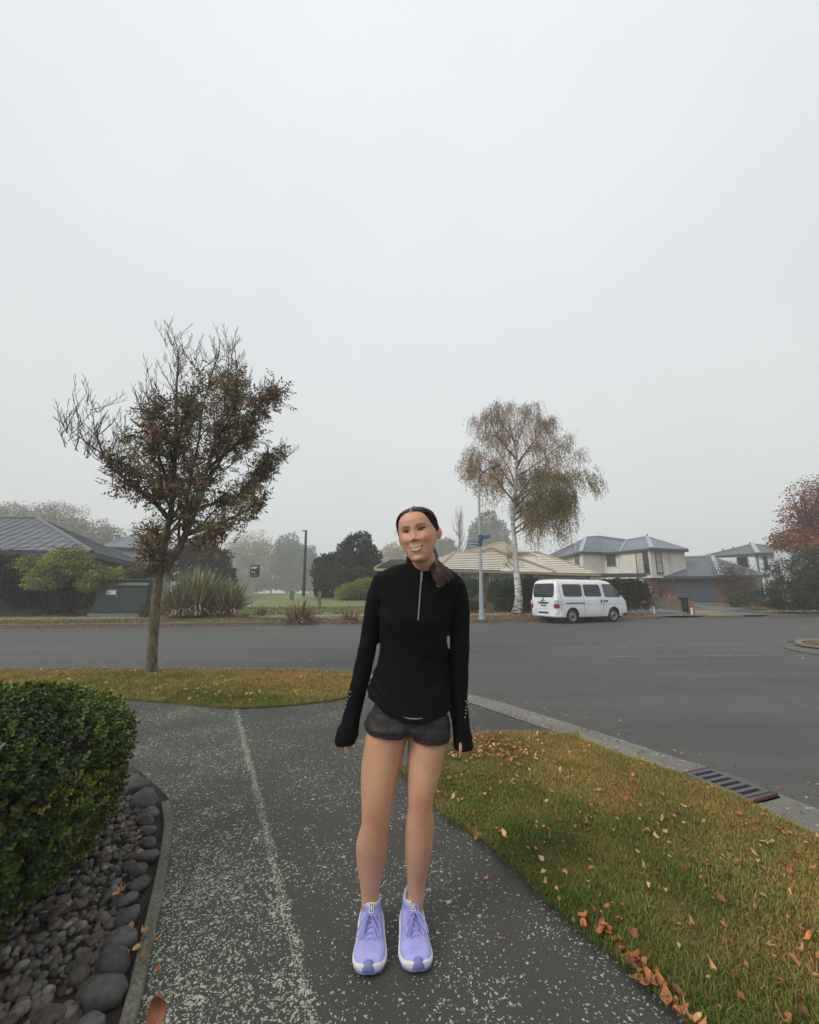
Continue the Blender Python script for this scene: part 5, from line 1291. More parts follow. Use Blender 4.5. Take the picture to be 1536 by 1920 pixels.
P = np.column_stack([RNG.uniform(-2.0, -.5, 7000), RNG.uniform(.7, 3.2, 7000)]); P = P[inpoly(P, bedpoly+[(-2.2, 3.3)])]
for p in P:
    V_, F_ = LP[RNG.integers(5)]; s = RNG.uniform(.018, .05); a = RNG.random()*6.28; ca, sa = math.cos(a), math.sin(a)
    W_ = V_*s; W_ = np.column_stack([W_[:, 0]*ca-W_[:, 1]*sa, W_[:, 0]*sa+W_[:, 1]*ca, W_[:, 2]*1.2])+np.array([p[0], p[1], .008+.012*RNG.random()])
    Vs.append(W_); Fs.append(F_+off_); off_ += len(V_); Cs.append(np.repeat(pick(pal, [RNG.random()]), len(V_), 0))
o = fast('gravel', np.vstack(Vs), np.vstack(Fs), vcol('gravel_stone', .75, .3, .2, 30), None, np.vstack(Cs), smooth=True); tag(o, kind='stuff')
# ---------------------------------------------------------------- clipped box hedge at the left
HC = np.array([-2.09, 1.70, .42]); HR = np.array([.72, .99, .44])
hb_ = thing('box_hedge', 'rounded clipped box hedge with small glossy leaves above the pebbles', 'hedge', (HC[0], HC[1], 0))
def hsurf(d):
    p = 2.7; r = (np.abs(d/HR)**p).sum(1)**(-1/p)
    r = r*(1+.045*np.sin(d[:, 0]*7+1)*np.cos(d[:, 1]*6)+.03*np.sin(d[:, 2]*9+d[:, 0]*8))
    P_ = HC+d*r[:, None]
    tuck = np.clip((.34-P_[:, 2])/.4, 0, 1)[:, None]; P_[:, :2] = HC[:2]+(P_[:, :2]-HC[:2])*(1-.05*tuck); return P_
n = 16500; d = rdir(n); keep = d[:, 2] > -.85; d = d[keep]; n = len(d); S0 = hsurf(d); Nn = unit(d/HR**1.2)
S0 = S0-Nn*(RNG.random(n)**1.5*.10)[:, None]+RNG.normal(size=(n, 3))*.008
sh = unit(Nn*.9+np.array([0, 0, .45])+RNG.normal(size=(n, 3))*.35); a1 = perp(sh); a2 = np.cross(sh, a1)
tcl = np.clip(.5*vnoise(S0[:, 0]+S0[:, 2], S0[:, 1]-S0[:, 2], 5)+.3*vnoise(S0[:, 0]-S0[:, 1], S0[:, 2], 11)+RNG.normal(size=n)*.16, 0, 1)
yel = (S0[:, 2] < .55) & (vnoise(S0[:, 0]*1.7, S0[:, 2]*2+S0[:, 1], 3.2) > .66) & (RNG.random(n) < .22)
hp = palette([(38,48,16), (66,82,28), (102,120,44), (142,158,68)]); hc_ = pick(hp, tcl); hc_[yel] = pick(palette([(110,112,40), (160,138,48)]), RNG.random(yel.sum()))
Pn = []; Dn = []; Nn_ = []; Cn = []
for tier in range(3):
    for k in range(3):
        ang = k*2.094+tier*1.05+RNG.random(n)*.6; rd = a1*np.cos(ang)[:, None]+a2*np.sin(ang)[:, None]; op = (1.1, .8, .35)[tier]
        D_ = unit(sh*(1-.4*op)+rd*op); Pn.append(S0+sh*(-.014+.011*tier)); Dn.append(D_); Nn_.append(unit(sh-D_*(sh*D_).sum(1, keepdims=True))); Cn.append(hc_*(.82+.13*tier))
P = np.vstack(Pn); D_ = np.vstack(Dn); N_ = np.vstack(Nn_); C = np.vstack(Cn); m = len(P)
L = (.017+.008*RNG.random(m))[:, None]; W_ = L*.62; S_ = unit(np.cross(D_, N_))
V = np.stack([P, P+D_*L*.35+S_*W_*.42+N_*W_*.12, P+D_*L*.75+S_*W_*.5+N_*W_*.14-N_*L*.04, P+D_*L-N_*L*.1, P+D_*L*.75-S_*W_*.5+N_*W_*.14-N_*L*.04, P+D_*L*.35-S_*W_*.42+N_*W_*.12], 1).reshape(-1, 3)
i = np.arange(m)[:, None]*6; F = np.vstack([i+np.array([0,1,2,3]), i+np.array([0,3,4,5])])
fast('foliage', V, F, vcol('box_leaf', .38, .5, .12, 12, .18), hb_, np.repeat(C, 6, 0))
mb = MB(); 
th = np.linspace(0, math.pi, 15); rings = []
for t_ in th:
    dd_ = np.array([[math.sin(t_)*math.cos(a)+1e-4, math.sin(t_)*math.sin(a)+1e-4, math.cos(t_)] for a in np.linspace(0, 6.283, 28, endpoint=False)]); rings.append([tuple(x) for x in (HC+(hsurf(unit(dd_))-HC)*.86)])
mb.loft(rings); mb.build('dark_core', simple('box_dark_core', lin(30,27,18), .95, .4, 14.), hb_, smooth=True)  # added solid core, dark like the shaded inside; blocks the view through the leaves
mb = MB()
for k in range(16):
    a = k*.393; mb.tube([(HC[0]+.1*math.cos(a), HC[1]+.1*math.sin(a), 0), (HC[0]+.42*math.cos(a), HC[1]+.42*math.sin(a), .3)], [.012, .006], 5)
mb.build('stems', M_TWIG, hb_)
# ---------------------------------------------------------------- storm drain in the gutter
M_IRON = simple('grate_steel', lin(92,90,93), .6, .15, 9, .2, 60, .3)
M_RUST = simple('rusty_frame', lin(86,62,56), .8, .3, 12)
M_PIT_SHADE = simple('drain_pit_shade', lin(5,5,5), 1., .1, spec=0.)
ln_ = [Vector(p+(0,)) for p in smoothcurve(offset(GUT_OUT, .21), 6)]; nearest = lambda q: min(ln_, key=lambda a: (a.x-q.x)**2+(a.y-q.y)**2)
e0 = nearest(G(1338, 1436, -.05)); e1 = nearest(G(1466, 1488, -.05)); LN = (e1-e0).length; dx = (e1-e0).normalized(); dy = Vector((-dx.y, dx.x, 0))
if dy.x < 0: dy = -dy
dr_ = thing('storm_drain', 'grey steel storm drain grate with six slots set in the gutter', 'drain grate', e0+Vector((0,0,ROAD_Z)))
def gq(mb, s0, s1, t0, t1, z0, z1):
    V_ = [e0+dx*s+dy*t_+Vector((0,0,z)) for z in (z0, z1) for s, t_ in ((s0,t0),(s1,t0),(s1,t1),(s0,t1))]; mb.add(V_, [(0,3,2,1),(4,5,6,7),(0,1,5,4),(1,2,6,5),(2,3,7,6),(3,0,4,7)])
GZ = ROAD_Z+.012; WD = .15
zt = lambda: GZ+.016
mb = MB(); gq(mb, -.04, LN+.04, -.13, WD+.02, ROAD_Z+.005, GZ); mb.build('pit_shade', M_PIT_SHADE, dr_)  # no hole is cut: a flat black slab stands for the shade below the bars
mb = MB(); gq(mb, -.03, -.0, -.13, WD, GZ, zt()); gq(mb, LN, LN+.03, -.13, WD, GZ, zt()); gq(mb, -.03, LN+.03, WD, WD+.018, GZ, zt()+.002); mb.build('frame', M_RUST, dr_)
mb = MB(); gq(mb, .004, LN-.004, WD-.035, WD-.002, GZ+.001, zt()+.004); gq(mb, .004, LN-.004, -.13, -.09, GZ+.001, zt()+.004); mb.build('side_rail', M_IRON, dr_)
for k in range(7):
    s = .004+(LN-.036)*k/6; mb = MB(); gq(mb, s, s+.028, -.088, WD-.037, GZ+.001, zt()+.004); mb.build('grate_bar', M_IRON, dr_)
# ================================================================== white van
PHI = R(24); VO = Vector((6.55, 18.75, ROAD_Z)); cf, sf_ = math.cos(PHI), math.sin(PHI)
VN = Vector((-sf_, cf, 0)); VC = VO+VN*.845
VM = Matrix(((cf, -sf_, 0, VC.x), (sf_, cf, 0, VC.y), (0, 0, 1, VC.z), (0, 0, 0, 1)))
ip = lambda z, t_: float(np.interp(z, [a for a, b in t_], [b for a, b in t_]))
XR = [(.28,.08),(.42,.0),(.62,.0),(.66,.03),(1.0,.035),(1.3,.06),(1.7,.12),(1.88,.18),(1.95,.26),(1.99,.42)]
XF = [(.28,4.56),(.36,4.66),(.55,4.69),(.8,4.67),(.95,4.63),(1.08,4.54),(1.18,4.42),(1.3,4.31),(1.6,4.03),(1.85,3.76),(1.93,3.6),(1.98,3.3)]
WW = [(.28,.78),(.4,.82),(.6,.84),(1.08,.845),(1.2,.83),(1.6,.775),(1.82,.73),(1.91,.68),(1.96,.58),(1.99,.42)]
M_VAN = NT('white_van_paint'); M_VAN.base(M_VAN.ramp(M_VAN.noise(M_VAN.obj(), 2, 4), [(.3, lin(214,217,222)), (.7, lin(232,234,238))])); M_VAN.b.inputs['Coat Weight'].default_value = .4; M_VAN = M_VAN.set(Roughness=.3)
M_TINT = glass_mat('tinted_van_glass', lin(34,36,40), .08); M_CLEAR = glass_mat('cab_glass', lin(84,92,92), .08)
M_BLK = simple('black_plastic', lin(28,28,30), .55, .1); M_TYRE = simple('tyre_rubber', lin(34,33,33), .9, .15, 8); M_RIM = simple('steel_rim', lin(150,150,152), .4, .1, 5, metal=.6)
M_RED = simple('red_lens', lin(150,28,34), .2, .1); M_WLENS = simple('clear_lens', lin(196,196,200), .2, .06); M_HEAD = simple('headlamp_lens', lin(190,170,168), .15, .1)
M_GAP = simple('panel_gap', lin(74,76,80), .8, .05); M_PLATE = simple('number_plate', lin(196,198,190), .5, .08)
van = thing('parked_van', 'white minivan with tinted windows parked on the road by the far kerb', 'van', VC)
def ring(z, sx0=0, shrink=0.):
    x0, x1, w_ = ip(z, XR)+shrink, ip(z, XF)-shrink, ip(z, WW)-shrink; pts = []
    rr, rf = .11, .30
    for cx_, cy_, r_, a0 in ((x0+rr, -w_+rr, rr, 180), (x1-rf, -w_+rf, rf, 270), (x1-rf, w_-rf, rf, 0), (x0+rr, w_-rr, rr, 90)):
        for k in range(7): a = R(a0+15*k); pts.append((cx_+r_*math.cos(a), cy_+r_*math.sin(a), z))
    return pts
zl = [.28,.33,.42,.52,.62,.64,.66,.8,.95,1.04,1.06,1.12,1.2,1.3,1.45,1.6,1.72,1.82,1.88,1.92,1.95,1.975,1.99]
mb = MB(); mb.mat = VM; mb.loft([ring(z) for z in zl]); body = mb.build('body', [M_VAN, M_BLK], van, smooth=False)
WHX = (.98, 3.60)
cut = MB(); cut.mat = VM; cut.mi = 1
for wx in WHX:
    for sy in (-1, 1): cut.lathe([(0, sy*.55), (.385, sy*.55), (.385, sy*1.0), (0, sy*1.0)], (wx, 0, .34), 28, 'y')
cutter = cut.build('arch_cutter', [M_VAN, M_BLK]); 
bo = body.modifiers.new('arch', 'BOOLEAN'); bo.object = cutter; bo.operation = 'DIFFERENCE'; bo.solver = 'EXACT'
# cutter is in world space; body's parent only translates
dg = bpy.context.evaluated_depsgraph_get(); nm = bpy.data.meshes.new_from_object(body.evaluated_get(dg))
body.modifiers.clear(); body.data = nm; bpy.data.objects.remove(cutter)
nm.polygons.foreach_set('use_smooth', [True]*len(nm.polygons))
try: nm.set_sharp_from_angle(angle=R(28))
except Exception: pass
def vpart(name, mat, fn, parent=None, smooth=False):
    mb = MB(); mb.mat = VM; fn(mb); return mb.build(name, mat, parent or van, smooth=smooth)
def side_patch(mb, rows, o0=.003, o1=.010, sy=-1, nx=8):
    outer = []; inner = []
    for z, xl, xr in rows:
        w_ = ip(z, WW); outer.append([(xl+(xr-xl)*k/nx, sy*(w_+o1), z) for k in range(nx+1)]); inner.append([(xl+(xr-xl)*k/nx, sy*(w_-.02), z) for k in range(nx+1)])
    mb.loft([inner[0]]+outer+[inner[-1]], cap=False, closed=False)
    mb.add([p for r in outer for p in (r[0],)]+[p for r in inner for p in (r[0],)], [(i, i+1, len(rows)+i+1, len(rows)+i) for i in range(len(rows)-1)])
    mb.add([p for r in outer for p in (r[-1],)]+[p for r in inner for p in (r[-1],)], [(i, i+1, len(rows)+i+1, len(rows)+i) for i in range(len(rows)-1)])
def rrect(x0, x1, z0, z1, r=.07, sl=0., sr=0.):
    out = []
    for z in np.linspace(z0, z1, 15):
        e = 0; 
        for zz, zc in ((z-z0, 0), (z1-z, 0)):
            if zz < r: e = max(e, r-math.sqrt(max(0, r*r-(r-zz)**2)))
        q = (z-z0)/(z1-z0); out.append((z, x0+e+sl*q, x1-e+sr*q))
    return out
for sy in (-1, 1):
    vpart('side_window', M_TINT, lambda m: side_patch(m, rrect(.50, 1.62, 1.20, 1.76, .08, -.02, .03), sy=sy))
    vpart('side_window', M_TINT, lambda m: side_patch(m, rrect(1.78, 2.86, 1.20, 1.76, .08, -.02, -.05), sy=sy))
    vpart('cab_window', M_CLEAR, lambda m: side_patch(m, rrect(3.08, 4.10, 1.20, 1.76, .06, -.04, -.44), sy=sy))
    vpart('window_seal', M_BLK, lambda m: side_patch(m, rrect(3.05, 4.15, 1.17, 1.785, .06, -.04, -.45), .001, .006, sy=sy))
    vpart('slide_rail', M_BLK, lambda m: side_patch(m, [(.885, .58, 1.74), (.93, .58, 1.74)], sy=sy))
    vpart('door_handle', M_BLK, lambda m: side_patch(m, rrect(2.76, 2.83, .92, 1.06, .02), .003, .022, sy=sy))
    vpart('door_handle', M_BLK, lambda m: side_patch(m, rrect(3.08, 3.22, .95, 1.03, .02), .003, .022, sy=sy))
    vpart('door_handle', M_BLK, lambda m: side_patch(m, rrect(2.97, 3.02, .92, 1.04, .02), .003, .02, sy=sy))
    def gaps(m):
        for x in (1.70, 2.92): side_patch(m, [(z, x-.007, x+.007) for z in np.linspace(.36, 1.88, 10)], .001, .003, sy=sy, nx=1)
        side_patch(m, [(.845, .25, 4.35), (.853, .25, 4.35)], .001, .003, sy=sy)
        side_patch(m, [(z, .30, .313) for z in np.linspace(.62, 1.88, 10)], .001, .003, sy=sy, nx=1)
    vpart('panel_gaps', M_GAP, gaps)
    vpart('sill', M_BLK, lambda m: m.box(1.3, 3.2, sy*.79-.03, sy*.79+.03, .235, .285))
    vpart('tail_light', M_RED, lambda m: (side_patch(m, [(.70, .03, .19), (.86, .03, .19)], .003, .014, sy=sy, nx=3), m.box(-.012, .06, min(sy*.70, sy*.83), max(sy*.70, sy*.83), .70, .86)))
    vpart('reversing_light', M_WLENS, lambda m: (side_patch(m, [(.87, .04, .19), (1.05, .05, .19)], .003, .012, sy=sy, nx=3), m.box(.0, .07, min(sy*.70, sy*.82), max(sy*.70, sy*.82), .865, 1.04)))
    vpart('headlight', M_HEAD, lambda m: m.loft([[(x_, sy*y_, z_) for z_ in (.78, .82, .95, .99)] for x_, y_ in ((4.70, .42), (4.68, .60), (4.56, .78), (4.42, .845))], cap=False, closed=False))
    vpart('mirror', M_BLK, lambda m: (m.box(3.98, 4.06, min(sy*.84, sy*1.04), max(sy*.84, sy*1.04), 1.26, 1.5), m.box(3.96, 4.02, min(sy*.76, sy*.86), max(sy*.76, sy*.86), 1.2, 1.3)))
    for wx in WHX:
        wh = vpart('wheel', M_TYRE, lambda m: m.lathe([(.2, sy*.62), (.30, sy*.61), (.325, sy*.64), (.325, sy*.77), (.305, sy*.805), (.21, sy*.80), (.20, sy*.78)], (wx, 0, .325), 32, 'y'), smooth=True)
        vpart('rim', M_RIM, lambda m: m.lathe([(.215, sy*.80), (.205, sy*.812), (.19, sy*.79), (.15, sy*.765), (.11, sy*.785), (.075, sy*.795), (0, sy*.795)], (wx, 0, .325), 28, 'y'), wh, smooth=True)
        vpart('hub_cap', M_BLK, lambda m: m.lathe([(.07, sy*.78), (.068, sy*.822), (.04, sy*.832), (0, sy*.832)], (wx, 0, .325), 16, 'y'), wh)
        def holes(m):
            for k in range(8):
                a = k*math.pi/4; m.lathe([(0, sy*.76), (.021, sy*.76), (.021, sy*.778), (0, sy*.778)], (wx+.152*math.cos(a), 0, .325+.152*math.sin(a)), 8, 'y')
        vpart('rim_slots', M_BLK, holes, wh)
def rear_patch(mb, rows, o=.008):
    outer = [[(ip(z, XR)-o, yl+(yr-yl)*k/6, z) for k in range(7)] for z, yl, yr in rows]; inner = [[(ip(z, XR)+.03, y, z_) for (_, y, z_) in r] for r in (outer[0], outer[-1])]
    mb.loft([inner[0]]+outer+[inner[1]], cap=False, closed=False)
vpart('rear_window', M_TINT, lambda m: rear_patch(m, [(z, -a_*.69, a_*.69) for z, a_ in zip(np.linspace(1.17, 1.80, 9), (.86,.95,.98,.99,.99,.98,.97,.95,.88))]))
vpart('rear_garnish', M_BLK, lambda m: rear_patch(m, [(.885, -.33, .33), (.955, -.33, .33)], .02))
pl = vpart('number_plate', M_PLATE, lambda m: rear_patch(m, [(.74, -.18, .18), (.865, -.18, .18)], .012))
vpart('plate_characters', M_BLK, lambda m: [m.box(.011, .014, y0, y0+.03, .775, .835) for y0 in (-.15, -.095, -.04, .02, .07, .12)], pl)
vpart('bumper_step', M_BLK, lambda m: m.box(-.012, .05, -.34, .30, .44, .52))
vpart('rear_bumper', M_VAN, lambda m: m.loft([[(x_-.004, y_*1.012, z_) for x_, y_ in ((.42, -.83), (.12, -.82), (.005, -.72), (-.005, 0), (.005, .72), (.12, .82), (.42, .83))] for z_ in (.33, .38, .60, .635)], cap=False, closed=False), smooth=True)
vpart('tailgate_gap', M_GAP, lambda m: rear_patch(m, [(.648, -.66, .66), (.658, -.66, .66)], .002))
vpart('rear_wiper', M_BLK, lambda m: (m.tube([(.02, .0, 1.12), (.0, -.06, 1.06), (.01, -.12, .99)], .012, 6), m.tube([(.02, -.02, 1.17), (.0, .0, 1.06)], .014, 6)))
vpart('emblem', M_GAP, lambda m: m.lathe([(0, -.006), (.05, -.006), (.05, .012), (0, .012)], (.005, .06, 1.02), 14, 'x'))
vpart('front_bumper', M_BLK, lambda m: m.loft([[(x_, y_, z_) for x_, y_ in ((4.2, -.84), (4.5, -.80), (4.68, -.62), (4.705, 0), (4.68, .62), (4.5, .80), (4.2, .84))] for z_ in (.30, .42)], cap=False, closed=False))
vpart('windscreen', M_CLEAR, lambda m: m.loft([[(ip(z, XF)+.006, y_*k/6, z) for k in range(-6, 7)] for z, y_ in zip(np.linspace(1.22, 1.80, 6), (.54, .52, .5, .48, .45, .42))], cap=False, closed=False))
vpart('underbody', M_BLK, lambda m: m.box(.25, 4.35, -.62, .62, .2, .29))
vpart('exhaust', M_BLK, lambda m: m.tube([(.5, -.4, .2), (.02, -.4, .2)], .03, 8))
# dark spot sticker seen in the tailgate glass
vpart('rear_seat_headrest', M_BLK, lambda m: rear_patch(m, [(z, .25-a_, .25+a_) for z, a_ in ((1.55, .04), (1.6, .085), (1.66, .09), (1.72, .05))], .010))
# ================================================================== lamp post and street name signs
M_GALV = simple('galvanised_paint', lin(150,160,164), .5, .08, 3.)
LY = 19.75; lb_ = at(903.8, 1160.5, LY)
lamp = thing('lamp_post', 'tall pale blue grey street lamp with curved arm beside the birch', 'street lamp', lb_)
P_ = [lb_-Vector((0,0,.05)), at(902.2, 1100, LY), at(900.5, 1030, LY), at(897.6, 905, LY)]
mb = MB(); mb.tube([lb_-Vector((0,0,.05)), lb_.lerp(P_[1], .6), P_[1], P_[2], P_[3]], [.118, .105, .088, .07, .05], 8); mb.build('pole', M_GALV, lamp)
mb = MB(); mb.tube(sm3([P_[3], at(898.5, 897, LY), at(903, 889, LY-.1), at(911, 882, LY-.25), at(923, 876.5, LY-.4)], 4), [.06]*8+[.045]*9, 7); mb.build('arm', simple('weathered_arm_steel', lin(92,92,92), .6, .1), lamp, smooth=True)
a_, b_ = at(921, 877, LY-.4), at(939, 871.5, LY-.55); mb = MB(); d_ = (b_-a_); 
mb.loft([[tuple(a_+d_*q+Vector((0, y_*w2, z_*h2))) for y_, z_ in ((-1,-.5),(-.6,-1),(.6,-1),(1,-.5),(.7,.7),(0,1),(-.7,.7))] for q, w2, h2 in ((0,.05,.05),(.12,.10,.08),(.35,.15,.12),(.75,.15,.11),(.95,.09,.06),(1.0,.04,.03))]); lum = mb.build('luminaire', simple('dark_lamp_housing', lin(62,60,58), .6, .1), lamp, smooth=True)
mb = MB(); c_ = a_+d_*.6+Vector((0,0,-.12)); mb.ball(c_, .12, .1, .05, 12, 6); mb.build('lens', M_WLENS, lum, smooth=True)
mb = MB(); mb.lathe([(.17, -.02), (.17, .03), (.14, .05), (.135, .4), (.12, .42)], lb_, 8); mb.build('base_sleeve', M_GALV, lamp)
M_SIGNB = simple('navy_sign_face', lin(40,72,108), .5, .06); M_SIGNT = simple('teal_sign_face', lin(58,104,136), .5, .06); M_LETTER = simple('sign_lettering', lin(214,222,228), .5, .03)
def text_mesh(name, body_, size, mat, parent, M, extr=.004):
    cu = bpy.data.curves.new(name, 'FONT'); cu.body = body_; cu.size = size; cu.extrude = extr; cu.align_x = 'CENTER'; cu.align_y = 'CENTER'
    tmp = bpy.data.objects.new(name, cu); COL.objects.link(tmp); dg = bpy.context.evaluated_depsgraph_get(); dg.update()
    me = bpy.data.meshes.new_from_object(tmp.evaluated_get(dg)); bpy.data.objects.remove(tmp)
    me.transform(M); L = world_loc(parent); me.transform(Matrix.Translation(-L)); me.materials.clear(); me.materials.append(mat)
    o = bpy.data.objects.new(name, me); COL.objects.link(o); o.parent = parent; return o
def blade(label, tl, tr, bl_, br, mat, words=None, grp='street name signs on the lamp post'):
    tl, tr, bl_, br = map(Vector, (tl, tr, bl_, br)); x = (tr-tl); n_ = x.cross(bl_-tl).normalized()
    if n_.y > 0: n_ = -n_
    o = thing('street_sign', label, 'street sign', (bl_+br)/2, grp)
    mb = MB(); th = n_*-.02
    mb.add([tl, tr, br, bl_, tl+th, tr+th, br+th, bl_+th], [(0,1,2,3),(7,6,5,4),(0,4,5,1),(1,5,6,2),(2,6,7,3),(3,7,4,0)]); mb.build('sign_face', mat, o)
    return o, n_
SY = LY-.12
s1_, n1_ = blade('navy street name sign pointing left from the lamp post', at(875, 1014.6, SY+.35), at(899.5, 1015.5, SY), at(875, 1020.6, SY+.35), at(899.5, 1023.0, SY), M_SIGNB)
xv = (at(899.5, 1019.2, SY)-at(875, 1017.6, SY+.35)).normalized(); c_ = (at(875, 1017.6, SY+.35)+at(898, 1019.2, SY))/2+n1_*.006; yv = n1_.cross(xv)
MT = Matrix((( xv.x, yv.x, n1_.x, c_.x), (xv.y, yv.y, n1_.y, c_.y), (xv.z, yv.z, n1_.z, c_.z), (0,0,0,1)))
text_mesh('sign_lettering', 'Brigham Dr', .125, M_LETTER, s1_, MT)
mb = MB(); q = at(900.2, 1019, LY); mb.tube([q-Vector((0,0,.14)), q+Vector((0,0,.14))], .115, 8); mb.build('bracket', M_SIGNB, s1_)
s2_, n2_ = blade('teal street name sign angled away to the right of the lamp post', at(902.3, 1005.5, SY+.1), at(919.5, 1002, SY+1.2), at(902.8, 1013.2, SY+.1), at(919.8, 1008.5, SY+1.2), M_SIGNT)
mb = MB(); q = at(901.2, 1009, LY); mb.tube([q-Vector((0,0,.14)), q+Vector((0,0,.16))], .11, 8); mb.build('bracket', M_SIGNB, s2_)
# ================================================================== utility cabinet
M_CAB = simple('dark_green_cabinet_paint', lin(40,58,50), .5, .1, 2., .1, 30); M_CAB2 = simple('green_lid_paint', lin(62,82,68), .45, .1, 2.)
CY = 20.3; p00, p10, p11, p01 = at(171, 1150.5, CY), at(270, 1151, CY), at(280.5, 1088, CY), at(186.5, 1087, CY)
cab = thing('utility_cabinet', 'dark green metal utility cabinet with sloping sides and a warning sticker', 'utility cabinet', (p00+p10)/2)
dv = Vector((0, 1.1, 0)); mid0, mid1 = p01.lerp(p00, .16), p11.lerp(p10, .16)
mb = MB(); mb.add([p00, p10, mid1, mid0, p00+dv, p10+dv, mid1+dv, mid0+dv], [(0,1,2,3),(7,6,5,4),(0,4,5,1),(1,5,6,2),(2,6,7,3),(3,7,4,0)]); mb.build('body', M_CAB, cab, bevel=.02)
f_ = Vector((0, -.05, 0)); b_ = Vector((0, 1.15, 0)); u_ = Vector((0,0,.002)); sl_ = Vector((0, .1, 0))
mb = MB(); mb.add([mid0+f_+u_, mid1+f_+u_, p11+sl_, p01+sl_, mid0+b_+u_, mid1+b_+u_, p11+b_, p01+b_], [(0,1,2,3),(7,6,5,4),(0,4,5,1),(1,5,6,2),(2,6,7,3),(3,7,4,0)]); mb.build('lid', M_CAB, cab, bevel=.015)
mb = MB(); mb.beam(p01+Vector((-.04,.06,.02)), p11+Vector((.04,.06,.02)), .2, .05); mb.beam(mid0+f_*1.4, mid1+f_*1.4, .03, .04); mb.build('lid_rim', M_CAB2, cab)
mb = MB(); mb.beam(p00+Vector((0,-.01,.12)), p10+Vector((0,-.01,.12)), .03, .03); mb.build('skirt', M_CAB, cab)
mb = MB(); mb.box(p00.x-.1, p10.x+.1, CY-.12, CY+1.3, p00.z-.25, p00.z+.0); mb.build('concrete_plinth', M_CONC, cab)
s0, s1 = at(201.3, 1105, CY-.02), at(217, 1115, CY-.02)
mb = MB(); mb.box(s0.x, s1.x, CY-.022, CY-.004, s1.z, s0.z); stk = mb.build('warning_sticker', simple('white_sticker', lin(206,204,208), .5, .03), cab)
mb = MB(); mb.box(s0.x, s1.x, CY-.026, CY-.0225, s0.z-.05, s0.z-.002); mb.build('red_band', simple('red_band_ink', lin(150,50,44), .5, .05), stk)
mb = MB(); cx_ = s0.x+.1; zc = s1.z+.05; mb.add([(cx_-.06, CY-.025, zc), (cx_+.06, CY-.025, zc), (cx_, CY-.025, zc+.11)], [(0,1,2)]); mb.build('hazard_triangle', simple('dark_maroon_ink', lin(86,40,42), .5, .05), stk)
mb = MB(); q = at(220.5, 1118, CY-.02); mb.box(q.x-.025, q.x+.025, CY-.05, CY-.004, q.z-.08, q.z+.05); mb.build('latch', M_RIM, cab)
# ================================================================== park sign, park lamp, bollards
M_BLKS = simple('black_sign_face', lin(30,32,36), .5, .08)
KY = 27.; q0, q1 = at(470.6, 1059.8, KY), at(486, 1081.8, KY); pbq = at(471.8, 1136, KY)
ps = thing('park_sign', 'black notice board on a pale post at the park entrance', 'sign', pbq)
mb = MB(); mb.beam(pbq-Vector((0,0,.1)), at(475.5, 1080, KY+.06), .12, .12, up=(0,1,0)); mb.build('post', simple('weathered_post', lin(150,150,144), .8, .15), ps)
mb = MB(); mb.box(q0.x, q1.x, KY-.06, KY-.01, q1.z, q0.z); fc = mb.build('sign_board', M_BLKS, ps)
wd, hg = q1.x-q0.x, q0.z-q1.z
def bar(m, x0, x1, y0, y1, o=.066): m.box(q0.x+wd*x0, q0.x+wd*x1, KY-o, KY-.0605, q1.z+hg*y0, q1.z+hg*y1)
mb = MB(); 
for x0, x1, y0, y1 in ((.2,.78,.80,.86),(.14,.66,.71,.77),(.12,.40,.44,.47),(.42,.50,.44,.47),(.12,.30,.31,.34),(.36,.60,.31,.34),(.12,.26,.12,.14),(.44,.80,.12,.14)): bar(mb, x0, x1, y0, y1)
mb.build('sign_lettering', M_LETTER, fc)
mb = MB(); bar(mb, .05, .13, .72, .86); mb.build('green_mark', simple('green_sign_ink', lin(70,170,90), .5, .05), fc)
PY = 45.; b_ = at(569.3, 1118.5, PY); pl_ = thing('park_lamp', 'slim black lamp post with flat head standing on the park lawn', 'street lamp', b_)
mb = MB(); mb.tube([b_-Vector((0,0,.2)), b_.lerp(at(574, 996, PY), .45), at(574, 996, PY)], [.2, .17, .12], 8); mb.build('pole', M_BLK, pl_)
mb = MB(); h_ = at(574, 996, PY); mb.box(h_.x-.42, h_.x+.12, PY-.14, PY+.14, h_.z, h_.z+.09); hd_ = mb.build('lamp_head', M_BLK, pl_, bevel=.02)
mb = MB(); mb.box(h_.x-.38, h_.x-.08, PY-.1, PY+.1, h_.z-.025, h_.z-.002); mb.build('lens', M_WLENS, hd_)
M_WOODG = bark_mat('weathered_timber', lin(92,86,70), lin(136,128,106), 8, .15)
def bollard(u, v0, v1, Y, label, w_=.2):
    b = at(u, v1, Y); t_ = at(u+.3, v0, Y); o = thing('timber_bollard', label, 'bollard', b, 'timber bollards at the park edge')
    mb = MB(); mb.box(b.x-w_/2, b.x+w_/2, Y-w_/2, Y+w_/2, b.z-.2, t_.z-.04); mb.build('post', M_WOODG, o, bevel=.015)
    mb = MB(); mb.loft([[(b.x+sx*w_/2*k, Y+sy*w_/2*k, z) for sx, sy in ((-1,-1),(1,-1),(1,1),(-1,1))] for k, z in ((1.02, t_.z-.038), (1.02, t_.z-.02), (.6, t_.z+.02))]); mb.build('cap', M_WOODG, o)
bollard(599, 1109.5, 1133, 26.5, 'pale timber bollard right of the bronze flax'); bollard(547, 1107.5, 1120, 30, 'dark timber bollard behind the top of the bronze flax', .26)
bollard(415, 1130, 1142, 23.5, 'grey timber bollard in front of the drooping flax leaves', .2)
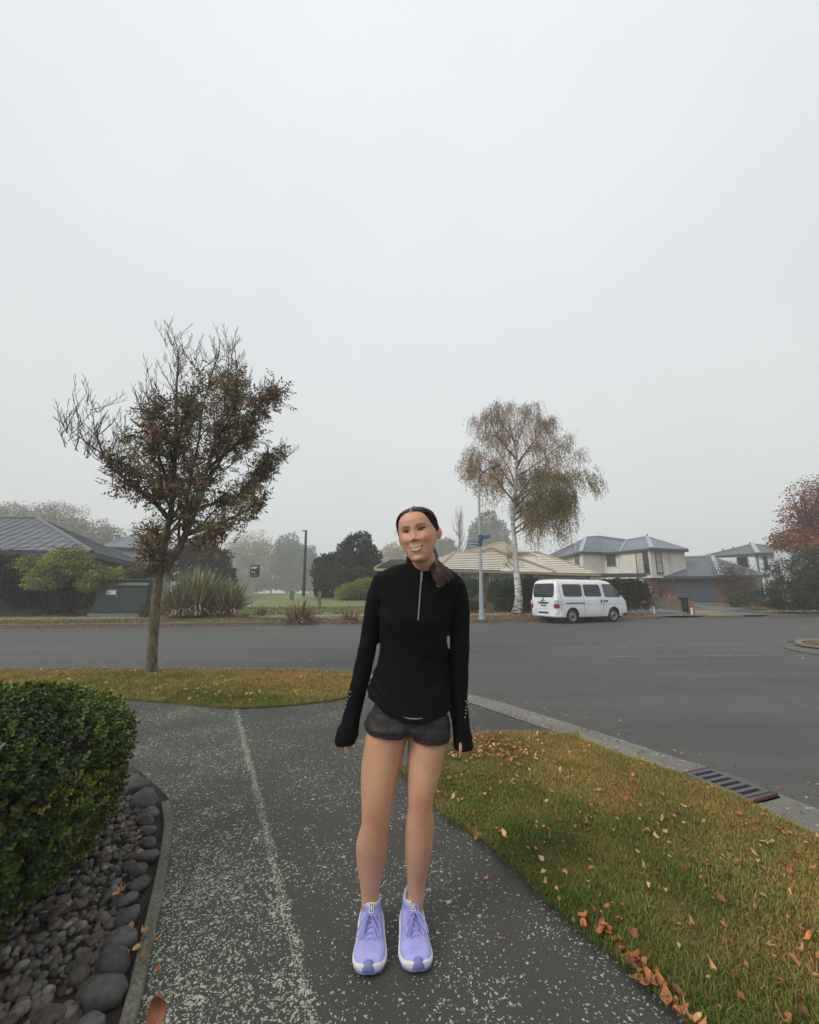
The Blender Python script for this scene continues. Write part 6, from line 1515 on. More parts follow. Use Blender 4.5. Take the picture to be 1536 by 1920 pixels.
# flat stones where the park path meets the pavement
for u, v, w_, l_ in ((618, 1149, .9, 'pale flat stone beside the bronze flax'), (615, 1143, .7, 'wet flat rock on the worn ground behind the bronze flax'), (624, 1162, 1.1, 'long pale stone slab at the kerb between the two bronze flaxes')):
    Yq = 19.6+(1166-v)*.12; q = at(u, v, Yq); me = stone_mesh('flat_stone', int(u*7+v), simple('pale_stone', lin(146,140,128), .8, .2, 5)); o = bpy.data.objects.new('flat_stone', me); COL.objects.link(o); o.location = (q.x, q.y, terr(q.x, q.y)+.02); o.scale = (w_, .6, .10); tag(o, l_, 'stone')
# ================================================================== timber fence, posts, letterbox at the garage drive
FY0, FY1 = 24.7, 24.2
f0, f1 = at(1224, 1139, FY0), at(1283.5, 1147, FY1); t0, t1 = at(1224, 1119.5, FY0), at(1283.5, 1127.5, FY1)
fe = thing('timber_fence', 'low grey timber paling fence along the garage driveway', 'fence', (f0+f1)/2)
mb = MB(); n_ = 22
for k in range(n_):
    a, b = f0.lerp(f1, (k+.04)/n_), f0.lerp(f1, (k+.96)/n_); c, d = t0.lerp(t1, (k+.04)/n_), t0.lerp(t1, (k+.96)/n_); o_ = Vector((0, -.025-.01*random.random(), 0)); hh = Vector((0,0,random.uniform(-.02,.02)))
    mb.add([a, b, d+hh, c+hh, a+o_, b+o_, d+hh+o_, c+hh+o_], [(0,3,2,1),(4,5,6,7),(0,1,5,4),(1,2,6,5),(2,3,7,6),(3,0,4,7)])
mb.build('palings', M_WOODG, fe)
mb = MB(); mb.beam(t0+Vector((0,-.02,.03)), t1+Vector((0,-.02,.03)), .09, .045); mb.build('capping_rail', M_WOODG, fe)
def post(name, label, cat, u, v0, v1, Y, w_, mat, grp=None):
    b = at(u+.6, v1, Y); t_ = at(u, v0, Y); o = thing(name, label, cat, b, grp)
    mb = MB(); mb.tube([b-Vector((0,0,.1)), t_-Vector((0,0,.06))], w_/2, 10); mb.build('shaft', mat, o, smooth=False)
    mb = MB(); mb.lathe([(w_*.55, -.06), (w_*.55, -.02), (w_*.35, .03), (0, .05)], t_, 10); mb.build('cap', mat, o)
post('white_post', 'tall white painted post at the end of the brown hedge', 'post', 1218.3, 1101.5, 1144, 24.3, .17, M_TRIM_W)
post('white_post', 'short white marker post at the foot of the tall white post', 'post', 1225.5, 1138.5, 1147, 23.9, .11, M_TRIM_W)
post('white_post', 'short white marker post below the brown letterbox', 'post', 1297, 1141, 1149, 23.8, .12, M_TRIM_W)
q0 = at(1292.5, 1147, 24.0); lbx = thing('letterbox', 'brown brick letterbox pillar with black bin at the end of the fence', 'letterbox', q0)
a = at(1292.5, 1125, 24.0); mb = MB(); mb.box(q0.x+.02, q0.x+.26, 23.9, 24.25, q0.z-.1, a.z); mb.build('pillar', M_BRICK, lbx)
mb = MB(); mb.box(q0.x-.0, q0.x+.30, 23.86, 24.28, a.z+.003, a.z+.06); mb.build('cap', simple('brown_cap', lin(110,78,58), .8, .1), lbx)
q0 = at(1288, 1147, 24.1); a = at(1288, 1119, 24.1); wb_ = thing('wheelie_bin', 'black bin standing between the fence and the brown letterbox', 'bin', q0)
mb = MB(); mb.loft([[(q0.x+sx*w_, 24.2+sy*w_, z) for sx, sy in ((-1,-1),(1,-1),(1,1),(-1,1))] for w_, z in ((.15, q0.z-.02), (.19, a.z-.1))]); mb.build('body', M_BLK, wb_)
mb = MB(); mb.box(q0.x-.26, q0.x+.2, 23.98, 24.42, a.z-.097, a.z-.03); mb.build('lid', M_BLK, wb_, bevel=.015)
# ================================================================== the woman
def voxel(mb, size, smooth=6):
    me = bpy.data.meshes.new('tmp'); me.from_pydata(mb.v, [], mb.f)
    bm = bmesh.new(); bm.from_mesh(me); bmesh.ops.recalc_face_normals(bm, faces=bm.faces); bm.to_mesh(me); bm.free()
    o = bpy.data.objects.new('tmp', me); COL.objects.link(o)
    r = o.modifiers.new('r', 'REMESH'); r.mode = 'VOXEL'; r.voxel_size = size
    if smooth: s = o.modifiers.new('s', 'SMOOTH'); s.factor = .5; s.iterations = smooth
    dg = bpy.context.evaluated_depsgraph_get(); dg.update()
    out = bpy.data.meshes.new_from_object(o.evaluated_get(dg)); bpy.data.objects.remove(o); bpy.data.meshes.remove(me)
    return out
def mesh_arrays(me):
    V = np.empty(len(me.vertices)*3, np.float32); me.vertices.foreach_get('co', V); N = np.empty_like(V); me.vertices.foreach_get('normal', N)
    return V.reshape(-1, 3), N.reshape(-1, 3)
def link_mesh(name, me, mat, parent):
    V, N = mesh_arrays(me); V = V-np.array(world_loc(parent), np.float32); me.vertices.foreach_set('co', V.ravel())
    me.materials.clear(); me.materials.append(mat); me.polygons.foreach_set('use_smooth', np.ones(len(me.polygons), bool)); me.update(); me.name = name
    o = bpy.data.objects.new(name, me); COL.objects.link(o); o.parent = parent; return o
def ell(c, a, b, n=28, yaw=0., e=2.0, tilt=0.):
    """horizontal superellipse ring, half width a (x) and half depth b (y)"""
    out = []
    for k in range(n):
        t_ = 2*math.pi*k/n; cs, sn = math.cos(t_), math.sin(t_)
        x = a*math.copysign(abs(cs)**(2/e), cs); y = b*math.copysign(abs(sn)**(2/e), sn)
        out.append((c[0]+x*math.cos(yaw)-y*math.sin(yaw), c[1]+x*math.sin(yaw)+y*math.cos(yaw), c[2]+tilt*x))
    return out
def span(uL, uR, v, Y):
    """centre and half width of a limb whose outline runs from uL to uR at height v"""
    a, b = at(uL, v, Y), at(uR, v, Y); return (a+b)/2, (b.x-a.x)/2
PY_ = 1.88
person = thing('person', 'smiling woman in black half zip top, charcoal shorts and lilac running shoes on the path', 'person', (at(745, 1700, 1.86).x, 1.86, 0))
# skin
t = NT('skin'); p = t.pos()
c = t.ramp(t.noise(p, 9, 4, .6), [(.3, lin(190,142,112)), (.7, lin(206,158,127))])
c = t.mix(.18, c, t.ramp(t.noise(p, 160, 3, .7), [(.35, lin(140,92,70)), (.65, lin(222,172,140))]))
vc = t.n('ShaderNodeVertexColor', layer_name='Col').outputs[0]; c = t.mix(1.0, c, vc, 'MULTIPLY')
t.base(c); t.b.inputs['Subsurface Weight'].default_value = .06; t.b.inputs['Subsurface Radius'].default_value = (.012, .005, .003); t.b.inputs['Subsurface Scale'].default_value = .6
t.bump(t.noise(p, 700, 2), .06, .001); M_SKIN = t.set(Roughness=.52)
# ---- head in its own frame: x to the picture's right, f towards the camera, z up; chin at 0, crown at HH
HH = .244
HZ = [0, .02, .05, .10, .17, .25, .35, .45, .55, .65, .75, .84, .91, .96, .99, 1.0]
HA = [.014, .027, .037, .047, .057, .0665, .076, .083, .085, .084, .082, .075, .062, .044, .023, .004]
HF = [.070, .080, .086, .088, .089, .090, .089, .086, .083, .087, .086, .076, .060, .041, .020, .002]
HB = [.040, .020, .000, -.020, -.036, -.052, -.072, -.088, -.098, -.102, -.100, -.090, -.073, -.050, -.026, -.004]
def hsm(z, T):
    # smooth interpolation through the table
    i = max(0, min(len(HZ)-2, int(np.searchsorted(HZ, z)-1))); u_ = (z-HZ[i])/(HZ[i+1]-HZ[i])
    g_ = lambda k: T[max(0, min(len(T)-1, k))]
    p0, p1, p2, p3 = g_(i-1), g_(i), g_(i+1), g_(i+2)
    return .5*((2*p1)+(p2-p0)*u_+(2*p0-5*p1+4*p2-p3)*u_*u_+(3*p1-p0-3*p2+p3)*u_**3)
gs = lambda x, s: math.exp(-(x/s)**2)
def features(x, z):
    """relief of the face added towards the camera"""
    ax = abs(x); zn = z/HH; d = 0.
    # nose: bridge, tip, wings
    if .34 < zn < .70:
        q = max(0, min(1, (.64-zn)/(.64-.405))); d += (.0055+.0175*q**1.4)*gs(x, .0075+.0055*q)*(1 if zn > .405 else math.exp(-((zn-.405)/.03)**2))*(1 if zn < .6 else max(0, (.70-zn)/.1))
    d += .0115*gs(ax-.0145, .0055)*gs(z-.390*HH, .0062)
    d -= .004*gs(ax-.006, .004)*gs(z-.365*HH, .003)
    # eye sockets and lids
    d -= .0095*gs(ax-.033, .016)*gs(z-.553*HH, .0095)
    d += .0035*gs(ax-.033, .014)*gs(z-.548*HH, .0055)
    # brow ridge
    d += .0035*gs(ax-.030, .020)*gs(z-.635*HH, .010)
    # cheeks lifted by the smile, folds beside the mouth
    d += .0115*gs(ax-.043, .017)*gs(z-.405*HH, .017)
    fx = .026+(.36*HH-z)*.28
    d -= .0062*gs(ax-fx, .0055)*(1 if .15 < zn < .37 else 0)*gs(z-.27*HH, .028)
    # muzzle, chin
    d += .004*gs(x, .030)*gs(z-.25*HH, .026); d += .006*gs(x, .017)*gs(z-.06*HH, .014); d -= .004*gs(x, .022)*gs(z-.125*HH, .008)
    return d
def hpoint(th, z, off=0., feat=True):
    """point on the head at angle th from straight ahead"""
    zn = z/HH; a, f, b = hsm(zn, HA), hsm(zn, HF), hsm(zn, HB); cy = (f+b)/2; h_ = (f-b)/2
    cs, sn = math.cos(th), math.sin(th); e = 2.25
    x = (a+off)*math.copysign(abs(sn)**(2/e), sn); y = cy+(h_+off)*math.copysign(abs(cs)**(2/e), cs)
    if feat and cs > 0: y += features(x, z)*min(1, cs*2.2)
    return x, y, z
def yface(x, z):
    zn = z/HH; a, f, b = hsm(zn, HA), hsm(zn, HF), hsm(zn, HB); cy = (f+b)/2; h_ = (f-b)/2; e = 2.25
    r = max(0, 1-abs(min(.999, abs(x)/a))**e); cs = r**(1/e)
    return cy+h_*cs+features(x, z)*min(1, (cs**(e/2))*2.2)
HYAW, HROLL, HPIT = R(-15), R(-9.0), R(3)
HEADY = 1.79
hc0 = at(786, 1054.5, HEADY-.075)           # the chin lands here
HMAT = Matrix.Rotation(HROLL, 4, 'Y') @ Matrix.Rotation(HYAW, 4, 'Z') @ Matrix.Rotation(HPIT, 4, 'X') @ Matrix(((1,0,0,0),(0,-1,0,0),(0,0,1,0),(0,0,0,1)))
HMAT = Matrix.Translation(hc0-(HMAT @ Vector((0, .078, 0)))) @ HMAT
hw = lambda x, f, z: HMAT @ Vector((x, f, z))
bodymb = MB()
rings = []
for k in range(64):
    z = HH*(.004+.992*(.5-.5*math.cos(math.pi*k/63))**1.0)
    rings.append([tuple(hw(*hpoint(2*math.pi*j/96, z))) for j in range(96)])
bodymb.loft(rings)
# ears
for sx_ in (-1, 1):
    c_ = (sx_*.083, -.012, .475*HH); er = []
    for k in range(9):
        q = k/8; zz = c_[2]-.030+.060*q; ww = .017*math.sin(math.pi*(.12+.80*q))**.7*(.72+.45*q)
        er.append([tuple(hw(sx_*(.076+.010*math.sin(math.pi*q)+.014*(.5+.5*math.cos(a))+.0045*math.sin(a)), c_[1]-.010*q-ww*math.cos(a)-.004, zz)) for a in np.linspace(0, 6.283, 14, endpoint=False)])
    bodymb.loft(er)
# neck
n0, n1 = at(797, 1074, 1.855), hw(0, -.012, .10*HH)
nk = sm3([n0-Vector((0, -.01, .05)), n0, n0.lerp(n1, .5), n1, hw(0, -.02, .3*HH)], 3)
bodymb.tube(nk, [.062, .058, .055, .053, .052, .051, .051, .051, .051, .05, .048, .045, .04], 20)
# torso under the clothes, hips
def lofts(mb, rows, n=28, e=2.2):
    mb.loft([ell(*span(uL, uR, v, Y), b, n, 0, e) if False else ell(span(uL, uR, v, Y)[0], span(uL, uR, v, Y)[1], b, n, 0, e) for v, uL, uR, Y, b in rows])
lofts(bodymb, [(1080,752,832,1.86,.06), (1098,715,858,1.87,.075), (1140,722,838,1.87,.085), (1200,722,830,1.88,.08), (1260,716,830,1.88,.08), (1315,704,834,1.885,.09), (1340,703,832,1.885,.085)])
legL = [(1345,698,766,1.885,.085),(1378,686,764,1.88,.088),(1420,679,755,1.875,.085),(1460,677,745,1.865,.078),(1490,677.5,739,1.855,.070),(1516,678.5,735,1.85,.064),(1543,678,730,1.85,.060),(1562,673,728,1.857,.058),(1585,668,727,1.87,.060),(1610,669,724,1.883,.058),(1626,671,721,1.89,.053),(1654,675,714,1.90,.044),(1680,677.5,710.5,1.905,.038),(1700,678,711,1.91,.038),(1718,678,712,1.91,.038)]
legR = [(1345,764,838,1.885,.085),(1391,765,839.5,1.88,.088),(1425,764.5,832,1.875,.084),(1460,764.5,823,1.865,.077),(1494,765,813.5,1.855,.067),(1516,765.5,811,1.85,.062),(1536,762,813.5,1.853,.059),(1560,760,814,1.865,.060),(1585,759,811,1.875,.060),(1605,760,807.5,1.883,.057),(1626,762,803,1.89,.052),(1650,763.5,799,1.90,.044),(1675,764,795.5,1.905,.038),(1701,763,793,1.91,.038),(1718,763,793,1.91,.038)]
def dense(rows):
    R_ = np.array(rows, float); t0 = np.arange(len(R_)); t1 = np.linspace(0, len(R_)-1, 4*(len(R_)-1)+1); out = []
    for t_ in t1:
        i = min(int(t_), len(R_)-2); u_ = t_-i; p = [R_[max(0, i-1)], R_[i], R_[i+1], R_[min(len(R_)-1, i+2)]]
        out.append(tuple(.5*((2*p[1])+(p[2]-p[0])*u_+(2*p[0]-5*p[1]+4*p[2]-p[3])*u_*u_+(3*p[1]-p[0]-3*p[2]+p[3])*u_**3)))
    return out
lofts(bodymb, dense(legL), 64, 2.1); lofts(bodymb, dense(legR), 64, 2.1)
# kneecaps, calves and shins give the legs their relief
for u, v in ((703, 1530), (789, 1507)):
    q = at(u, v, 1.796); bodymb.ball(q+Vector((0,.0135,0)), .036, .020, .044, 18, 12); q = at(u+1, v+21, 1.806); bodymb.ball(q+Vector((0,.0105,0)), .020, .014, .030, 12, 8)
# hands mostly drawn up into the cuffs: palm plus five bent fingers, rooted inside the sleeve
def finger(mb, pts, r0): mb.tube(sm3(pts, 3), [r0*(1-.28*i/(3*(len(pts)-1))) for i in range(3*(len(pts)-1)+1)], 9); mb.ball(pts[-1], r0*.74, None, None, 8, 6)
def hand(cuff_u, cuff_v, Y, sgn, tips_):
    c = at(cuff_u, cuff_v, Y)
    up_ = (at(656, 1345, Y), at(652, 1366, Y)) if sgn < 0 else (at(864, 1350, Y), at(867, 1376, Y))
    bodymb.tube([up_[0], up_[1], c+Vector((0, 0, .016))], [.022, .024, .021], 14)
    for k, (du, dv_, r_, ln) in enumerate(tips_):
        tip = at(cuff_u+du, cuff_v+dv_, Y-.025+.012*k); root = c+Vector((.012*(k-1.5)*.7, -.012, .045))
        finger(bodymb, [root, root.lerp(tip, .55)+Vector((0, -.014, .0)), tip], r_)
hand(648, 1388, 1.855, -1, [(3.5, 23, .009, 1), (.0, 20, .0088, 1), (-4, 16, .0085, 1), (-8, 11, .008, 1), (9, 13, .0095, 1)])
hand(869, 1398, 1.855, 1, [(-6, 20, .009, 1), (0, 18.5, .0088, 1), (6, 15.5, .0085, 1), (11.5, 11, .008, 1), (-11, 13, .0095, 1)])
bme = voxel(bodymb, .0032, 2)
V, N = mesh_arrays(bme)
# blush on cheeks, nose, knees, elbows: skin's own colour
Hi = HMAT.inverted(); A = np.array(Hi); L = V@A[:3, :3].T+A[:3, 3]
bl = np.exp(-((np.abs(L[:, 0])-.046)/.022)**2-((L[:, 2]-.40*HH)/.024)**2)*(L[:, 1] > .02)+.6*np.exp(-(L[:, 0]/.014)**2-((L[:, 2]-.41*HH)/.018)**2)*(L[:, 1] > .05)
ear_ = (np.abs(L[:, 0]) > .080)*(np.abs(L[:, 2]-.475*HH) < .04)*.7*(L[:, 1] < .03)
kn = np.zeros(len(V))
for u, v in ((703, 1535), (789, 1512)): q = np.array(at(u, v, 1.80)); kn += np.exp(-(((V-q)/np.array([.035, .06, .045]))**2).sum(1))
C = np.ones((len(V), 4), np.float32); b_ = np.clip(bl*.9+ear_, 0, 1)[:, None]; C[:, :3] = 1-b_*np.array([.04, .26, .24]); k_ = np.clip(kn, 0, 1)[:, None]; C[:, :3] *= 1-k_*np.array([.22, .34, .30])
ca = bme.color_attributes.new('Col', 'FLOAT_COLOR', 'POINT'); ca.data.foreach_set('color', C.ravel())
body_o = link_mesh('body', bme, M_SKIN, person)
# ---- face details laid on the relief
def fpatch(name, rows, mat, off, parent=None, thick=.0012, smooth=True):
    """rows of (x, z) in head space draped on the face"""
    mb = MB(); P_ = [[hw(x, yface(x, z)+off, z) for x, z in r] for r in rows]; Q_ = [[hw(x, yface(x, z)+off-thick-.004, z) for x, z in r] for r in rows]
    mb.loft(P_, cap=False, closed=False); edge = P_[0]+[r[-1] for r in P_[1:]]+P_[-1][::-1][1:]+[r[0] for r in P_[::-1][1:-1]]; eq = Q_[0]+[r[-1] for r in Q_[1:]]+Q_[-1][::-1][1:]+[r[0] for r in Q_[::-1][1:-1]]
    mb.loft([edge, eq], cap=False)
    return mb.build(name, mat, parent or person, smooth=smooth)
M_EYEW = simple('eye_white', lin(170,156,148), .25, .03); M_IRIS = simple('dark_iris', lin(14,9,8), .35, .1, spec=.2); M_LASH = simple('eyelash_black', lin(28,20,18), .7, .1); M_BROW = simple('eyebrow_hair', lin(104,76,60), .8, .3, 300.)
M_LIP = simple('lip', lin(172,104,94), .4, .1, 60.); M_TEETH = simple('teeth', lin(214,204,188), .25, .03); M_MOUTH = simple('mouth_interior', lin(60,24,22), .6, .1)
for sg in (-1, 1):
    ec, ez = .0325*sg, .553*HH
    def almond(w_, hu, hl, n=13, dz=0.):
        up_, lo_ = [], []
        for k in range(n):
            q = -1+2*k/(n-1); x = ec+q*w_; base_ = ez+dz+.0022*(q*sg)-.0004
            up_.append((x, base_+hu*(1-abs(q)**2.2))); lo_.append((x, base_-hl*(1-abs(q)**2.0)))
        return up_, lo_
    u_, l_ = almond(.0150, .0046, .0034); fpatch('eye', [l_, [((a[0]+b[0])/2, (a[1]+b[1])/2) for a, b in zip(u_, l_)], u_], M_EYEW, .0004)
    eo = None
    ir = [[(ec+.0080*math.cos(a)*k/3, max(ez-.0032, min(ez+.0044, ez+.0006+.0064*math.sin(a)*k/3))) for a in np.linspace(0, 6.283, 17)] for k in (.05, 1.5, 3)]
    fpatch('iris', ir, M_IRIS, .0009)
    # lash lines
    fpatch('upper_lashes', [u_, [(x+(.0022 if (sg > 0 and i > 10) else (-.0022 if (sg < 0 and i < 2) else 0)), z+.0036+.0008*abs(i-6)/6) for i, (x, z) in enumerate(u_)]], M_LASH, .0012)
    fpatch('lower_lashes', [[(x, z-.0014) for x, z in l_], l_], M_LASH, .0007)
    # folded upper lid crease
    br_in, br_out = .0145*sg, .054*sg; rows = [[], []]
    for k in range(13):
        q = k/12; x = br_in+(br_out-br_in)*q; z = .622*HH+.0085*math.sin(math.pi*min(1, q*.78+.05))-.0035*q; th = .0032*(1-q**1.6*.75)
        rows[0].append((x, z-th)); rows[1].append((x, z+th*.7))
    fpatch('eyebrow', rows, M_BROW, .0008)
for sg in (-1, 1):
    fpatch('nostril_shade', [[(sg*.0075+.0034*math.cos(a)*k/2, .371*HH+.0016*math.sin(a)*k/2) for a in np.linspace(0, 6.283, 11)] for k in (.1, 2)], M_MOUTH, .0008)  # dark patches put the shade of the nostril openings into colour
# mouth: broad smile, teeth showing
mz = .232*HH
def mline(off_c, kq, w_, n=17): return [(-w_+2*w_*k/(n-1), mz+off_c+kq*(-w_+2*w_*k/(n-1))**2) for k in range(n)]
fpatch('mouth_interior', [mline(-.0085, 18.5, .0305), mline(-.003, 13.5, .0305), mline(.0045, 8.5, .0305)], M_MOUTH, .0006)
rows = [[(x, z) for x, z in mline(o_, k_, .0225)] for o_, k_ in ((-.0085, 17.5), (-.003, 12), (.0030, 9))]
tb = MB()
tth = [0.0, .0056, .0104, .0148, .0186, .0222]
for sg in (-1, 1):
    for a_, b_ in zip(tth[:-1], tth[1:]):
        x0, x1 = sg*(a_+.00008), sg*(b_-.00008); zt_ = lambda x: mz+.0036+9*x*x; zb_ = lambda x: mz-.0058+17*x*x+(.0004 if a_ > .004 else 0)
        P_ = [[hw(x, yface(x, z)+.0016, z) for x in (x0, x0+(x1-x0)*.33, x0+(x1-x0)*.67, x1)] for z in (zb_((x0+x1)/2), (zb_((x0+x1)/2)+zt_((x0+x1)/2))/2, zt_((x0+x1)/2))]
        tb.loft(P_, cap=False, closed=False)
tb.build('teeth', M_TEETH, person, smooth=True)
def lip(name, lower):
    mb = MB(); rings_ = []
    for k in range(25):
        q = -1+2*k/24; x = .0318*q; th = (.0030 if lower else .0021)*(1-abs(q)**3)**.5+.0006
        zc = mz+(-.0088+17.5*x*x if lower else .0054+8.0*x*x+(-.0006 if abs(q) < .12 else 0)); 
        if abs(q) > .9: zc = zc*(1-(abs(q)-.9)*6)+(mz+.0105)*((abs(q)-.9)*6)
        y = yface(x, zc)
        rings_.append([hw(x, y+.0008+math.cos(a)*.0019, zc+math.sin(a)*th) for a in np.linspace(0, 6.283, 10, endpoint=False)])
    mb.loft(rings_); return mb.build(name, M_LIP, person, smooth=True)
lip('upper_lip', False); lip('lower_lip', True)
# ---- hair: slicked back with a centre part, low ponytail over her left shoulder
t = NT('dark_hair'); mp = t.n('ShaderNodeMapping'); mp.inputs['Scale'].default_value = (1, .12, 1)
t.l(t.obj(), mp.inputs[0]); f = t.noise(mp.outputs[0], 260, 3, .7)
t.base(t.ramp(f, [(.3, lin(20,15,14)), (.7, lin(46,34,31))])); t.bump(f, .5, .002); t.b.inputs['Specular IOR Level'].default_value = .3; M_HAIR = t.set(Roughness=.42)
t = NT('ponytail_hair'); mp = t.n('ShaderNodeMapping'); mp.inputs['Scale'].default_value = (1, 1, .08)
t.l(t.obj(), mp.inputs[0]); f = t.noise(mp.outputs[0], 420, 3, .7)
t.base(t.ramp(f, [(.3, lin(46,32,30)), (.7, lin(92,66,60))])); M_PONY = t.set(Roughness=.45)
HL = [(.30,112),(.42,98),(.50,80),(.56,66),(.63,57),(.70,50),(.76,44),(.81,38),(.85,30),(.875,21),(.89,9),(.895,0)]
mb = MB(); rows = []; 
for k in range(44):
    zn = .26+.735*k/43; th0 = R(float(np.interp(zn, [a for a, b in HL], [b for a, b in HL])))
    row = []
    for j in range(61):
        q = j/60; th = th0+(2*math.pi-2*th0)*q; ed = min(q, 1-q)*60; o_ = .0072*min(1, (ed/11))**.8-.0010
        if zn > .895: o_ = .0068
        row.append(tuple(hw(*hpoint(th, zn*HH, o_, False))))
    rows.append(row)
rows.append([tuple(hw(0, -.004, HH+.0065))]*61)
mb.loft(rows, cap=False, closed=False); hair = mb.build('hair', M_HAIR, person, smooth=True)
mb = MB(); pr = []
for k in range(12):
    zn = .885+.105*k/11; x, y, z = hpoint(0, zn*HH, .0078, False); w_ = .0024*(1-.75*k/11)
    pr.append([tuple(hw(-w_, y, z)), tuple(hw(w_, y, z))])
mb.loft(pr, cap=False, closed=False); mb.build('hair_parting', simple('scalp', lin(190,150,126), .6, .05), hair)
mb = MB(); rr_ = random.Random(5); mb2 = MB()
p_st = hw(.012, -.112, .33*HH)
cl = [p_st, hw(.034, -.092, .12*HH), at(813, 1053, 1.83), at(821, 1067, 1.765), at(830, 1081, 1.740), at(839, 1093.5, 1.742)]
cen_ = sm3(cl, 5); nC = len(cen_)
core = MB(); core.tube(cen_[:-7], [.013+.013*i/nC*(1-max(0, (i-nC*.5)/nC)) for i in range(nC-7)], 14); 
for s_ in range(620):
    a = rr_.random()*6.283; rr0 = math.sqrt(rr_.random()); stop = rr_.uniform(.72, 1.0); pts = []
    ln = int(nC*stop); fly = rr_.gauss(0, .006)
    for i in range(0, ln, 2):
        q = i/nC; r_ = (.014+.017*q**1.0)*rr0+abs(fly)*q*q; d = (cen_[min(i+1, nC-1)]-cen_[max(i-1, 0)]).normalized(); s1v = d.cross(Vector((0,1,0))).normalized(); s2v = d.cross(s1v)
        pts.append(cen_[i]+s1v*math.cos(a)*r_*(1+.35*q)+s2v*math.sin(a)*r_*.75)
    if len(pts) > 2: mb.tube(pts, [.0011*(1-.5*i/len(pts)) for i in range(len(pts))], 4, cap=False)
pony = mb.build('ponytail', M_PONY, person); core.build('ponytail_core', M_PONY, pony, smooth=True)
mb = MB(); mb.lathe([(.018, -.012), (.023, -.006), (.023, .006), (.018, .012)], cen_[2], 14); mb.build('hair_tie', M_LASH, pony)
mb = MB()
for k in range(5):
    z0 = HH*rr_.uniform(.55, .72); x, y, z = hpoint(R(-rr_.uniform(66, 74)), z0, .004, False); mb.tube([hw(x, y, z), hw(x-.006-.004*rr_.random(), y+.003, z+.006), hw(x-.008-.008*rr_.random(), y, z-.006-.02*rr_.random())], .00022, 3)
mb.build('loose_strands', M_HAIR, hair)
# combed strands run from the hairline back to the tie
mb = MB()
for s_ in range(620):
    zn0 = rr_.uniform(.50, .985); th0 = R(float(np.interp(zn0, [a for a, b in HL], [b for a, b in HL])))+abs(rr_.gauss(0, .12))+.01
    if zn0 > .89: th0 = rr_.random()*math.pi
    sg = rr_.choice((-1, 1)); pts = []; th1 = math.pi; z1 = rr_.uniform(.30, .44); ofs = rr_.uniform(.0058, .0078)
    if math.sin(th0) < .02: continue
    for k in range(11):
        q = k/10; th = th0+(th1-th0)*q; zn = zn0+(z1-zn0)*q**1.5; x, y, z = hpoint(sg*th, min(.992, zn)*HH, ofs*min(1, .15+q*5)-.0008, False); pts.append(hw(x, y, z))
    mb.tube(pts, [.0003]+[.0006]*9+[.0004], 4, cap=False)
mb.build('combed_strands', M_HAIR, hair)
# earring
mb = MB(); q = hw(.092, -.016, .472*HH-.036); 
pts = [q+Vector((.000, .0075*math.cos(a), .0085*math.sin(a))) for a in np.linspace(0, 6.283, 18)]; pts = [q+Vector((.006*math.cos(a), .004*math.cos(a), .0085*math.sin(a))) for a in np.linspace(0, 6.283, 18)]
mb.tube(pts, .0013, 6); mb.build('earring', simple('silver_earring', lin(210,206,196), .2, .05, metal=.9), person, smooth=True)
# ---- black half zip running top
t = NT('black_knit'); p = t.pos(); f = t.noise(p, 900, 2, .6); f2 = t.noise(p, 16, 4, .6)
t.base(t.ramp(f2, [(.3, lin(9,9,11)), (.7, lin(15,15,19))])); t.b.inputs['Sheen Weight'].default_value = .02; t.b.inputs['Sheen Roughness'].default_value = .4
t.bump(f, .12, .001); t.b.inputs['Specular IOR Level'].default_value = .12; M_TOP = t.set(Roughness=.8)
top = MB()
lofts(top, [(1057,754,820,1.865,.052), (1062,737,832,1.865,.062), (1067,721,845,1.866,.070), (1074,708,855,1.867,.080), (1083,702,864,1.868,.088), (1094,704,866,1.87,.094), (1110,706,863,1.87,.100), (1135,710,850,1.87,.108), (1162,712,845,1.868,.114), (1195,712,840,1.872,.104), (1235,708.5,839,1.876,.100), (1275,701,841,1.88,.108), (1310,691,844.5,1.882,.124), (1338,687.5,846.5,1.882,.136), (1342,694,842,1.882,.126)], 40, 2.3)
def sleeve(rows):
    pts = []; rad = []
    for v, uL, uR, Y in rows: c_, hwid = span(uL, uR, v, Y); pts.append(c_); rad.append(hwid)
    top.tube(pts, rad, 20)
sleeve([(1084,707,748,1.868),(1091,698,740,1.87),(1115,688.5,727,1.872),(1145,683,719,1.875),(1185,677.5,712,1.878),(1225,670,704,1.88),(1265,661.5,695.5,1.878),(1300,653,686,1.872),(1335,645.5,677.5,1.866),(1360,638,674,1.862),(1372,632,674,1.86),(1383,628.5,668.5,1.858),(1391,627,667,1.857),(1395,628.5,665.5,1.857)])
sleeve([(1092,828,867,1.868),(1102,838,874.5,1.87),(1120,843,879,1.872),(1150,845,881,1.875),(1190,843.5,881,1.878),(1230,842.5,880,1.88),(1270,843.5,878.5,1.878),(1305,844.5,877.5,1.872),(1340,845.5,879,1.866),(1368,848,882.5,1.862),(1385,849.5,886,1.86),(1397,850,888,1.858),(1405,851,887.5,1.857)])
tme = voxel(top, .0042, 4)
V, N = mesh_arrays(tme)
def n3(P_, s, seed=0.): return np.array([mnoise.noise(Vector((p_[0]*s[0]+seed, p_[1]*s[1], p_[2]*s[2]))) for p_ in P_])
cx0 = at(777, 1200, 1.88).x
du = V[:, 0]-cx0
lp_ = [at(u, v, 1.88) for u, v in ((680, 1352), (683, 1340), (688, 1310), (697.5, 1275), (705.5, 1240), (711, 1180))]
lim_l = np.interp(V[:, 2], [q.z for q in lp_], [cx0-q.x for q in lp_]); arm = (du < -lim_l) | (du > .152)
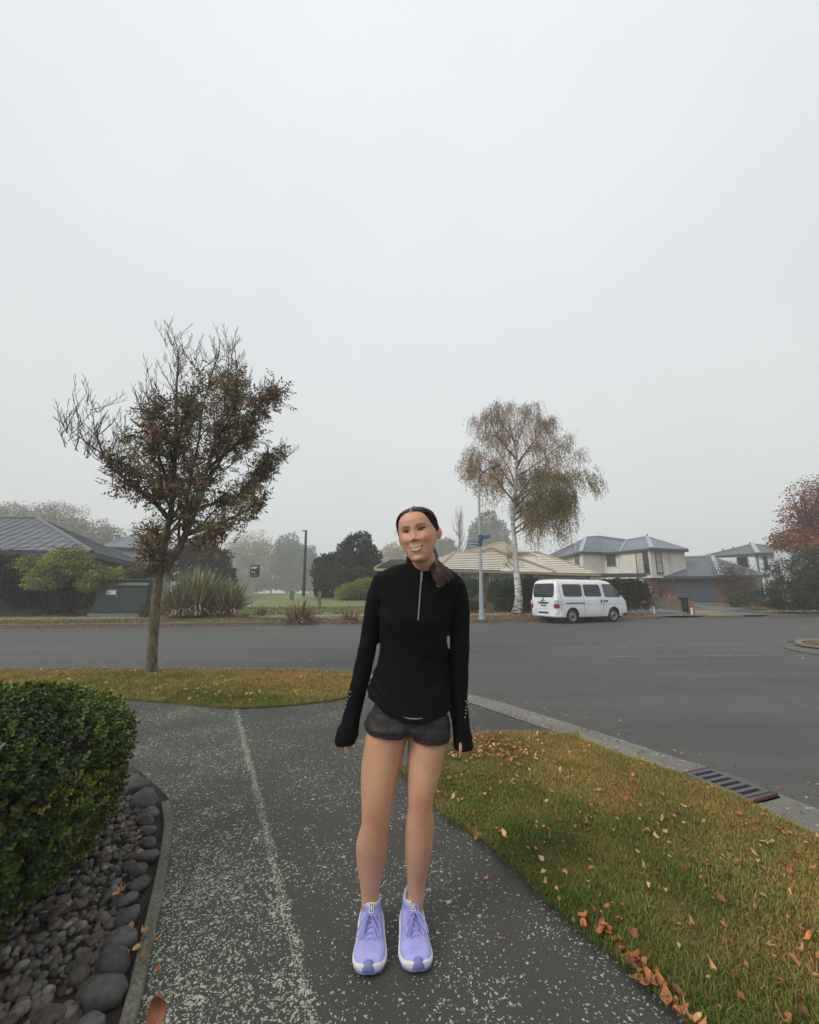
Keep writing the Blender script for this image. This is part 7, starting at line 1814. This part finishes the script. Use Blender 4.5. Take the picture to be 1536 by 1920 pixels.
# soft drapery: diagonal pulls from the armpits, cross folds on the sleeves, loose hem
dg1 = np.column_stack([V[:, 0]*.75+V[:, 2]*.65, V[:, 1], V[:, 2]*.75-V[:, 0]*.65]); dg2 = np.column_stack([V[:, 0]*.75-V[:, 2]*.65, V[:, 1], V[:, 2]*.75+V[:, 0]*.65])
w1 = np.clip(du/.12, 0, 1)*(~arm); w2 = np.clip(-du/.12, 0, 1)*(~arm)
fold = .009*w1*n3(dg1, (5, 6, 30), 3.)+.009*w2*n3(dg2, (5, 6, 30), 8.)
fold += np.where(arm, .0026*n3(dg1, (10, 9, 34), 1.)+.0012*n3(dg2, (26, 20, 60), 5.), .0032*n3(V, (10, 10, 14), 2.))
fold += .005*np.clip((1.02-V[:, 2])/.12, 0, 1)*(~arm)*n3(V, (26, 18, 4), 4.)
V2 = V+N*fold[:, None]
# the hem curves up towards both hips
zh = at(777, 1342, 1.76).z; wgt = np.clip((zh+.16-V2[:, 2])/.16, 0, 1)*(~arm)
V2[:, 2] += wgt*np.where(du < 0, .062, .030)*np.clip(np.abs(du)/.15, 0, 1.05)**2
tme.vertices.foreach_set('co', V2.astype(np.float32).ravel()); tme.update()
top_o = link_mesh('half_zip_top', tme, M_TOP, person)
V, N = mesh_arrays(tme); V = V+np.array(world_loc(person), np.float32)
def on_top(u, v, off=.002, Yn=1.6):
    """point on the garment's front under picture point (u, v)"""
    r = np.array(ray(u, v)); r /= np.linalg.norm(r); C0 = np.array([0, 0, CAM_H]); d = V-C0; tt = d@r; pr_ = np.linalg.norm(d-tt[:, None]*r, axis=1)
    k = pr_ < .007
    if not k.any(): k = pr_ < .02
    tmin = np.percentile(tt[k], 8); return Vector(C0+r*(tmin-off))
# stand collar, open at the throat
collar = MB(); rows_ = []
cc = at(792, 1067, 1.853)
for q, rx, ry, dz in ((0, .082, .072, -.018), (.3, .074, .066, -.002), (.75, .068, .064, .030), (1, .066, .062, .048), (1.02, .063, .059, .049), (.6, .062, .056, .016), (.2, .064, .058, -.004)):
    row = []
    for k in range(41):
        a0 = .10+.26*max(0, q-.1); a = -math.pi/2+a0+(2*math.pi-2*a0)*k/40
        x, y = rx*math.cos(a), ry*math.sin(a); row.append((cc.x+x+.0*q-.006*q, cc.y+y-.004*q, cc.z+dz-.10*x+.11*y-(.010*q*math.exp(-((abs(a+math.pi/2)%6.283-a0)/.25)**2) if k < 8 or k > 32 else 0)))
    rows_.append(row)
collar.loft(rows_, cap=False, closed=False); collar.build('collar', M_TOP, top_o, smooth=True)
M_ZIP = simple('silver_zip', lin(150,150,154), .4, .15, 400., metal=.5)
zp = [on_top(791+(784-791)*((v-1071)/(1164-1071)), v, .004) for v in range(1072, 1166, 3)]
zs_ = [zp[0]]+[(zp[max(0, i-2)]+zp[i]+zp[min(len(zp)-1, i+2)])/3 for i in range(1, len(zp))]
mb = MB(); mb.loft([[p_+Vector((-.0024, .003, 0)), p_+Vector((-.0018, -.0016, 0)), p_+Vector((.0018, -.0016, 0)), p_+Vector((.0024, .003, 0))] for p_ in zs_], cap=False, closed=False); zo = mb.build('zip', M_ZIP, top_o)
mb = MB(); q = zs_[1]+Vector((0, -.006, -.004)); mb.box(q.x-.0045, q.x+.0045, q.y-.002, q.y+.004, q.z-.004, q.z+.010); mb.box(q.x-.003, q.x+.003, q.y-.003, q.y+.001, q.z-.026, q.z-.004); mb.build('zip_puller', M_ZIP, top_o, bevel=.001)
# small white swoosh-like mark on the chest, reflective dots on the sleeves
M_MARK = simple('white_print', lin(196,196,200), .5, .03)
mb = MB(); P_ = [(818.2,1096.2,818.6,1098.3),(820,1097.8,820.3,1099.3),(823,1098.4,823,1099.6),(827,1098.3,827,1099.2),(832.5,1097.8,832.5,1098.1)]
mb.loft([[on_top(a, b, .004), on_top(c_, d_, .004)] for a, b, c_, d_ in P_], cap=False, closed=False); mb.build('chest_mark', M_MARK, top_o)
mb = MB()
for u, v in ((644.5,1333.5),(649,1318),(652,1311),(655.5,1306),(657,1297),(648,1326)): mb.ball(on_top(u, v, .002), .0022, None, None, 8, 6)
for u, v in ((872,1345),(873.5,1338),(874,1331.5),(875,1325),(874,1315),(876.5,1319)): mb.ball(on_top(u, v, .002), .0022, None, None, 8, 6)
dots = mb.build('reflective_dots', M_MARK, top_o)
# raglan and hem stitch lines
M_SEAMK = simple('black_seam', lin(10,10,12), .9, .1)
mb = MB()
for pts in ([(766,1070),(752,1084),(738,1100),(726,1116),(717,1134)], [(815,1078),(824,1092),(834,1106),(842,1122),(846,1136)]):
    P_ = [on_top(u, v, .0008) for u, v in pts]; mb.tube(sm3(P_, 4), .0012, 5)
mb.build('raglan_seam', M_SEAMK, top_o)
# ---- charcoal running shorts
t = NT('charcoal_shorts'); p = t.pos(); f = t.noise(p, 700, 2, .6); t.base(t.ramp(t.noise(p, 12, 4), [(.3, lin(38,35,34)), (.7, lin(50,46,45))])); t.bump(f, .12, .001); M_SHORT = t.set(Roughness=.7)
sh = MB(); lofts(sh, [(1312,704,832,1.882,.092), (1335,697,838,1.882,.104), (1358,688,842,1.882,.114), (1371,692,838,1.882,.105), (1375,720,812,1.882,.08)], 40, 2.3)
def shleg(rows): sh.loft([[(x, y, z+(uS*(x-c_[0]))) for (x, y, z) in ell(c_, w_, b, 28, 0, 2.15)] for (c_, w_, b, uS) in [(span(uL, uR, v, Y)[0], span(uL, uR, v, Y)[1], b, s_) for v, uL, uR, Y, b, s_ in rows]])
shleg([(1328,698,766,1.882,.096,0),(1347,688,766,1.882,.106,-.04),(1360,684.5,766.5,1.88,.106,-.10),(1370.5,684,766.5,1.88,.105,-.13),(1372,688,763,1.88,.099,-.13),(1362,690,762,1.88,.096,-.1)])
shleg([(1328,766,836,1.882,.096,0),(1347,765,843,1.882,.106,.0),(1364,764.5,844.5,1.88,.107,-.04),(1381.5,765.5,843.5,1.88,.106,-.08),(1383,769,840,1.88,.099,-.08),(1370,770,839,1.88,.096,-.05)])
sme = voxel(sh, .004, 4); V3, N3 = mesh_arrays(sme)
hemw = np.clip((V3[:, 2]-V3[:, 2].min())/.07, .15, 1)
fo = hemw*(.004*n3(V3, (14, 12, 40), 6.)+.0025*n3(V3, (40, 24, 26), 2.)+.0016*n3(V3, (90, 60, 60), 4.)); cxs = at(765.5, 1370, 1.78).x; fo = fo-.024*np.exp(-((V3[:, 0]-cxs)/.014)**2)*np.clip((V3[:, 2].min()+.085-V3[:, 2])/.06, 0, 1)*(V3[:, 1] < 1.85)
sme.vertices.foreach_set('co', (V3+N3*fo[:, None]).astype(np.float32).ravel()); sme.update()
sh_o = link_mesh('shorts', sme, M_SHORT, person)
for nm_, (c_, w_), v_, s_ in (('hem_stitch', span(684, 766.5, 1361, 1.88), 1361, -.13), ('hem_stitch', span(764.5, 844, 1373, 1.88), 1373, -.08)):
    mb = MB(); mb.tube([(x, y, z+s_*(x-c_[0])) for x, y, z in ell(c_, w_+.0035, .1095, 60, 0, 2.15)]+[(c_[0]+w_+.0035, c_[1], c_[2]+s_*w_)], .0011, 5); mb.build(nm_, M_SEAMK, sh_o)
# pink waistband edge showing under the hem
mb = MB(); mb.tube([at(757, 1344.5, 1.752), at(768, 1347.5, 1.750), at(780, 1348.2, 1.750), at(793, 1346.5, 1.752)], [.0007, .0018, .0018, .0007], 6); mb.build('waist_cord', simple('pink_cord', lin(176,140,140), .7, .1), sh_o)
# ---- lilac running shoes
t = NT('lilac_knit'); p = t.pos(); v_ = t.vor(p, 420); t.base(t.ramp(t.noise(p, 24, 4), [(.3, lin(148,148,208)), (.7, lin(172,172,226))])); t.bump(v_.outputs['Distance'], .4, .002); M_LIL = t.set(Roughness=.75)
M_LILD = simple('lilac_trim', lin(132,132,196), .7, .08, 20.); M_LACE = simple('lilac_lace', lin(150,150,206), .85, .1, 200.); M_MID = simple('midsole_foam', lin(214,214,212), .7, .05, 30., .2, 300, dist=.001); M_OUT = simple('purple_outsole', lin(116,120,176), .7, .08); M_LIN = simple('white_lining', lin(210,208,206), .8, .05); M_OVAL = simple('black_oval', lin(30,30,36), .5, .05)
SW = [(-.088,.012),(-.080,.026),(-.06,.036),(-.02,.040),(.03,.0405),(.08,.044),(.12,.0485),(.15,.0475),(.175,.041),(.19,.031),(.200,.019),(.2045,.006)]
sw_ = lambda y: 1.24*float(np.interp(y, [a for a, b in SW], [b for a, b in SW]))
UT = [(-.085,.104),(-.07,.112),(-.05,.104),(-.03,.094),(0,.092),(.02,.096),(.035,.100),(.06,.094),(.09,.080),(.12,.067),(.15,.057),(.175,.049),(.19,.041),(.198,.032)]
ut_ = lambda y: float(np.interp(y, [a for a, b in UT], [b for a, b in UT]))
MT_ = [(-.09,.046),(-.03,.042),(.05,.034),(.12,.030),(.17,.030),(.205,.034)]
mt_ = lambda y: float(np.interp(y, [a for a, b in MT_], [b for a, b in MT_]))
sp_ = lambda y: max(0, (y-.13)/.075)**2*.014+max(0, (-.05-y)/.04)**2*.006        # toe spring
def shoe(label, toe, yaw, mirror):
    o = thing('running_shoe', None, None, (0,0,0)); del_loc = None
    o.parent = person
    M = Matrix.Translation(Vector((toe.x, toe.y, 0))) @ Matrix.Rotation(yaw, 4, 'Z') @ Matrix(((mirror,0,0,0),(0,-.95,0,.2045*.95),(0,0,.95,0),(0,0,0,1)))
    W_ = M @ Vector((0, 0, 0)); o.location = Vector((W_.x, W_.y, 0))-world_loc(person)
    ys = [-.088,-.084,-.078,-.068,-.05,-.02,.01,.04,.07,.10,.13,.155,.175,.187,.195,.201,.2045]
    curve = lambda y: .006*math.sin((y+.09)*9)                                       # banana last
    def B(name, mat, fn, par=None, **k):
        mb = MB(); mb.mat = M; fn(mb); return mb.build(name, mat, o, **k)
    def mids(mb):
        rings = []
        for y in ys:
            w_ = sw_(y); z0, z1 = sp_(y)+.006, mt_(y)+sp_(y)*.6; c_ = curve(y)
            rings.append([(c_-w_*.93, y, z0), (c_-w_*1.03, y, z0+.35*(z1-z0)), (c_-w_*1.05, y, z0+.65*(z1-z0)), (c_-w_*1.0, y, z1), (c_-w_*.8, y, z1+.002), (c_+w_*.8, y, z1+.002), (c_+w_*1.0, y, z1), (c_+w_*1.05, y, z0+.65*(z1-z0)), (c_+w_*1.03, y, z0+.35*(z1-z0)), (c_+w_*.93, y, z0)])
        mb.loft(rings)
    B('midsole', M_MID, mids, smooth=True)
    def outs(mb):
        mb.loft([[(curve(y)-sw_(y)*.95, y, sp_(y)), (curve(y)-sw_(y)*.97, y, sp_(y)+.0075), (curve(y)+sw_(y)*.97, y, sp_(y)+.0075), (curve(y)+sw_(y)*.95, y, sp_(y))] for y in ys[1:-1]])
    B('outsole', M_OUT, outs, smooth=True)
    def upper(mb):
        rings = []
        for y in [-.083,-.078,-.068,-.05,-.02,.0,.02,.035,.05,.07,.09,.11,.13,.15,.165,.178,.188,.195,.1985]:
            w_ = sw_(y)*.955; z0 = mt_(y)*.8+sp_(y)*.6; z1 = ut_(y); c_ = curve(y); n = 22; r_ = []
            e = 2.4 if y > .06 else 2.9; tw = .56 if y < .06 else .56+.44*min(1, (y-.06)/.07)
            for k in range(n+1):
                a = math.pi*k/n; cs, sn = math.cos(a), math.sin(a)
                hz_ = abs(sn)**(2/e); x = math.copysign(abs(cs)**(2/e), -cs)*w_*(1-(1-tw)*hz_**1.5*.75); r_.append((c_+x, y, z0+(z1-z0)*hz_))
            rings.append(r_)
        mb.loft(rings)
    up_o = B('upper', M_LIL, upper, smooth=True)
    # padded collar with pale lining and a heel tab
    def colr(mb):
        pts = []
        for a in np.linspace(0, 2*math.pi, 29): pts.append((curve(-.03)+.0305*math.sin(a), -.028+.050*math.cos(a), .094+.014*math.cos(a)*(1 if math.cos(a) > 0 else .0)+(.026*max(0, -math.cos(a))**1.6)))
        mb.tube(pts, .0075, 8, cap=False)
    B('collar', M_LIL, colr, up_o, smooth=True)
    def lin_(mb):
        pts = []
        for a in np.linspace(0, 2*math.pi, 29): pts.append((curve(-.03)+.0275*math.sin(a), -.028+.046*math.cos(a), .1005+.014*math.cos(a)*(1 if math.cos(a) > 0 else .0)+(.026*max(0, -math.cos(a))**1.6)))
        mb.tube(pts, .0042, 8, cap=False)
    B('lining', M_LIN, lin_, up_o, smooth=True)
    B('heel_tab', M_LILD, lambda mb: mb.tube(sm3([(0, -.080, .100), (0, -.087, .125), (0, -.092, .142), (0, -.084, .146), (0, -.078, .128)], 3), .005, 6), up_o, smooth=True)
    # tongue and tab
    def tong(mb):
        rows = []
        for q in np.linspace(0, 1, 7):
            y = .062-.046*q; z = .094+.014*q+.003*math.sin(q*3); w_ = .019+.008*q
            rows.append([(curve(y)+w_*s, y+.004*abs(s)-.006*abs(s)**2, z-.006*s*s) for s in (-1, -.6, 0, .6, 1)])
        bk = [[(x, y-.006, z-.004) for x, y, z in r] for r in rows]
        mb.loft(rows+bk[::-1]+[rows[0]], cap=False, closed=False)
    tg = B('tongue', M_LILD, tong, smooth=True)
    nrm = Vector((0, .50, .866)); dwn = Vector((0, .866, -.50))
    tc_ = Vector((curve(.02), .024, .111))
    def tabq(mb, hw_, l0, l1, o_):
        V_ = []
        for oo in (o_-.002, o_): 
            for s, l in ((-hw_, l0), (hw_, l0), (hw_, l1), (-hw_, l1)): V_.append(tc_+Vector((s, 0, 0))+dwn*l+nrm*oo)
        mb.add(V_, [(0,1,2,3),(7,6,5,4),(0,4,5,1),(1,5,6,2),(2,6,7,3),(3,7,4,0)])
    tb_ = B('tongue_tab', M_LIN, lambda mb: tabq(mb, .0085, -.012, .024, .005), tg)
    def oval(mb):
        out = []
        for r_, o_ in ((1, .0052), (1, .0066), (.55, .0066), (.55, .0052)):
            out.append([tc_+Vector((.0055*r_*math.cos(a) if True else 0, 0, 0))+dwn*(.007+(.0085 if math.sin(a) > 0 else -.0085)+.0055*r_*math.sin(a))+nrm*o_ for a in np.linspace(0, 6.283, 24, endpoint=False)])
        mb.loft(out, cap=False)
    B('tab_oval', M_OVAL, oval, tb_)
    # laces
    zt2 = lambda y: ut_(y)+.003
    def lac(mb):
        for k in range(5):
            y = .056+.0165*k; w_ = .021-.0005*k; z = zt2(y)
            mb.tube(sm3([(curve(y)-w_, y+.006, z-.008), (curve(y)-w_*.5, y+.001, z-.001), (curve(y)+w_*.5, y-.004, z-.001), (curve(y)+w_, y-.006, z-.008)], 3), .0024, 6)
            mb.tube(sm3([(curve(y)+w_, y+.006, z-.008), (curve(y)+w_*.5, y+.001, z+.001), (curve(y)-w_*.5, y-.004, z+.0015), (curve(y)-w_, y-.006, z-.008)], 3), .0024, 6)
        k0 = Vector((0, .055, zt2(.055)+.005)); mb.ball(k0, .0065, .006, .005, 10, 6)
        for sg in (-1, 1):
            mb.tube(sm3([k0, k0+Vector((.014*sg, .016, .008)), k0+Vector((.034*sg, .036, -.008)), k0+Vector((.044*sg, .060, -.026)), k0+Vector((.036*sg, .068, -.024)), k0+Vector((.022*sg, .040, -.008)), k0+Vector((.006*sg, .008, .002))], 5), .0023, 6)
            mb.tube(sm3([k0, k0+Vector((.008*sg, .020, .004)), k0+Vector((.020*sg, .052, -.020)), k0+Vector((.027*sg, .070, -.030))], 5), .0023, 6)
    B('laces', M_LACE, lac, smooth=True)
    # eyestay overlays and toe guard
    def stay(mb):
        for sg in (-1, 1):
            rows = []
            for q in np.linspace(0, 1, 8):
                y = .048+.082*q; z = ut_(y)
                rows.append([(curve(y)+sg*(.019), y, z-.0035+.0028), (curve(y)+sg*(.0275), y, z-.0125+.003)])
            mb.loft(rows, cap=False, closed=False)
    B('eyestay', M_LILD, stay, up_o, smooth=True)
    def toeg(mb):
        rows = []
        for q in np.linspace(-1, 1, 11):
            x = .021*q; y = float(np.interp(abs(x)/1.15, [b for a, b in SW[:3:-1]], [a for a, b in SW[:3:-1]])); r_ = []; hgt = (1-abs(q)**3)
            for z, o_ in ((sp_(y)+.006, -.001), (sp_(y)+.012, .0042), (sp_(y)+.018+.010*hgt, .0042), (sp_(y)+.020+.020*hgt, -.004), (sp_(y)+.0205+.0205*hgt, -.012)): r_.append((x+curve(.2), y+o_, z))
            rows.append(r_)
        mb.loft(rows, cap=False, closed=False)
    B('toe_guard', M_OUT, toeg, smooth=True)
    return o
shoe('', G(688.5, 1838), R(2.5), 1); shoe('', G(786.5, 1832), R(5.5), -1)
